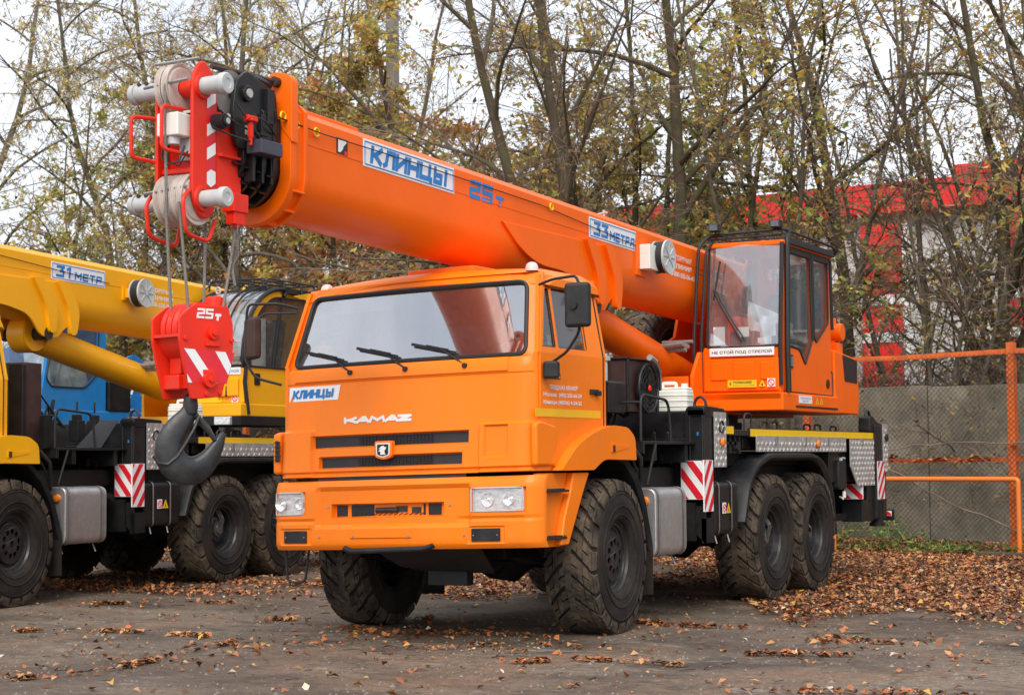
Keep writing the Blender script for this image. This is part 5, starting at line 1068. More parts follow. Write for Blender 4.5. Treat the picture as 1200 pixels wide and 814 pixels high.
    for z0 in (3.62, 3.44, 3.29, 3.165):
        k = .075 if z0 < 3.6 else .085; P = [(.182, -2.70, z0), (.182, -2.61, z0+.05), (.182, -2.61, z0+.05+k), (.182, -2.70, z0+k)]
        if z0 == 3.165: P = [(.182, -2.70, 3.14), (.182, -2.66, 3.12), (.182, -2.61, 3.15), (.182, -2.61, 3.225), (.182, -2.66, 3.235), (.182, -2.70, 3.21)]
        MB().add(P, [tuple(range(len(P)))]).to('white_patch', 'sign_white', bd, ang=0)
    # pins
    for zc, r in ((3.755, .062), (3.035, .058)):
        for s in (1, -1):
            g = MB(); g.lathe([((.176 if s > 0 else -.126), r*.92), (.335*s, r*.92), (.337*s, r*1.12), (.37*s, r*1.12), (.38*s, r*1.0), (.38*s, r*.55), (.375*s, r*.5), (.375*s, .001)], (0, -2.745, zc), 'x', 28); pn = g.to('pin_sleeve', 'pin_grey', hd)
            if s < 0:
                g = MB()
                for x in (-.24, -.30, -.36): g.lathe([(-.0005, .014), (-.0005, .001)], (x, -2.745-.0, zc+r*.93), 'z', 10); g.cyl((x, -2.775, zc+r*.8), (x, -2.79, zc+r*.86), .013, n=10)
                g.to('hole', 'ink_black', pn)
    # sheaves
    def sheave(nm, x, y, z, r, w, m, par):
        g = MB(); g.lathe([(-w/2, r*.30), (-w/2, r*.80), (-w*.32, r*.86), (-w/2, r*.94), (-w/2, r), (-w*.36, r), (0, r*.86), (w*.36, r), (w/2, r), (w/2, r*.94), (w*.32, r*.86), (w/2, r*.80), (w/2, r*.30), (-w/2, r*.30)], (x, y, z), 'x', 44); return g.to(nm, m, par, ang=32)
    for x in (.02, -.035): sheave('head_sheave', x, -2.77, 3.745, .165, .045, 'sheave_white', hd)
    for i in range(5): sheave('head_sheave', -.055+i*.046, -2.755, 3.035, .165, .042, 'sheave_white', hd)
    g = MB(); g.cyl((-.10, -2.755, 3.745), (.15, -2.755, 3.745), .04, n=16); g.cyl((.04, -2.755, 3.745), (.13, -2.755, 3.745), .055, n=16); g.to('sheave_axle', 'beacon_clear' if 0 else 'signal_red', hd)
    for lp in ([(-.11, -2.86, 3.90), (.165, -2.76, 3.935)], [(-.14, -2.93, 3.74), (.17, -2.88, 3.78)], [(-.15, -2.91, 3.07), (.16, -2.88, 3.10)]):
        g = MB(); g.tube(lp, .011, 6); g.to('rope_keeper', 'steel', hd)
    # red guard hoops in front, white box, lower hoops
    for lp, br in (([(-.12, -2.80, 3.56), (-.20, -2.98, 3.56), (-.20, -2.98, 3.30), (-.12, -2.80, 3.28)], .04), ([(.06, -2.75, 3.61), (.06, -3.0, 3.60), (.06, -3.0, 3.33), (.12, -2.80, 3.31)], .04),
                   ([(.16, -2.85, 3.08), (.17, -2.93, 3.02), (.17, -2.90, 2.80), (.17, -2.66, 2.77), (.17, -2.60, 2.92)], .06), ([(-.12, -2.85, 3.08), (-.12, -2.93, 3.0), (-.12, -2.90, 2.80), (-.12, -2.62, 2.76), (-.12, -2.58, 2.92)], .06)):
        g = MB(); g.tube(bend(lp, br), .013, 8); g.to('guard_hoop', 'signal_red', hd)
    g = MB(); g.box(-.04, .13, -2.93, -2.80, 3.42, 3.57); jb = g.to('junction_box', 'plastic_white', hd, bev=.012)
    g = MB(); g.box(.04, .14, -2.80, -2.70, 3.28, 3.60); g.cyl((.06, -2.88, 3.42), (.06, -2.88, 3.37), .04, n=12); g.to('box_back', 'pin_grey', jb, bev=.004)
    g = MB(); g.tube([(-.02, -2.88, 3.38), (-.02, -2.9, 3.30), (.04, -2.92, 3.24), (.12, -2.9, 3.26), (.13, -2.86, 3.36)], .007, 6); g.tube([(.02, -2.88, 3.38), (.03, -2.9, 3.27), (.10, -2.88, 3.23), (.14, -2.84, 3.33)], .006, 6); g.to('wiring', 'rubber_seal', hd)
    g = MB(); g.cyl((.18, -2.62, 3.545), (.27, -2.62, 3.545), .05, n=16); g.cyl((.27, -2.62, 3.545), (.285, -2.62, 3.545), .035, n=16); cm = g.to('camera_mount', 'plastic_black', hd, bev=.004); g = MB(); g.cyl((.2, -2.60, 3.57), (.2, -2.5, 3.60), .02, n=8); g.cyl((.286, -2.62, 3.545), (.29, -2.62, 3.545), .02, n=10); g.to('lens', 'pin_grey', cm)
    g = MB(); g.box(.17, .26, -2.52, -2.36, 2.98, 3.10); g.box(.18, .25, -2.50, -2.38, 2.90, 2.99); g.cyl((.215, -2.44, 2.88), (.215, -2.44, 2.92), .03, n=10); g.to('rope_anchor', 'signal_red', hd, bev=.006)
    # hoist ropes and lifting chain
    for (x0, y0, z0), (x1, y1, z1) in (((.035, -2.925, 3.0), (.06, -2.90, 2.33)), ((.13, -2.915, 3.0), (.165, -2.86, 2.33)), ((.10, -2.60, 3.0), (.13, -2.66, 2.34)), ((.215, -2.44, 2.88), (.25, -2.62, 2.34)), ((.03, -2.93, 3.75), (.035, -2.92, 3.0))):
        g = MB(); g.tube([(x0, y0, z0), (x1, y1, z1)], .010, 7); g.to('hoist_rope', 'rope_steel', hd)
    g = MB(); g.tube([(.24, -2.46, 2.98), (.26, -2.47, 2.7), (.23, -2.5, 2.62), (.265, -2.52, 2.50)], .005, 5); g.tube([(.24, -2.40, 2.90), (.20, -2.42, 2.72), (.24, -2.50, 2.60), (.275, -2.52, 2.50)], .004, 5); g.to('limit_wire', 'rope_steel', hd)

def hook_block():
    """hook block: local x across the plates, local y along them (front is -y), hung from the head"""
    T = empty('hook_block', (0.10, -2.74, .11), R(-14)); T.scale = (.92, .92, .955); tag(T, 'red hook block marked 25т with black hook, hanging from the orange boom', 'crane hook')
    pl = rpoly([(-.225, 2.12), (-.225, 2.27), (-.10, 2.355), (.19, 2.355), (.235, 2.24), (.235, 2.06), (.135, 1.755), (-.12, 1.735), (-.19, 1.97)], [.02, .02, .02, .02, .015, .015, .015, .015, .02])
    for s in (1, -1):
        g = MB(); x0, x1 = (.13, .155) if s > 0 else (-.165, -.14); g.prism(pl, 'x', x0, x1); o = g.to('side_plate', 'signal_red', T, bev=.006)
        g = MB(); g.cyl((s*.155, .05, 2.17), (s*.185, .05, 2.17), .042, n=18); g.cyl((s*.185, .05, 2.17), (s*.20, .05, 2.17), .020, n=8); g.box(*sorted((s*.155, s*.172)), -.01, .11, 2.085, 2.12); g.cyl((s*.155, .02, 1.865), (s*.185, .02, 1.865), .055, n=20); g.cyl((s*.185, .02, 1.865), (s*.198, .02, 1.865), .020, n=8); g.box(*sorted((s*.155, s*.168)), -.03, .07, 1.90, 1.93)
        for y, z in ((-.18, 2.13), (.22, 2.13), (.0, 1.77), (.12, 1.78)): g.cyl((s*.155, y, z), (s*.168, y, z), .016, n=8)
        g.to('pin_boss', 'signal_red', o, bev=.003)
    X = .1555
    glyphs('25', .14, .066, .014, (X, -.085, 2.265), (0, 1, 0), (0, 0, 1), slant=.15).to('load_lettering', 'white_paint', T, ang=0); glyphs('т', .055, .062, .018, (X, .068, 2.255), (0, 1, 0), (0, 0, 1), slant=.15).to('load_lettering', 'white_paint', T, ang=0)
    P = lambda *q: [(X+.003, a_, b_) for a_, b_ in q]
    rp_ = MB().add([(X+.001, a_, b_) for a_, b_ in ((-.20, 2.065), (.245, 2.05), (.178, 1.84), (-.155, 1.84))], [(0, 1, 2, 3)]).to('reflective_patch', 'sign_red', T, ang=0)
    for q in (((-.19, 2.063), (-.10, 2.060), (.095, 1.842), (.0, 1.842)), ((.075, 2.054), (.165, 2.052), (.215, 1.965), (.19, 1.90)), ((-.165, 1.90), (-.12, 1.842), (-.155, 1.842))):
        MB().add(P(*q), [tuple(range(len(q)))]).to('white_stripe', 'sign_white', rp_, ang=0)
    for i in range(4):
        g = MB(); x = -.098+i*.064; r = .175; g.lathe([(-.027, .05), (-.027, r), (-.018, r), (0, r*.88), (.018, r), (.027, r), (.027, .05), (-.027, .05)], (x, .0, 2.20), 'x', 40); g.to('sheave', 'signal_red', T, ang=32)
    g = MB(); g.lathe([(-.125, .188), (.125, .188)], (0, .0, 2.18), 'x', 30)
    g.v = [v for v in g.v]; keep = MB()
    rs = [[(x, .0+.19*math.cos(q), 2.17+.19*math.sin(q)) for x in (-.14, .14)] for q in np.linspace(-PI*.95, -PI*.15, 14)]; keep.rings(rs, False, False)
    keep.bar((-.14, -.205, 2.15), (.13, -.205, 2.15), .03, .02); keep.box(-.13, .12, -.06, .08, 1.93, 1.99); keep.box(-.12, .11, -.09, .10, 1.81, 1.90); keep.to('rope_guard', 'signal_red', T)
    g = MB(); g.box(-.12, .0, -.10, .04, 1.90, 2.02); g.box(-.15, .02, -.13, .02, 1.80, 1.90); g.to('cross_head', 'signal_red', T, bev=.012)
    g = MB(); g.cyl((.02, .18, 2.34), (.02, .18, 2.42), .085, .08, 24); g.cyl((.02, .18, 2.41), (.02, .18, 2.43), .05, n=16); g.box(-.04, .10, .10, .24, 2.28, 2.36); g.to('rope_stop', 'signal_red', T, bev=.008)
    g = MB(); g.tube([(.06, .18, 2.455+.0)]+[(.06+.022*math.cos(q), .18, 2.465+.022*math.sin(q)) for q in np.linspace(-PI/2, 1.4*PI, 14)], .007, 6); g.to('eye_bolt', 'pin_grey', T)
    # ---- hook: lofted ramshorn-like single hook in the plane y-z, turned to face the camera
    H = empty('hook', (0.0, 0, 0), 0, T)
    g = MB(); g.cyl((0, -.01, 1.60), (0, -.01, 1.80), .058, .055, 24); 
    cth = R(30)
    def HP(u, v, t): # in-plane u (rightwards as seen), out of plane t
        return (u*math.cos(cth)*0+u*.45+t*.89, -.01+u*.89-t*.45, v)
    # centre line and half widths
    cl = [(-.0, 1.70, .052, .05), (-.012, 1.64, .062, .055), (-.060, 1.585, .078, .064), (-.110, 1.515, .092, .072), (-.140, 1.44, .104, .080), (-.135, 1.36, .112, .084), (-.09, 1.295, .112, .086), (-.02, 1.262, .106, .084), (.055, 1.278, .096, .080), (.115, 1.330, .078, .072), (.155, 1.400, .058, .060), (.185, 1.460, .042, .047), (.205, 1.505, .026, .032), (.213, 1.53, .010, .014)]
    cl = [(u*1.08, v, a, b) for u, v, a, b in cl]
    rs = []
    for i, (u, v, a, b) in enumerate(cl):
        p0, p1 = cl[max(0, i-1)], cl[min(len(cl)-1, i+1)]; tx, tz = p1[0]-p0[0], p1[1]-p0[1]; l = math.hypot(tx, tz); nx, nz = -tz/l, tx/l
        ring = []
        for k in range(16):
            q = 2*PI*k/16; c_, s_ = math.cos(q), math.sin(q); bb_ = b*(1+.22*c_)  # thicker on the inner side
            ring.append(HP(u+nx*a*c_, v+nz*a*c_, bb_*s_*.62))
        rs.append(ring)
    g.rings(rs); ho = g.to('hook_body', 'hook_black', H, ang=60); sb = ho.modifiers.new('smooth', 'SUBSURF'); sb.levels = 1; sb.render_levels = 1
    g = MB()   # raised rim of the shank plate and the latch
    rim = [(.05, 1.63), (.01, 1.54), (-.05, 1.44), (-.10, 1.365), (-.165, 1.315), (-.23, 1.325), (-.262, 1.37)]
    g.tube([HP(u, v, .055+.01*math.sin(i)) for i, (u, v) in enumerate(rim)], .012, 6)
    g.tube([HP(u, v, .02) for u, v in ((.03, 1.64), (.07, 1.585), (.115, 1.54), (.145, 1.50), (.165, 1.47))], [.02, .022, .02, .018, .016], 8); g.tube([HP(u, v, -.03) for u, v in ((.03, 1.64), (.09, 1.60), (.135, 1.55), (.165, 1.48))], .014, 8); g.to('safety_latch', 'hook_black', H)
    return T

MAIN = dict(cab='cab_orange', crane='crane_orange', main=True)
SECOND = dict(cab='cab_yellow', crane='crane_yellow', main=False)
crane1, boom1 = mobile_crane(MAIN, (0, 0, 0), 0, 'orange truck crane in front, boom lettered КЛИНЦЫ 25т and 33метра', 'truck cranes parked side by side')
crane2, boom2 = mobile_crane(SECOND, (-6.287, -.053, 0), .067, 'yellow truck crane marked 31метр, parked left of the orange one', 'truck cranes parked side by side')
hook_block()
def canister(name, loc, rz, label):
    T = empty(name, loc, rz); tag(T, label, 'canister')
    g = MB(); g.prism(rrect(-.165, .165, -.12, .12, .04), 'z', 0, .20); g.prism(rrect(-.158, .158, -.113, .113, .04), 'z', .195, .225); g.to('body', 'plastic_white', T, bev=.018, seg=3)
    g = MB()
    for z in (.05, .10, .15): g.tube([(a, b, z) for a, b in rrect(-.166, .166, -.121, .121, .04)], .006, 5, closed=True)
    g.to('ribs', 'plastic_white', T)
    g = MB(); g.tube(bend([(-.10, 0, .22), (-.10, 0, .265), (.03, 0, .265), (.03, 0, .22)], .03), .016, 8); g.to('handle', 'plastic_white', T)
    g = MB(); g.cyl((.11, 0, .22), (.11, 0, .26), .032, n=16); g.to('cap', 'plastic_white', T); return T
canister('canister', (.80, 3.46, 1.80), .1, 'white plastic canister standing on the black deck behind the orange cab')
# ------------------------------------------------------------------ ground
from mathutils import noise as mnoise
FW2 = Vector((-.465, .885)); CAM2 = Vector((7.115, -11.766)); RT2 = Vector((.885, .465))
def leafd(x, y):
    """how thickly fallen leaves lie at a spot of the yard: drifts along the fence and under the trucks"""
    p = Vector((x, y))-CAM2; d = p.dot(FW2); s = p.dot(RT2); n = mnoise.noise(Vector((x*.55, y*.55, 3)))+.5*mnoise.noise(Vector((x*1.6, y*1.6, 7)))
    n2 = mnoise.noise(Vector((x*.25, y*.9, 11)))
    edge = 14.9+(-.35 if s > 2.2 else 2.3+.25*max(0, -s))+(1.2 if 0 < s <= 2.2 else 0)
    k = (d-edge)/1.1+n*1.5
    v = max(0, min(1, k))
    if s < 2: v *= max(.05, min(1, .55+n2*1.6))
    return v
def ground():
    xs = np.concatenate([np.linspace(-300, -32, 14), np.linspace(-30, 16, 185), np.linspace(18, 300, 14)]); ys = np.concatenate([np.linspace(-60, -13, 8), np.linspace(-12, 22, 137), np.linspace(24, 500, 16)])
    G = [[(x, y, (.012*mnoise.noise(Vector((x*.5, y*.5, 0)))+.006*mnoise.noise(Vector((x*1.7, y*1.7, 2)))-.006+.05*max(0, min(1, (y-10.5+.27*x)/3)) if -30 < x < 16 and -12 < y < 22 else 0)) for x in xs] for y in ys]
    g = MB().grid(G); o = g.to('ground', None, None, ang=0); tag(o, kind='structure')
    for p in o.data.polygons: p.use_smooth = True
    at_ = o.data.attributes.new('mould', 'FLOAT', 'POINT'); at_.data.foreach_set('value', [leafd(v.co.x, v.co.y) if -30 < v.co.x < 16 and -12 < v.co.y < 22 else 1. for v in o.data.vertices])
    m = bpy.data.materials.new('worn_asphalt'); m.use_nodes = True; t = m.node_tree; b = t.nodes['Principled BSDF']; L = t.links.new
    c = N(t, 'ShaderNodeTexCoord')
    def noi(s, d=8, r=.6, sc=(1, 1, 1)):
        mp = N(t, 'ShaderNodeMapping'); mp.inputs['Scale'].default_value = sc; L(c.outputs['Object'], mp.inputs[0])
        n = N(t, 'ShaderNodeTexNoise'); n.inputs['Scale'].default_value = s; n.inputs['Detail'].default_value = d; n.inputs['Roughness'].default_value = r; L(mp.outputs[0], n.inputs['Vector']); return n.outputs[0]
    def ramp(i, a, b_, ca, cb):
        r = N(t, 'ShaderNodeValToRGB'); e = r.color_ramp.elements; e[0].position = a; e[1].position = b_; e[0].color = ca+(1,); e[1].color = cb+(1,); L(i, r.inputs[0]); return r.outputs[0]
    def mixc(f, a, b_, fc=None):
        x = N(t, 'ShaderNodeMix', data_type='RGBA'); L(f, x.inputs[0])
        for k, v in ((6, a), (7, b_)):
            if isinstance(v, tuple): x.inputs[k].default_value = v+(1,)
            else: L(v, x.inputs[k])
        return x.outputs[2]
    base = ramp(noi(.45, 9, .66, (.7, 1.2, 1)), .40, .62, (.105, .074, .049), (.255, .193, .138))
    base = mixc(ramp(noi(1.1, 9, .75, (.8, .5, 1)), .50, .60, (0, 0, 0), (.75,)*3), base, (.27, .165, .10))
    base = mixc(ramp(noi(.9, 9, .72, (.6, 1, 1)), .53, .62, (0, 0, 0), (.8,)*3), base, (.060, .049, .040))
    base = mixc(ramp(noi(2.3, 8, .7, (.5, 1, 1)), .60, .66, (0, 0, 0), (.6,)*3), base, (.36, .33, .29))
    fine = ramp(noi(55, 4, .75), .36, .66, (.5,)*3, (1.3,)*3)
    mu = N(t, 'ShaderNodeMix', data_type='RGBA', blend_type='MULTIPLY'); mu.inputs[0].default_value = 1; L(base, mu.inputs[6]); L(fine, mu.inputs[7]); base = mu.outputs[2]
    mu = N(t, 'ShaderNodeMix', data_type='RGBA', blend_type='MULTIPLY'); mu.inputs[0].default_value = 1; L(base, mu.inputs[6]); L(ramp(noi(11, 7, .75), .34, .66, (.58,)*3, (1.22,)*3), mu.inputs[7]); base = mu.outputs[2]
    vo = N(t, 'ShaderNodeTexVoronoi'); vo.feature = 'DISTANCE_TO_EDGE'; vo.inputs['Scale'].default_value = .42
    wp = N(t, 'ShaderNodeMix', data_type='RGBA'); wp.inputs[0].default_value = .12; L(c.outputs['Object'], wp.inputs[6])
    nn = N(t, 'ShaderNodeTexNoise'); nn.inputs['Scale'].default_value = 1.6; nn.inputs['Detail'].default_value = 6; L(c.outputs['Object'], nn.inputs['Vector']); sc_ = N(t, 'ShaderNodeVectorMath', operation='SCALE'); sc_.inputs['Scale'].default_value = 9; L(nn.outputs[1], sc_.inputs[0]); L(sc_.outputs[0], wp.inputs[7]); L(wp.outputs[2], vo.inputs['Vector'])
    crack = ramp(vo.outputs['Distance'], .001, .012, (.5,)*3, (0, 0, 0)); base = mixc(crack, base, (.05, .038, .028))
    at2 = N(t, 'ShaderNodeAttribute'); at2.attribute_name = 'mould'
    base = mixc(ramp(at2.outputs['Fac'], .25, .85, (0, 0, 0), (.9,)*3), base, ramp(noi(9, 6, .7), .35, .65, (.045, .022, .012), (.12, .055, .025)))
    L(base, b.inputs['Base Color']); L(ramp(noi(.8, 6), .42, .6, (.48,)*3, (.92,)*3), b.inputs['Roughness'])
    bp = N(t, 'ShaderNodeBump'); bp.inputs['Strength'].default_value = .8; bp.inputs['Distance'].default_value = .018; L(noi(24, 9, .8), bp.inputs['Height'])
    bp2 = N(t, 'ShaderNodeBump'); bp2.inputs['Strength'].default_value = .7; bp2.inputs['Distance'].default_value = .02; bp2.invert = True; L(crack, bp2.inputs['Height']); L(bp.outputs[0], bp2.inputs['Normal']); L(bp2.outputs[0], b.inputs['Normal'])
    o.data.materials.append(m); return o
ground()
def leafmat(name, col, rough=.6, trans=.25):
    m = bpy.data.materials.new(name); m.use_nodes = True; t = m.node_tree; b = t.nodes['Principled BSDF']; L = t.links.new
    g = N(t, 'ShaderNodeObjectInfo'); c = N(t, 'ShaderNodeTexCoord'); n = N(t, 'ShaderNodeTexNoise'); n.inputs['Scale'].default_value = 3.5; n.inputs['Detail'].default_value = 4; L(c.outputs['Object'], n.inputs['Vector'])
    r = N(t, 'ShaderNodeValToRGB'); r.color_ramp.elements[0].position = .35; r.color_ramp.elements[1].position = .65; r.color_ramp.elements[0].color = tuple(x*.62 for x in col)+(1,); r.color_ramp.elements[1].color = tuple(min(1, x*1.3) for x in col)+(1,); L(n.outputs[0], r.inputs[0]); L(r.outputs[0], b.inputs['Base Color'])
    b.inputs['Roughness'].default_value = rough
    if trans:
        tl = N(t, 'ShaderNodeBsdfTranslucent'); L(r.outputs[0], tl.inputs[0]); ms = N(t, 'ShaderNodeMixShader'); ms.inputs[0].default_value = trans; L(b.outputs[0], ms.inputs[1]); L(tl.outputs[0], ms.inputs[2]); L(ms.outputs[0], t.nodes['Material Output'].inputs[0])
    MATS[name] = m
for n_, c_ in dict(leaf_olive=(.50, .46, .13), leaf_green=(.34, .45, .11), leaf_grey=(.58, .55, .36), leaf_yellow=(.78, .60, .14), leaf_gold=(.66, .40, .09), leaf_rust=(.60, .26, .09), leaf_orange=(.76, .40, .16), leaf_brown=(.40, .22, .11), leaf_dark=(.045, .055, .02),
                   litter_rust=(.40, .13, .040), litter_brown=(.13, .052, .022), litter_tan=(.50, .25, .10), litter_gold=(.55, .30, .05), litter_pale=(.62, .50, .36)).items(): leafmat(n_, c_, .6, .0 if n_.startswith('lit') else .5)
def leaf_mesh(name, C, size, mats, probs, up=.0, seed=0, elong=2.0, parent=None, curl=.25, flat=False):
    """many small pointed leaves: each two folded triangles pairs round its midrib"""
    r = np.random.default_rng(seed); n = len(C); C = np.asarray(C, float)
    a = r.uniform(0, 2*PI, n)
    if flat: tilt = r.normal(0, .28, n); d = np.stack([np.cos(a)*np.cos(tilt), np.sin(a)*np.cos(tilt), np.sin(tilt)], 1); nrm = np.stack([r.normal(0, .3, n), r.normal(0, .3, n), np.ones(n)], 1)
    else: z = r.uniform(-1, .45, n)-up; d = np.stack([np.cos(a), np.sin(a), z], 1); nrm = r.normal(0, 1, (n, 3))
    d /= np.linalg.norm(d, axis=1)[:, None]; s = np.cross(d, nrm); s /= np.linalg.norm(s, axis=1)[:, None]+1e-9; u = np.cross(s, d)
    L_ = size*r.uniform(.45, 1.5, n)[:, None]; w_ = L_/elong
    c0 = C-d*L_*.5; c1 = C+d*L_*.5+u*L_*r.uniform(-curl, curl, n)[:, None]; m0 = C-d*L_*.05+u*w_*.18
    k = r.uniform(.6, 1.4, n)[:, None]
    V = np.stack([c0, C+s*w_*.5+u*w_*.3*k, c1, C-s*w_*.5+u*w_*.3*k, m0], 1).reshape(-1, 3)
    b = np.arange(n)[:, None]*5; F = np.concatenate([b+[0, 1, 4], b+[1, 2, 4], b+[2, 3, 4], b+[3, 0, 4]], 1).reshape(-1, 3) if flat else np.concatenate([b+[0, 1, 2], b+[0, 2, 3]], 1).reshape(-1, 3)
    me = bpy.data.meshes.new(name); nf = len(F)
    me.vertices.add(len(V)); me.vertices.foreach_set('co', V.ravel()); me.loops.add(nf*3); me.loops.foreach_set('vertex_index', F.ravel().astype(np.int32)); me.polygons.add(nf); me.polygons.foreach_set('loop_start', np.arange(nf, dtype=np.int32)*3)
    mi = r.choice(len(mats), n, p=np.array(probs)/sum(probs)); me.update(); me.polygons.foreach_set('material_index', np.repeat(mi, 4 if flat else 2).astype(np.int32)); me.validate()
    for q in mats: me.materials.append(MATS[q])
    return me
def add_mesh(me, name, parent=None):
    o = bpy.data.objects.new(name, me); COL.objects.link(o); o.parent = parent; return o
# fallen leaves
def litter():
    r = np.random.default_rng(21); P = []; tries = 0
    def zg(x, y): return .012*mnoise.noise(Vector((x*.5, y*.5, 0)))+.006*mnoise.noise(Vector((x*1.7, y*1.7, 2)))-.006+.05*max(0, min(1, (y-10.5+.27*x)/3))
    while len(P) < 52000 and tries < 260000:   # sampled over the yard, thick where leafd says so
        tries += 1
        d = 13.2+(r.random()**.8)*25; s = r.uniform(-.32*d-1, .32*d+1.); x, y = CAM2.x+FW2.x*d+RT2.x*s, CAM2.y+FW2.y*d+RT2.y*s
        if y > 13.6-.269*x+2.5: continue
        v = leafd(x, y)
        if r.random() < v*v: P.append((x, y, zg(x, y)+.006+.022*v*r.random()))
    strips = [((-1.0, -3.5), (-.97, -.68), .16, 900), ((-.97, -.68), (-.3, .25), .10, 260), ((-3.3, -.6), (-1.7, -.25), .10, 420), ((-3.0, .9), (-1.9, 1.3), .10, 420), ((-1.6, 1.6), (-.6, 1.9), .08, 200), ((1.2, -.9), (2.4, -.6), .10, 200), ((2.6, .2), (4.6, .5), .08, 260), ((2.9, 1.4), (3.3, 1.5), .12, 160), ((3.2, -1.6), (5, -1.4), .06, 260),
              ((-1.9, .9), (-.4, .6), .05, 90), ((.2, -.4), (1.4, .2), .10, 160), ((0.3, 2.2), (2.1, 2.0), .20, 500), ((-4.8, 1.6), (-3.6, 2.6), .2, 420), ((-.9, .3), (.9, .9), .22, 300)]
    for (x0, y0), (x1, y1), w_, n in strips:
        for i in range(n):
            t = r.random(); cl = mnoise.noise(Vector((t*5, x0, y0))); 
            if mnoise.noise(Vector(((x0+(x1-x0)*t)*2.3, (y0+(y1-y0)*t)*2.3, 5))) < .0 and r.random() < .93: continue
            w_ = w_*(.6+.8*r.random()); x, y = x0+(x1-x0)*t+r.normal(0, w_)*.9+.15*math.sin(t*6+x0), y0+(y1-y0)*t+r.normal(0, w_*.7)+.12*math.sin(t*4+y0); P.append((x, y, zg(x, y)+.006+.02*r.random()))
    for i in range(950):
        d = 9+r.random()*14; s = r.uniform(-.32*d, .32*d); x, y = CAM2.x+FW2.x*d+RT2.x*s, CAM2.y+FW2.y*d+RT2.y*s; P.append((x, y, zg(x, y)+.008))
    me = leaf_mesh('leaf_litter', P, .058, ['litter_rust', 'litter_brown', 'litter_tan', 'litter_gold', 'litter_pale'], [.42, .30, .22, .04, .02], seed=5, elong=1.6, flat=True)
    tag(add_mesh(me, 'leaf_litter'), 'drift of rust brown fallen leaves over the yard and along the fence', 'fallen leaves', kind='stuff')
    # crumbs, chips and twigs
    g = MB(); rr = random.Random(4)
    for i in range(3200):
        d = 9+rr.random()*12; s = rr.uniform(-.32*d, .32*d); x, y = CAM2.x+FW2.x*d+RT2.x*s, CAM2.y+FW2.y*d+RT2.y*s; k = rr.uniform(.004, .015)*(1 if rr.random() < .95 else 1.8); z = zg(x, y)
        g.add([(x-k, y-k*.6, z-.002), (x+k, y-k, z-.002), (x+k*.4, y+k, z-.002), (x, y, z+k*.8)], [(0, 1, 3), (1, 2, 3), (2, 0, 3)])
    o = g.to('gravel_bits', mat('chip', (.20, .18, .16), .9, var=.4, scale=1.5), None, ang=0); tag(o, 'small stones and crumbs scattered on the worn asphalt', 'gravel', kind='stuff')
    g = MB()
    for i in range(90):
        d = 9.5+rr.random()*9; s = rr.uniform(-.3*d, .3*d); x, y = CAM2.x+FW2.x*d+RT2.x*s, CAM2.y+FW2.y*d+RT2.y*s; a = rr.uniform(0, PI); l = rr.uniform(.04, .16); z = zg(x, y)+.006
        g.tube([(x, y, z), (x+l*.5*math.cos(a)+.01, y+l*.5*math.sin(a), z+.006), (x+l*math.cos(a), y+l*math.sin(a)+.012, z+.002)], rr.uniform(.002, .005), 4)
    tag(g.to('fallen_twigs', mat('twig_wood', (.06, .045, .035), .9), None), 'short dark twigs lying about on the asphalt', 'twigs', kind='stuff')
litter()
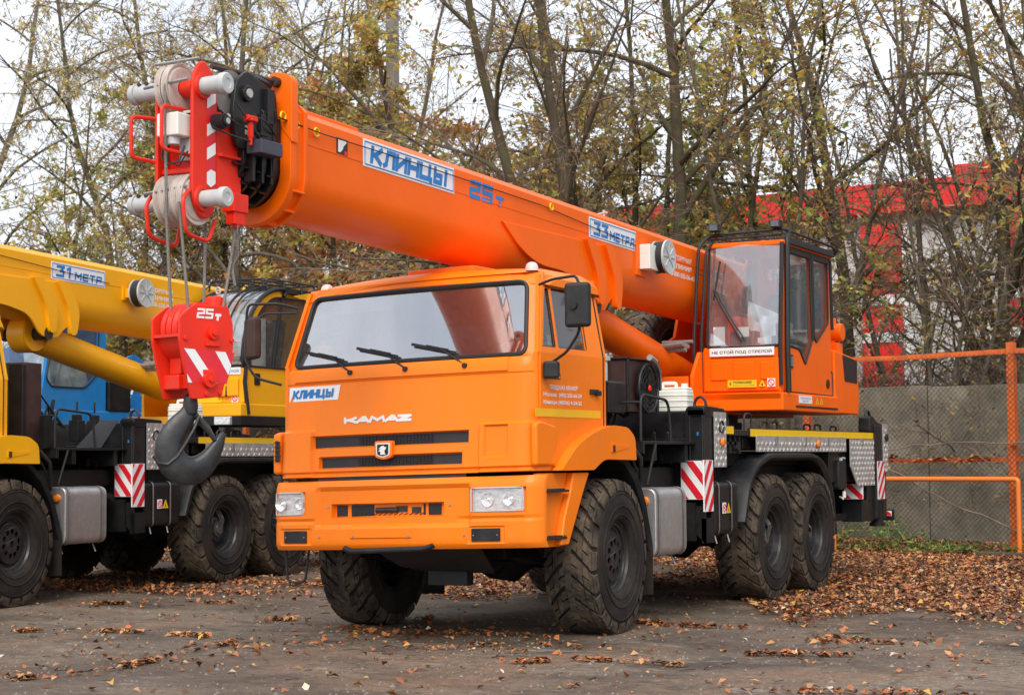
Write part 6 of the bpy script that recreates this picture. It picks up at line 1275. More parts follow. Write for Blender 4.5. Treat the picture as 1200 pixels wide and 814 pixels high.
# ------------------------------------------------------------------ trees
mat('bark_brown', (.095, .066, .042), .92, var=.35, scale=7, bump=.8, bscale=22, dirt=(.09, .10, .04), damt=.8, dscale=3)
mat('bark_grey', (.125, .10, .075), .92, var=.35, scale=8, bump=.8, bscale=26, dirt=(.07, .075, .035), damt=.7, dscale=3)
mat('twig', (.19, .14, .105), .9, var=.3, scale=5)
mat('twig_red', (.12, .05, .04), .85, var=.3, scale=5)
def make_tree(seed, H=12., r0=.17, stems=1, lean=(0, 0), low=2., limbs=13, spread=.38, leaf=1800, lsize=.085, mats=(), probs=(), elong=2.2, droop=.2, tw=1.0, gnarl=.12, clump=0., bark='bark_brown', lowbias=1.):
    """wood of one tree as two meshes (trunk and limbs; twigs) and its leaves"""
    rr = np.random.default_rng(seed); W = MB(); TW = MB(); tips = []
    def path(p, d, L_, r_a, r_b, n, wob, trop):
        P = [p.copy()]; d = d/np.linalg.norm(d)
        for i in range(n):
            d = d+rr.normal(0, wob, 3)+np.array([0, 0, trop]); d /= np.linalg.norm(d); P.append(P[-1]+d*L_/n)
        return P, np.linspace(r_a, r_b, n+1)
    def perp(d, ang):
        a = rr.normal(0, 1, 3); a -= d*(a@d); a /= np.linalg.norm(a); return d*math.cos(ang)+a*math.sin(ang)
    for s_ in range(stems):
        az = rr.uniform(0, 2*PI); d0 = np.array([lean[0], lean[1], 1.])+(np.array([math.cos(az), math.sin(az), 0])*rr.uniform(.12, .34) if stems > 1 else 0)
        h = H*rr.uniform(.8, 1.05); base = np.array([rr.normal(0, .15), rr.normal(0, .15), -.2]) if stems > 1 else np.array([0, 0, -.2])
        P, Rr = path(base, d0, h, r0*(1 if s_ == 0 else rr.uniform(.5, .9)), .02, 14, gnarl*.5, .03); W.tube(P, Rr, 9)
        for k in range(limbs):
            f = (low+(h*.95-low)*((k+rr.random())/limbs)**lowbias)/h; i = min(13, f*14); i0 = int(i); p = P[i0]+(P[i0+1]-P[i0])*(i-i0); ra = Rr[i0]; dd = P[i0+1]-P[i0]; dd /= np.linalg.norm(dd)
            L1 = h*spread*(1.15-f*.75)*rr.uniform(.6, 1.25); Q, Rq = path(p, perp(dd, rr.uniform(.45, 1.15)), L1, min(ra*.55, .02+.012*L1), .009, 8, gnarl, .06-droop*.25); W.tube(Q, Rq, 6, cap=False)
            for j in range(int(7+L1*1.6)):
                q = rr.uniform(.12, .98)*8; q0 = min(7, int(q)); p2 = Q[q0]+(Q[q0+1]-Q[q0])*(q-q0); d2 = Q[q0+1]-Q[q0]; d2 /= np.linalg.norm(d2)
                L2 = L1*rr.uniform(.18, .42); S, Rs = path(p2, perp(d2, rr.uniform(.4, 1.0)), L2, .009+.003*L2, .004, 5, gnarl*1.2, -droop*.18); TW.tube(S, Rs, 3, cap=False); tips.append(S)
                for m in range(int(3*tw)):
                    q_ = rr.uniform(.25, 1)*5; k0 = min(4, int(q_)); p3 = S[k0]; d3 = S[k0+1]-S[k0]; d3 /= np.linalg.norm(d3)
                    U, Ru = path(p3, perp(d3, rr.uniform(.35, .9)), L2*rr.uniform(.35, .8), .0055, .003, 3, gnarl*1.3, -droop*.35); TW.tube(U, Ru, 3, cap=False); tips.append(U)
    C = []
    wts = rr.random(len(tips))**(1+clump*4); wts /= wts.sum(); idx = rr.choice(len(tips), leaf, p=wts)
    for i in idx:
        S = tips[i]; q = rr.random()**.7*(len(S)-1); k = min(len(S)-2, int(q)); C.append(S[k]+(S[k+1]-S[k])*(q-k)+rr.normal(0, .05+.05*clump, 3))
    me1 = W.mesh('trunk'); me2 = TW.mesh('twigs'); me3 = leaf_mesh('crown', C, lsize, list(mats), probs, up=droop, seed=seed, elong=elong)
    for m_, k in ((me1, bark), (me2, 'twig')):
        m_.materials.append(MATS[k]); m_.polygons.foreach_set('use_smooth', [True]*len(m_.polygons))
    return me1, me2, me3
WILLOW = (['leaf_grey', 'leaf_olive', 'leaf_yellow', 'leaf_brown', 'leaf_rust'], [.38, .2, .14, .18, .10])
GOLD = (['leaf_gold', 'leaf_yellow', 'leaf_olive', 'leaf_green', 'leaf_brown'], [.30, .26, .20, .08, .16])
GREEN = (['leaf_green', 'leaf_olive', 'leaf_yellow', 'leaf_gold', 'leaf_dark'], [.32, .28, .18, .18, .04])
RUST = (['leaf_rust', 'leaf_orange', 'leaf_brown', 'leaf_gold'], [.38, .16, .32, .14])
BARE = (['leaf_brown', 'leaf_gold', 'leaf_olive'], [.5, .25, .25])
PROTO = {
 'willow': dict(seed=1, H=13, r0=.13, limbs=16, spread=.42, leaf=8000, lsize=.115, elong=4.0, droop=.55, tw=1.5, mats=WILLOW[0], probs=WILLOW[1], bark='bark_grey', low=2.0),
 'willow2': dict(seed=2, H=13, r0=.14, stems=3, limbs=11, spread=.34, leaf=8000, lsize=.115, elong=3.6, droop=.5, tw=1.3, mats=WILLOW[0], probs=WILLOW[1], bark='bark_brown', low=2.6),
 'gold': dict(seed=3, H=10, r0=.13, stems=2, limbs=14, spread=.34, leaf=13000, lsize=.125, elong=1.7, droop=.25, tw=1.4, mats=GOLD[0], probs=GOLD[1], clump=.5, low=1.2, lowbias=1.4),
 'green': dict(seed=4, H=11.5, r0=.10, stems=3, limbs=9, spread=.34, leaf=5500, lsize=.12, elong=1.8, droop=.15, tw=1.3, mats=GREEN[0], probs=GREEN[1], clump=.3, low=2.),
 'rust': dict(seed=5, H=8.5, r0=.12, stems=2, limbs=13, spread=.36, leaf=12000, lsize=.13, elong=1.8, droop=.35, tw=1.3, mats=RUST[0], probs=RUST[1], clump=.5, low=1.0, lowbias=1.3),
 'forked': dict(seed=6, H=14, r0=.17, stems=3, limbs=12, spread=.34, leaf=3000, lsize=.09, elong=2.6, droop=.3, tw=2.0, mats=BARE[0], probs=BARE[1], low=3.0, gnarl=.10, bark='bark_brown'),
 'trunk': dict(seed=7, H=14, r0=.17, stems=1, limbs=18, spread=.36, leaf=5000, lsize=.105, elong=2.2, droop=.3, tw=1.4, mats=GOLD[0], probs=GOLD[1], low=2.6, gnarl=.09, bark='bark_brown'),
 'thin': dict(seed=8, H=11, r0=.07, stems=4, limbs=8, spread=.26, leaf=1500, lsize=.085, elong=2.2, droop=.1, tw=1.2, mats=BARE[0], probs=BARE[1], low=1.6, gnarl=.12, bark='bark_grey'),
}
PM = {}
def tree(kind, x, y, sc, rz, label, group=None, cat='tree', tilt=(0, 0)):
    if kind not in PM: PM[kind] = make_tree(**PROTO[kind])
    T = empty(cat, (x, y, -.0), rz); T.scale = (sc, sc, sc); T.rotation_euler = (tilt[0], tilt[1], rz); tag(T, label, cat, group)
    a = add_mesh(PM[kind][0], 'trunk', T); b = add_mesh(PM[kind][1], 'twigs', T); c = add_mesh(PM[kind][2], 'crown', T)
    b['kind'] = 'stuff'; c['kind'] = 'stuff'; return T
G = 'trees in the belt beyond the fence'
for k, x, y, s, rz, lab, tl in [
  ('forked', -4.46, 15.2, 1.0, .6, 'bare forked tree with three brown limbs spreading, above middle of the orange boom', (0, -.12)),
  ('trunk', -4.55, 16.9, 1.0, 1.1, 'straight thick brown trunk just right of the forked bare tree', (0, 0)),
  ('trunk', .95, 17.0, 1.02, 3.0, 'thick dark trunk with olive gold leaves, right of the fence post top', (0, -.05)),
  ('willow2', .15, 18.0, .95, 4.1, 'leafy three stemmed tree before the second red pillar of the shop', (0, .02)),
  ('thin', -.76, 17.9, .95, 1.0, 'cluster of thin bare saplings between the two red pillars', (0, 0)),
  ('trunk', -1.9, 18.3, .9, 5.2, 'brown trunk with yellow leaves in front of the first red pillar', (0, .03)),
  ('green', -3.6, 18.2, 1.0, 2.3, 'tree with green and yellow leaves above the operator cab', (0, 0)),
  ('green', -5.9, 20.3, .95, 5.0, 'slender green leaved tree right of the thick trunk, behind boom lettered 33метра', (0, 0)),
  ('willow', -16.0, 19.2, 1.05, .4, 'ivy brown tree behind the red boom head, its trunk seen below the head', (0, 0)),
  ('rust', -12.6, 19.2, 1.15, 2.2, 'rust leaved tree right above the orange cab roof corner lamp', (0, 0)),
  ('willow2', -18.9, 21.6, 1.1, 3.3, 'fine twigged willow left of the red boom head', (0, 0)),
  ('forked', -19.5, 24.0, 1.0, 1.9, 'dark branched tree right behind black telescope sections', (0, .05)),
  ('trunk', -5.6, 17.4, .8, .2, 'slanting brown tree leaning left beyond the lettering 25т', (0, -.42)),
  ('willow', -19.2, 20.2, 1.0, 5.3, 'pale grey green willow between the frame edge and red boom head', (0, .05)),
  ('willow', -25.6, 20.6, 1.2, 2.0, 'feathery willow in the top left corner of the picture', (0, 0)),
  ('gold', -17.6, 19.0, 1.0, 1.3, 'green and russet vine covered tree above the yellow boom', (0, 0)),
  ('gold', -11.6, 19.0, 1.12, 3.9, 'yellow gold leafed tree behind the sign КЛИНЦЫ on the boom', (0, 0)),
  ('gold', -9.0, 19.3, 1.05, 0.2, 'olive yellow tree behind the blue lettering on the boom', (0, 0)),
  ('willow2', -7.3, 19.6, 1.0, 2.9, 'loose leaved willow left of the bare forked tree', (0, 0)),
  ('willow', 3.3, 18.5, 1.0, 2.9, 'overhanging brown leafed tree at the right edge beyond the fence', (0, -.1)),
  ('thin', -2.6, 17.2, 1.0, 4.4, 'bunch of bare saplings just right of the operator cab', (0, 0)),
  ('thin', .45, 19.4, 1.1, 2.2, 'thin bare stems beside the dark trunk at right', (0, 0)),
  ('rust', -9.6, 18.2, .72, 1.0, 'low rust leaved sapling seen just above the cab roof hatch', (0, 0)),
  ('rust', -11.9, 18.0, .66, 5.0, 'low russet sapling left of the marker lamp on the cab roof', (0, 0)),
  ('green', -18.3, 18.2, .78, 4.4, 'small green and russet tree showing between the hoist ropes and the left sky', (0, 0)),
  ('gold', -7.4, 18.1, .72, 1.9, 'low golden tree beyond the plain middle of the boom', (0, 0)),
  ('thin', 1.9, 17.4, 1.0, 2.9, 'bare twiggy saplings just right of the tall fence post', (0, 0)),
  ('thin', -.2, 17.3, .85, 5.5, 'short bare saplings crossing the second red pillar', (0, 0)),
  ('rust', -14.6, 20.3, 1.0, 4.0, 'orange brown tree seen through the gap under the boom head', (0, 0)),
]: tree(k, x, y, s, rz, lab, G, tilt=tl)
for k, x, y, s, rz in (('willow', 6.5, 17, 1, .5), ('gold', 9.2, 15.5, 1.1, 1.5), ('willow2', 12.3, 15.8, 1.1, 2.5), ('gold', 15.5, 14, 1.2, 4.5), ('willow2', 19, 13.4, 1.1, .9), ('willow', 23, 12, 1.2, 3.9)): tree(k, x, y, s, rz, 'tree of the same belt carrying on past the right edge of the picture', 'trees past the right edge')
SR = ['tall willow massed behind the black telescope sections, second row', 'golden tree half hidden behind the concrete pole, second row', 'grey willow far behind the red boom head, second row', 'bare forked tree far behind the left willows, second row', 'russet tree between golden trees behind the boom sign, second row']
for i, (k, x, y, s, rz) in enumerate([('willow2', -15.6, 25.5, 1.1, .5), ('gold', -13.1, 26.8, .9, 2.5), ('willow', -19.9, 27.0, 1.1, 4.1), ('forked', -23.0, 26.2, 1.0, 3.1), ('rust', -9.8, 24.5, .8, 5.1)]):
    tree(k, x, y, s, rz, SR[i], 'second row of trees behind the belt')
# brush: many thin shoots behind the wall
def brush_mesh(seed, n=170, h=3.8, w=1.3, leaves=500, pal=BARE, lsize=.08):
    rr = np.random.default_rng(seed); W = MB(); C = []
    for i in range(n):
        p = np.array([rr.normal(0, w*.5), rr.normal(0, .45), -.05]); d = np.array([rr.normal(0, .35), rr.normal(0, .25), 1.]); P = [p]; L_ = h*rr.uniform(.45, 1.1)
        for k in range(7):
            d = d/np.linalg.norm(d)+rr.normal(0, .16, 3)+np.array([0, 0, -.05*k*.6]); d /= np.linalg.norm(d); P.append(P[-1]+d*L_/7)
        W.tube(P, np.linspace(rr.uniform(.005, .012), .003, 8), 3, cap=False)
        for m in range(5):
            k = rr.integers(2, 7); e = rr.normal(0, 1, 3); e[2] = abs(e[2])*.6; e /= np.linalg.norm(e); q = P[k]; l = rr.uniform(.25, .8); a = [q, q+e*l*.5+rr.normal(0, .04, 3), q+e*l+rr.normal(0, .08, 3)]; W.tube(a, [.004, .0035, .0025], 3, cap=False); C += [a[2], a[1]]
    C = np.array(C)[rr.choice(len(C), leaves)]+rr.normal(0, .06, (leaves, 3)); m1 = W.mesh('stems'); m1.materials.append(MATS['twig']); return m1, leaf_mesh('foliage', C, lsize, pal[0], pal[1], seed=seed, elong=2.0, up=.3)
BR = [brush_mesh(31), brush_mesh(32, 150, 4.2, 1.5, 900, GOLD, .085), brush_mesh(33, 130, 3.0, 1.4, 700, RUST, .08)]
def bush(i, x, y, sc, rz, label, group, cat='shrub'):
    T = empty(cat, (x, y, 0), rz); T.scale = (sc,)*3; tag(T, label, cat, group); a = add_mesh(BR[i][0], 'stems', T); b = add_mesh(BR[i][1], 'foliage', T); a['kind'] = 'stuff'; b['kind'] = 'stuff'
rb = random.Random(8); j = 0; t_ = -3.5
while t_ < 24:
    x, y = 1.84-.966*t_+.27*3.9, 12.97+.26*t_+.966*(4.0+rb.uniform(-.3, 1.3)); bush([0, 2, 0, 1, 2, 1][j % 6] if t_ > 6 else [0, 0, 1, 0][j % 4], x, y, rb.uniform(.78, 1.15)*(.92 if t_ < 6 else 1), rb.uniform(0, 6), 'tangle of bare brown brush growing behind the concrete wall', 'brush behind the concrete wall'); t_ += .6 if t_ < 6 else 1.3; j += 1
BR.append(brush_mesh(34, 330, 3.3, 1.3, 2400, (['leaf_brown', 'litter_brown', 'leaf_olive', 'litter_rust'], [.4, .35, .12, .13]), .075))
rb = random.Random(18); t_ = -4.5; j = 0
while t_ < 8:
    x, y = 1.84-.966*t_+.27*5.0, 12.97+.26*t_+.966*(5.0+rb.uniform(0, .6)); bush(3, x, y, rb.uniform(.88, 1.1), rb.uniform(0, 6), 'low dense bramble thicket just behind the concrete wall', 'brambles behind the concrete wall', 'bramble'); t_ += .8; j += 1
# conifer at the left edge
def conifer():
    T = empty('conifer', (-22.3, 17.3, 0)); tag(T, 'blue green conifer showing its tip at the left edge above the yellow boom', 'tree'); rr = np.random.default_rng(3); g = MB(); g.tube([(0, 0, 0), (0, 0, 6.6)], [.14, .01], 7); g.to('trunk', 'bark_brown', T); C = []; b = MB()
    for k in range(46):
        z = .8+5.7*k/46; L_ = (6.8-z)*.36
        for q in range(6):
            a = rr.uniform(0, 2*PI); e = np.array([math.cos(a)*L_, math.sin(a)*L_, -.18*L_+.25]); b.tube([(0, 0, z), tuple(np.array([0, 0, z])+e)], [.012, .004], 3, cap=False); C += [np.array([0, 0, z])+e*t+np.array([0, 0, -.04])+rr.normal(0, .05, 3) for t in rr.uniform(.1, 1, 26)]
    b.to('branches', 'twig', T)['kind'] = 'stuff'; leafmat('needle', (.05, .10, .065)); o = add_mesh(leaf_mesh('needles', C, .12, ['needle'], [1], seed=2, elong=5), 'needles', T); o['kind'] = 'stuff'
conifer()
# ------------------------------------------------------------------ fence, wall, railing, pole
FA = Vector((1.84, 12.97)); FD = Vector((-.9656, .2599)); FN = Vector((.2599, .9656))
def fp(t, z=0., n=0.): p = FA+FD*t+FN*n; return (p.x, p.y, z)
mat('fence_orange', (.72, .135, .015), .6, var=.12, scale=5, dirt=(.22, .07, .03), damt=.75, dscale=6, bump=.15)
mat('pipe_orange', (.78, .20, .02), .45, var=.06, scale=5, dirt=(.4, .14, .05), damt=.5, dscale=5)
mat('wire_mesh', (.07, .062, .055), .7, metal=.4, var=.3)
mat('concrete', (.225, .198, .148), .93, var=.35, scale=2.3, bump=.8, bscale=24, dirt=(.075, .068, .045), damt=1., dscale=.8)
mat('concrete_pole', (.30, .275, .24), .9, var=.15, scale=4, bump=.4, bscale=30, dirt=(.16, .14, .11), damt=.6)
H = 2.92
F = empty('chain_link_fence', fp(0)); F.location = (0, 0, 0); tag(F, 'orange framed chain link fence behind the trucks, in front of the concrete wall', 'fence')
posts = [-6.6, -3.3, 0, 3.3, 6.6, 9.9, 13.2, 16.5, 19.8, 23.1, 26.4]
for t in posts:
    g = MB(); a = Vector(fp(t, 0)); g.obox((a.x, a.y, H/2), (FD.x*.055, FD.y*.055, 0), (FN.x*.05, FN.y*.05, 0), (0, 0, H/2)); g.to('post', 'fence_orange', F, bev=.006)
for t0, t1 in zip(posts[:-1], posts[1:]):
    sg = .03*math.sin(t0*1.7)
    for z, r_, nm in ((2.80, .035, 'top_rail'), (1.33, .028, 'middle_rail')):
        g = MB(); A, B = Vector(fp(t0+.05, z)), Vector(fp(t1-.05, z-.0)); M = (A+B)/2+Vector((0, 0, -.02+sg*.5)); g.bar(A, M, r_*1.5, r_*2); g.bar(M, B, r_*1.5, r_*2); g.to(nm, 'fence_orange', F)
    g = MB(); s = .075; w_ = (t1-t0); hh = 2.72; n = int((w_+hh)/s)+1   # diagonal wires of the netting, clipped to the panel
    for k in range(n):
        for sgn in (1, -1):
            u0 = k*s-hh; a0 = max(0, u0); b0 = a0-u0; a1 = min(w_, u0+hh); b1 = a1-u0
            if a1 <= a0: continue
            if sgn < 0: a0, a1 = w_-a0, w_-a1
            P, Q = fp(t0+a0, .06+b0, -.058), fp(t0+a1, .06+b1, -.052 if sgn > 0 else -.058); m = 4; pts = [tuple(Vector(P).lerp(Vector(Q), i/m)) for i in range(m+1)]; g.tube(pts, .0030, 3, cap=False)
    o = g.to('wire_netting', 'wire_mesh', F, ang=0); o['kind'] = 'stuff'
Rl = empty('pipe_railing'); tag(Rl, 'low orange pipe railing with round posts in front of the chain link fence', 'railing')
for a, b in ((-.2, 2.70), (2.85, 6.2), (-4.0, -.34)):
    g = MB(); g.tube(bend([fp(a, .02, -.28), fp(a, 1.06, -.28), fp(b, 1.06, -.28), fp(b, .02, -.28)], .05), .035, 10); g.to('pipe_frame', 'pipe_orange', Rl)
Wl = empty('concrete_wall'); tag(Wl, 'stained grey concrete slab wall behind the chain link fence', 'wall')
for i in range(-8, 12):
    g = MB(); a, b = i*3.02, i*3.02+3.0; h = 2.48+.03*math.sin(i*2.1)
    c = [fp(a, 0, 3.0), fp(b, 0, 3.0), fp(b, 0, 3.16), fp(a, 0, 3.16)]; g.add([(x, y, -.1) for x, y, _ in c]+[(x, y, h) for x, y, _ in c], [(0, 1, 2, 3), (4, 7, 6, 5), (0, 4, 5, 1), (1, 5, 6, 2), (2, 6, 7, 3), (3, 7, 4, 0)]); g.to('slab', 'concrete', Wl, bev=.015)
g = MB(); P = Vector((-11.69, 18.94, 0)); g.tube([P, P+Vector((0, 0, 10.5))], [.19, .135], 8); 
po = empty('utility_pole'); tag(po, 'grey concrete utility pole standing among the trees behind the boom', 'pole'); g.to('shaft', 'concrete_pole', po)
g = MB(); g.lathe([(0, .185), (.09, .185), (.09, .15)], P+Vector((0, 0, 7.55)), 'z', 14); g.bar(P+Vector((-.3, 0, 7.6)), P+Vector((.34, .05, 7.62)), .05, .05); g.to('clamp', 'maroon', po)
for i, (z0, z1, dy) in enumerate(((8.9, 7.2, 0), (8.5, 6.8, .2), (8.1, 6.4, .1), (6.9, 5.2, 0), (6.6, 4.9, .1), (6.3, 4.7, .15))):
    A, B = P+Vector((0, dy, z0)), Vector((-60, 26, z1)); g = MB(); g.tube([A.lerp(B, t)-Vector((0, 0, 1.4*4*t*(1-t)*.5)) for t in np.linspace(0, 1, 12)], .011, 4); tag(g.to('overhead_wire', 'ink_black', None), 'thin dark overhead wire crossing the pale sky at left', 'wire', 'overhead wires at left')
# weeds and dead vines by the fence
leafmat('grass', (.10, .17, .03)); rr = np.random.default_rng(12); C = []; 
for cx, n, hh in ((2.0, 260, .46), (1.6, 120, .30), (2.7, 120, .34), (.7, 90, .12), (-.3, 160, .12), (1.1, 120, .16), (3.2, 160, .18)):
    for i in range(n): x, y, _ = fp(cx+rr.normal(0, .22), 0, -.12+rr.normal(0, .14)); C.append((x, y, .05+rr.random()*hh))
o = add_mesh(leaf_mesh('weeds', C, .09, ['grass', 'leaf_green', 'leaf_olive'], [.6, .25, .15], seed=3, elong=3.5, up=-.8), 'weeds'); tag(o, 'green weeds growing at the foot of the chain link fence', 'weeds', kind='stuff')
for pts, r_ in (([fp(3.0, 1.52, -.1), fp(1.9, 1.22, -.12), fp(.9, .72, -.1), fp(-.3, .30, -.12)], .012), ([fp(2.4, 1.42, -.12), fp(1.2, 1.55, -.12), fp(-.6, 1.56, -.1), fp(-2, 1.7, -.1)], .009), ([fp(.6, 1.5, -.12), fp(.2, 1.2, -.12), fp(-.4, .75, -.12)], .006), ([fp(2.6, .5, -.12), fp(2.0, .95, -.12), fp(1.5, 1.3, -.1)], .005), ([fp(1.3, .62, -.1), fp(.5, .7, -.1), fp(-.3, .85, -.1)], .005)):
    g = MB(); P_ = [Vector(p) for p in pts]; out = []
    for i in range(len(P_)-1):
        for k in range(5): out.append(P_[i].lerp(P_[i+1], k/5)+Vector((0, 0, .02*math.sin(i*5+k*1.9))))
    g.tube(out+[P_[-1]], r_, 5); tag(g.to('dead_vine', 'twig', None), {.012: 'thickest dead vine slanting down across the chain link netting', .009: 'long level dead vine above the rusty middle rail', .006: 'short dead vine near the rear of the orange crane', .005: 'thin dead vine curving over the lower netting'}[r_], 'vine', 'dead vines on the fence netting')
C = [fp(t, 1.33+rr.normal(0, .035), -.06+rr.normal(0, .03)) for t in np.concatenate([rr.uniform(.2, 2.9, 90), rr.uniform(3.4, 8, 60)])]+[fp(rr.uniform(-2, 3), rr.uniform(.2, 2.6), -.08) for i in range(46)]
o = add_mesh(leaf_mesh('caught_leaves', C, .10, ['litter_rust', 'litter_tan', 'litter_brown'], [.5, .3, .2], seed=9, elong=1.6, flat=True), 'caught_leaves'); tag(o, 'rusty dry leaves caught on the middle rail and netting', 'leaves', kind='stuff')
g = MB(); g.bar(fp(.35, .04, -.42), fp(-3.0, .04, -.5), .12, .10); tag(g.to('timber', 'bark_brown', None, bev=.01), 'dark timber lying at the foot of the orange railing', 'timber')
# ------------------------------------------------------------------ shop building
mat('cladding_white', (.66, .65, .63), .55, var=.06, scale=1.5, dirt=(.3, .29, .27), damt=.4)
mat('cladding_red', (.80, .030, .025), .4, var=.05, scale=2, dirt=(.5, .06, .05), damt=.4)
mat('shop_glass', (.10, .13, .16), .15, var=.3, scale=.6)
BA = Vector((3.2, 30.3)); BD = Vector((-.9945, .105)); BN = Vector((.105, .9945))
def bp_(t, z, n=0): p = BA+BD*t+BN*n; return Vector((p.x, p.y, z))
def bbox_(g, t0, t1, z0, z1, n0, n1):
    c = (bp_((t0+t1)/2, (z0+z1)/2, (n0+n1)/2)); return g.obox(c, (BD.x*(t1-t0)/2, BD.y*(t1-t0)/2, 0), (BN.x*(n1-n0)/2, BN.y*(n1-n0)/2, 0), (0, 0, (z1-z0)/2))
S = empty('shop_building'); tag(S, 'white shop building with red fascia and red pillars seen through the trees', 'building')
bbox_(MB(), -12, 24, 0, 7.3, .3, 8).to('wall', 'cladding_white', S); bbox_(MB(), -12, 24, 7.3, 7.45, .26, 8).to('roof', 'cladding_white', S)
for i in range(12):
    t0 = -12+i*3.0; bbox_(MB(), t0+.012, t0+2.988, 7.32, 8.05, -.25, .25).to('fascia_panel', 'cladding_red', S, bev=.01)
bbox_(MB(), 1.4, 6.4, 8.055, 8.32, -.3, .2).to('fascia_crown', 'cladding_red', S, bev=.01)
for z in (1.0, 2.2, 3.4, 4.6, 5.8):
    for i in range(9):
        t0 = -12+i*4.0; bbox_(MB(), t0+.015, t0+3.985, z+.01, z+1.19, .24, .3).to('wall_panel', 'cladding_white', S)
for t in (-4.0, 4.72, 8.35, 14.5):
    q = bbox_(MB(), t-.52, t+.52, 0, 7.05, -.12, .24).to('pillar', 'cladding_red', S)
    for z in (4.15, 5.05+.02, 2.6): bbox_(MB(), t-.525, t+.525, z, z+.24, -.14, .23).to('white_band', 'white_paint', q)
    bbox_(MB(), t-.68, t-.53, 0, 7.05, -.06, .24).to('white_edge', 'white_paint', q)
for t0, t1, z0, z1 in ((1.2, 3.2, 4.6, 6.2), (-2.6, .4, 4.4, 6.1), (-8, -5, 4.4, 6.1), (9.8, 12.8, 4.5, 6.0), (16, 19, 4.5, 6.0), (1.0, 3.4, 2.4, 3.9), (-2.6, .4, 2.2, 3.9), (9.8, 12.8, 2.2, 3.9)):
    wd = bbox_(MB(), t0, t1, z0, z1, .14, .245).to('window', 'white_paint', S)
    m = 3; 
    for k in range(m): bbox_(MB(), t0+.06+(t1-t0-.06)/m*k, t0+(t1-t0-.06)/m*(k+1), z0+.06, z1-.06, .12, .15).to('pane', 'shop_glass', wd)
# colourful low kiosks far behind
for i, (t, w_, h, m_) in enumerate(((21.0, 3.0, 3.2, 'crane_blue'), (24.4, 3.0, 3.6, 'cladding_white'), (27.8, 3.2, 3.1, 'cladding_red'), (31.4, 3.2, 3.5, 'crane_blue'), (35.2, 3.6, 4.6, 'cladding_red'))):
    K = empty('kiosk'); tag(K, ['blue kiosk nearest the shop building, behind the trees', 'white kiosk between the blue and red kiosks', 'small red kiosk right of the second blue kiosk', 'second blue kiosk farther left, behind trees', 'red roofed kiosk farthest left behind the trees'][i], 'kiosk')
    bbox_(MB(), t-w_/2, t+w_/2, 0, h, -3, -.5).to('wall', m_, K); bbox_(MB(), t-w_/2-.15, t+w_/2+.15, h, h+.22, -3.2, -.3).to('roof', 'cladding_red' if i % 2 else 'cladding_white', K); w1 = bbox_(MB(), t-w_*.32, t+w_*.32, 1.2, 2.3, -3.05, -3.0).to('window', 'shop_glass', K); bbox_(MB(), t-w_*.35, t+w_*.35, 2.4, 2.75, -3.06, -3.0).to('sign_board', 'sign_yellow' if i % 2 else 'white_paint', K)
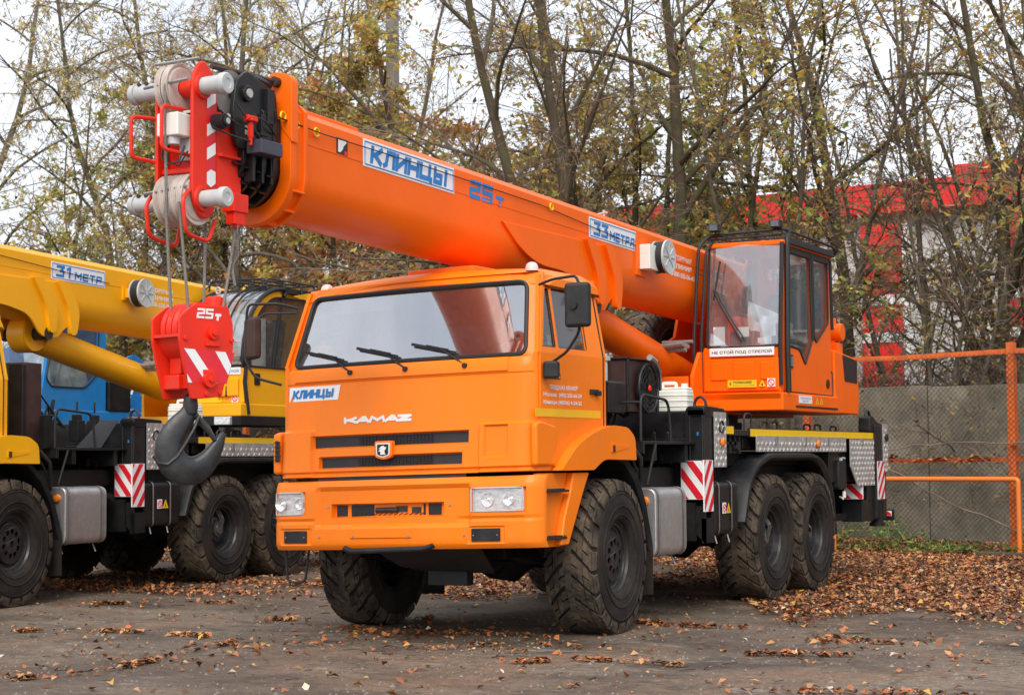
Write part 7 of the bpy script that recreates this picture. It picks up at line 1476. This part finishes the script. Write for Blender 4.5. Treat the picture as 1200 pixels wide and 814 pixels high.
# ------------------------------------------------------------------ blue crane farthest left
def blue_crane():
    T = empty('mobile_crane', (-12.15, 2.85, 0), .05); tag(T, 'blue crane standing behind the yellow crane, its cab full of plastic film', 'truck crane', 'truck cranes parked side by side')
    g = MB()
    for s in (-1, 1): g.box(s*.43-.05, s*.43+.05, .3, 9.2, .85, 1.15)
    for y in (1.0, 2.6, 4.4, 6.0, 7.6, 9.0): g.box(-.4, .4, y-.05, y+.05, .88, 1.1)
    g.box(-1.1, 1.1, 2.0, 9.0, 1.15, 1.55); g.box(-1.15, 1.15, 3.1, 3.6, 1.5, 1.95); g.to('chassis_frame', 'chassis_black', T, bev=.01)
    for s in (1, -1):
        wheel(T, s, 1.25, 'front'); wheel(T, s, 4.94, 'rear'); wheel(T, s, 6.26, 'rear')
    g = MB(); g.prism([(.0, .75), (.0, 1.6), (.15, 2.2), (.35, 2.85), (1.7, 2.9), (1.7, 1.4), (1.6, .75)], 'x', -1.15, 1.15); cb = g.to('driver_cab', 'crane_blue', T, bev=.05); g = MB(); g.add([(-.98, .158, 2.22), (.98, .158, 2.22), (.9, .33, 2.76), (-.9, .33, 2.76)], [(0, 1, 2, 3)]); g.to('windscreen', 'shop_glass', cb, ang=0)
    g = MB(); g.add([(1.156, .35, 2.2), (1.156, 1.3, 2.2), (1.156, 1.3, 2.72), (1.156, .5, 2.72)], [(0, 1, 2, 3)]); g.to('side_window', 'shop_glass', cb, ang=0)
    g = MB(); g.lathe([(0, .75), (.22, .75), (.22, .001)], (0, 6.1, 1.55), 'z', 36); g.to('slew_ring', 'chassis_black', T)
    g = MB(); g.box(-1.15, 1.2, 5.2, 8.0, 1.78, 2.16); g.box(-.5, .4, 5.6, 8.0, 2.1, 3.1); g.box(1.0, 1.2, 7.05, 7.7, 2.2, 2.75) if 0 else None; g.to('turntable', 'crane_blue', T, bev=.02)
    g = MB(); g.box(.55, 1.15, 4.2, 5.1, 1.56, 2.0); g.box(.9, 1.22, 6.95, 7.5, 2.16, 2.62); g.to('equipment_boxes', 'deck_black', T, bev=.02)
    # operator cab
    oc = empty('operator_cab', (0, 0, 0), 0, T)
    side = [(5.36, 2.16), (6.92, 2.16), (6.92, 3.95), (5.75, 3.95)]; win = rpoly([(5.50, 2.62), (5.62, 2.50), (6.40, 2.50), (6.72, 2.74), (6.72, 3.80), (5.80, 3.80)], [.06, .06, .08, .08, .05, .06])
    holes('side_wall', [side, win], .05, lambda u, v, t: (1.15+t, u, v), 'crane_blue', oc, bev=.004)
    g = MB(); g.tube([(1.18, a, b) for a, b in win], .014, 5, closed=True); g.to('window_seal', 'rubber_seal', oc)
    g = MB(); g.add([(1.155, a, b) for a, b in win], [tuple(range(len(win)))]); g.to('side_pane', 'crane_side_glass', oc, ang=0)
    g = MB(); g.box(.15, .2, 5.4, 6.92, 2.16, 3.95) if 0 else None; g.box(.15, 1.17, 6.87, 6.92, 2.16, 3.9); g.box(.12, 1.2, 5.68, 6.98, 3.95, 4.02); g.bar((.16, 5.34, 2.2), (.16, 5.72, 3.95), .06, .06); g.box(.14, 1.16, 5.34, 5.40, 2.16, 2.5); g.to('cab_frame', 'crane_blue', oc, bev=.01)
    g = MB(); g.add([(.17, 5.40, 2.5), (1.14, 5.40, 2.5), (1.14, 5.73, 3.93), (.17, 5.73, 3.93)], [(0, 1, 2, 3)]); g.to('front_pane', 'crane_glass', oc, ang=0)
    g = MB(); g.box(.5, .95, 6.2, 6.6, 2.3, 2.6); g.box(.5, .95, 6.55, 6.7, 2.6, 3.2); g.to('seat', 'seat_pink', oc, bev=.04)
    g = MB(); g.grid([[(.35+.75*a, 5.95+.55*a*0+.10*math.sin(11*a+3*b)+.05*math.sin(23*a), 2.3+b*1.0*(1-.2*math.sin(3*a))) for a in np.linspace(0, 1, 30)] for b in np.linspace(0, 1, 10)]); g.grid([[(1.05+.05*math.sin(13*a+4*b), 5.7+.9*a, 2.3+b*.85*(1-.25*a)) for a in np.linspace(0, 1, 26)] for b in np.linspace(0, 1, 9)]); g.to('plastic_film', 'film_plastic', oc)
    # winch drum and boom foot behind the cab
    g = MB(); g.lathe([(-.3, .001), (-.3, .34), (-.26, .34), (-.26, .2), (.26, .2), (.26, .34), (.3, .34), (.3, .001)], (.6, 8.0, 2.75), 'x', 32); g.box(.2, 1.0, 7.8, 8.6, 2.05, 2.45); g.bar((.92, 7.6, 2.3), (.92, 8.3, 2.9), .06, .08); wn = g.to('winch', 'crane_blue', T, bev=.008)
    g = MB(); g.tube([(.95, 7.7, 2.2), (.98, 7.85, 2.5), (.95, 8.0, 2.75)], .02, 6); g.tube([(.95, 7.5, 2.3), (.99, 7.8, 2.2), (.95, 8.3, 2.35)], .016, 6); g.to('hoses', 'white_paint', wn)
    g = MB(); g.cyl((.2, 7.2, 2.78), (.5, 8.6, 2.80), .13, n=18); g.to('drum_cover', 'plastic_white', T)
    g = MB(); g.box(-.35, .1, -1.5, 8.0, 3.30, 3.80); g.to('boom', 'crane_blue', T, bev=.05)
    g = MB()
    for i in range(4): g.box(.2+.22*i, .3+.22*i, 2.3+.1*i, 2.42+.1*i, 1.55, 2.0+.05*(i % 2))
    g.to('valves', 'deck_black', T)
blue_crane()
canister('canister', (-5.50, 4.35, 1.80), .05, 'white plastic canister half hidden behind the black hook, on yellow crane deck')
# ------------------------------------------------------------------ pieces that stand apart become objects of their own
def split_apart():
    for o in [x for x in bpy.data.objects if x.type == 'MESH' and x.parent and not x.get('kind') and x.data.users == 1]:
        me = o.data; nv = len(me.vertices)
        if nv > 6000 or nv == 0: continue
        root = list(range(nv))
        def find(a):
            while root[a] != a: root[a] = root[root[a]]; a = root[a]
            return a
        for e in me.edges:
            a, b = find(e.vertices[0]), find(e.vertices[1])
            if a != b: root[a] = b
        ids = {}; isl = [ids.setdefault(find(i), len(ids)) for i in range(nv)]; k = len(ids)
        if k < 2 or k > 60: continue
        lo = [[1e9]*3 for _ in range(k)]; hi = [[-1e9]*3 for _ in range(k)]
        for v in me.vertices:
            q = isl[v.index]
            for c in range(3): lo[q][c] = min(lo[q][c], v.co[c]); hi[q][c] = max(hi[q][c], v.co[c])
        size = [max(h-l for h, l in zip(hi[i], lo[i])) for i in range(k)]; grp = list(range(k))
        def fg(a):
            while grp[a] != a: a = grp[a]
            return a
        for i in range(k):
            for j in range(i+1, k):
                g = math.sqrt(sum(max(0, lo[i][c]-hi[j][c], lo[j][c]-hi[i][c])**2 for c in range(3)))
                if g <= max(.02, .5*max(size[i], size[j])):
                    a, b = fg(i), fg(j)
                    if a != b: grp[a] = b
        pcs = sorted({fg(i) for i in range(k)})
        if len(pcs) < 2: continue
        big = max(pcs, key=lambda p: sum(size[i] for i in range(k) if fg(i) == p))
        import bmesh
        for p in pcs:
            bm = bmesh.new(); bm.from_mesh(me); bm.verts.ensure_lookup_table()
            bmesh.ops.delete(bm, geom=[v for v in bm.verts if fg(isl[v.index]) != p], context='VERTS')
            m2 = me.copy(); bm.to_mesh(m2); bm.free()
            if p == big: keep = m2
            else:
                c = o.copy(); c.data = m2; COL.objects.link(c)
        o.data = keep
split_apart()
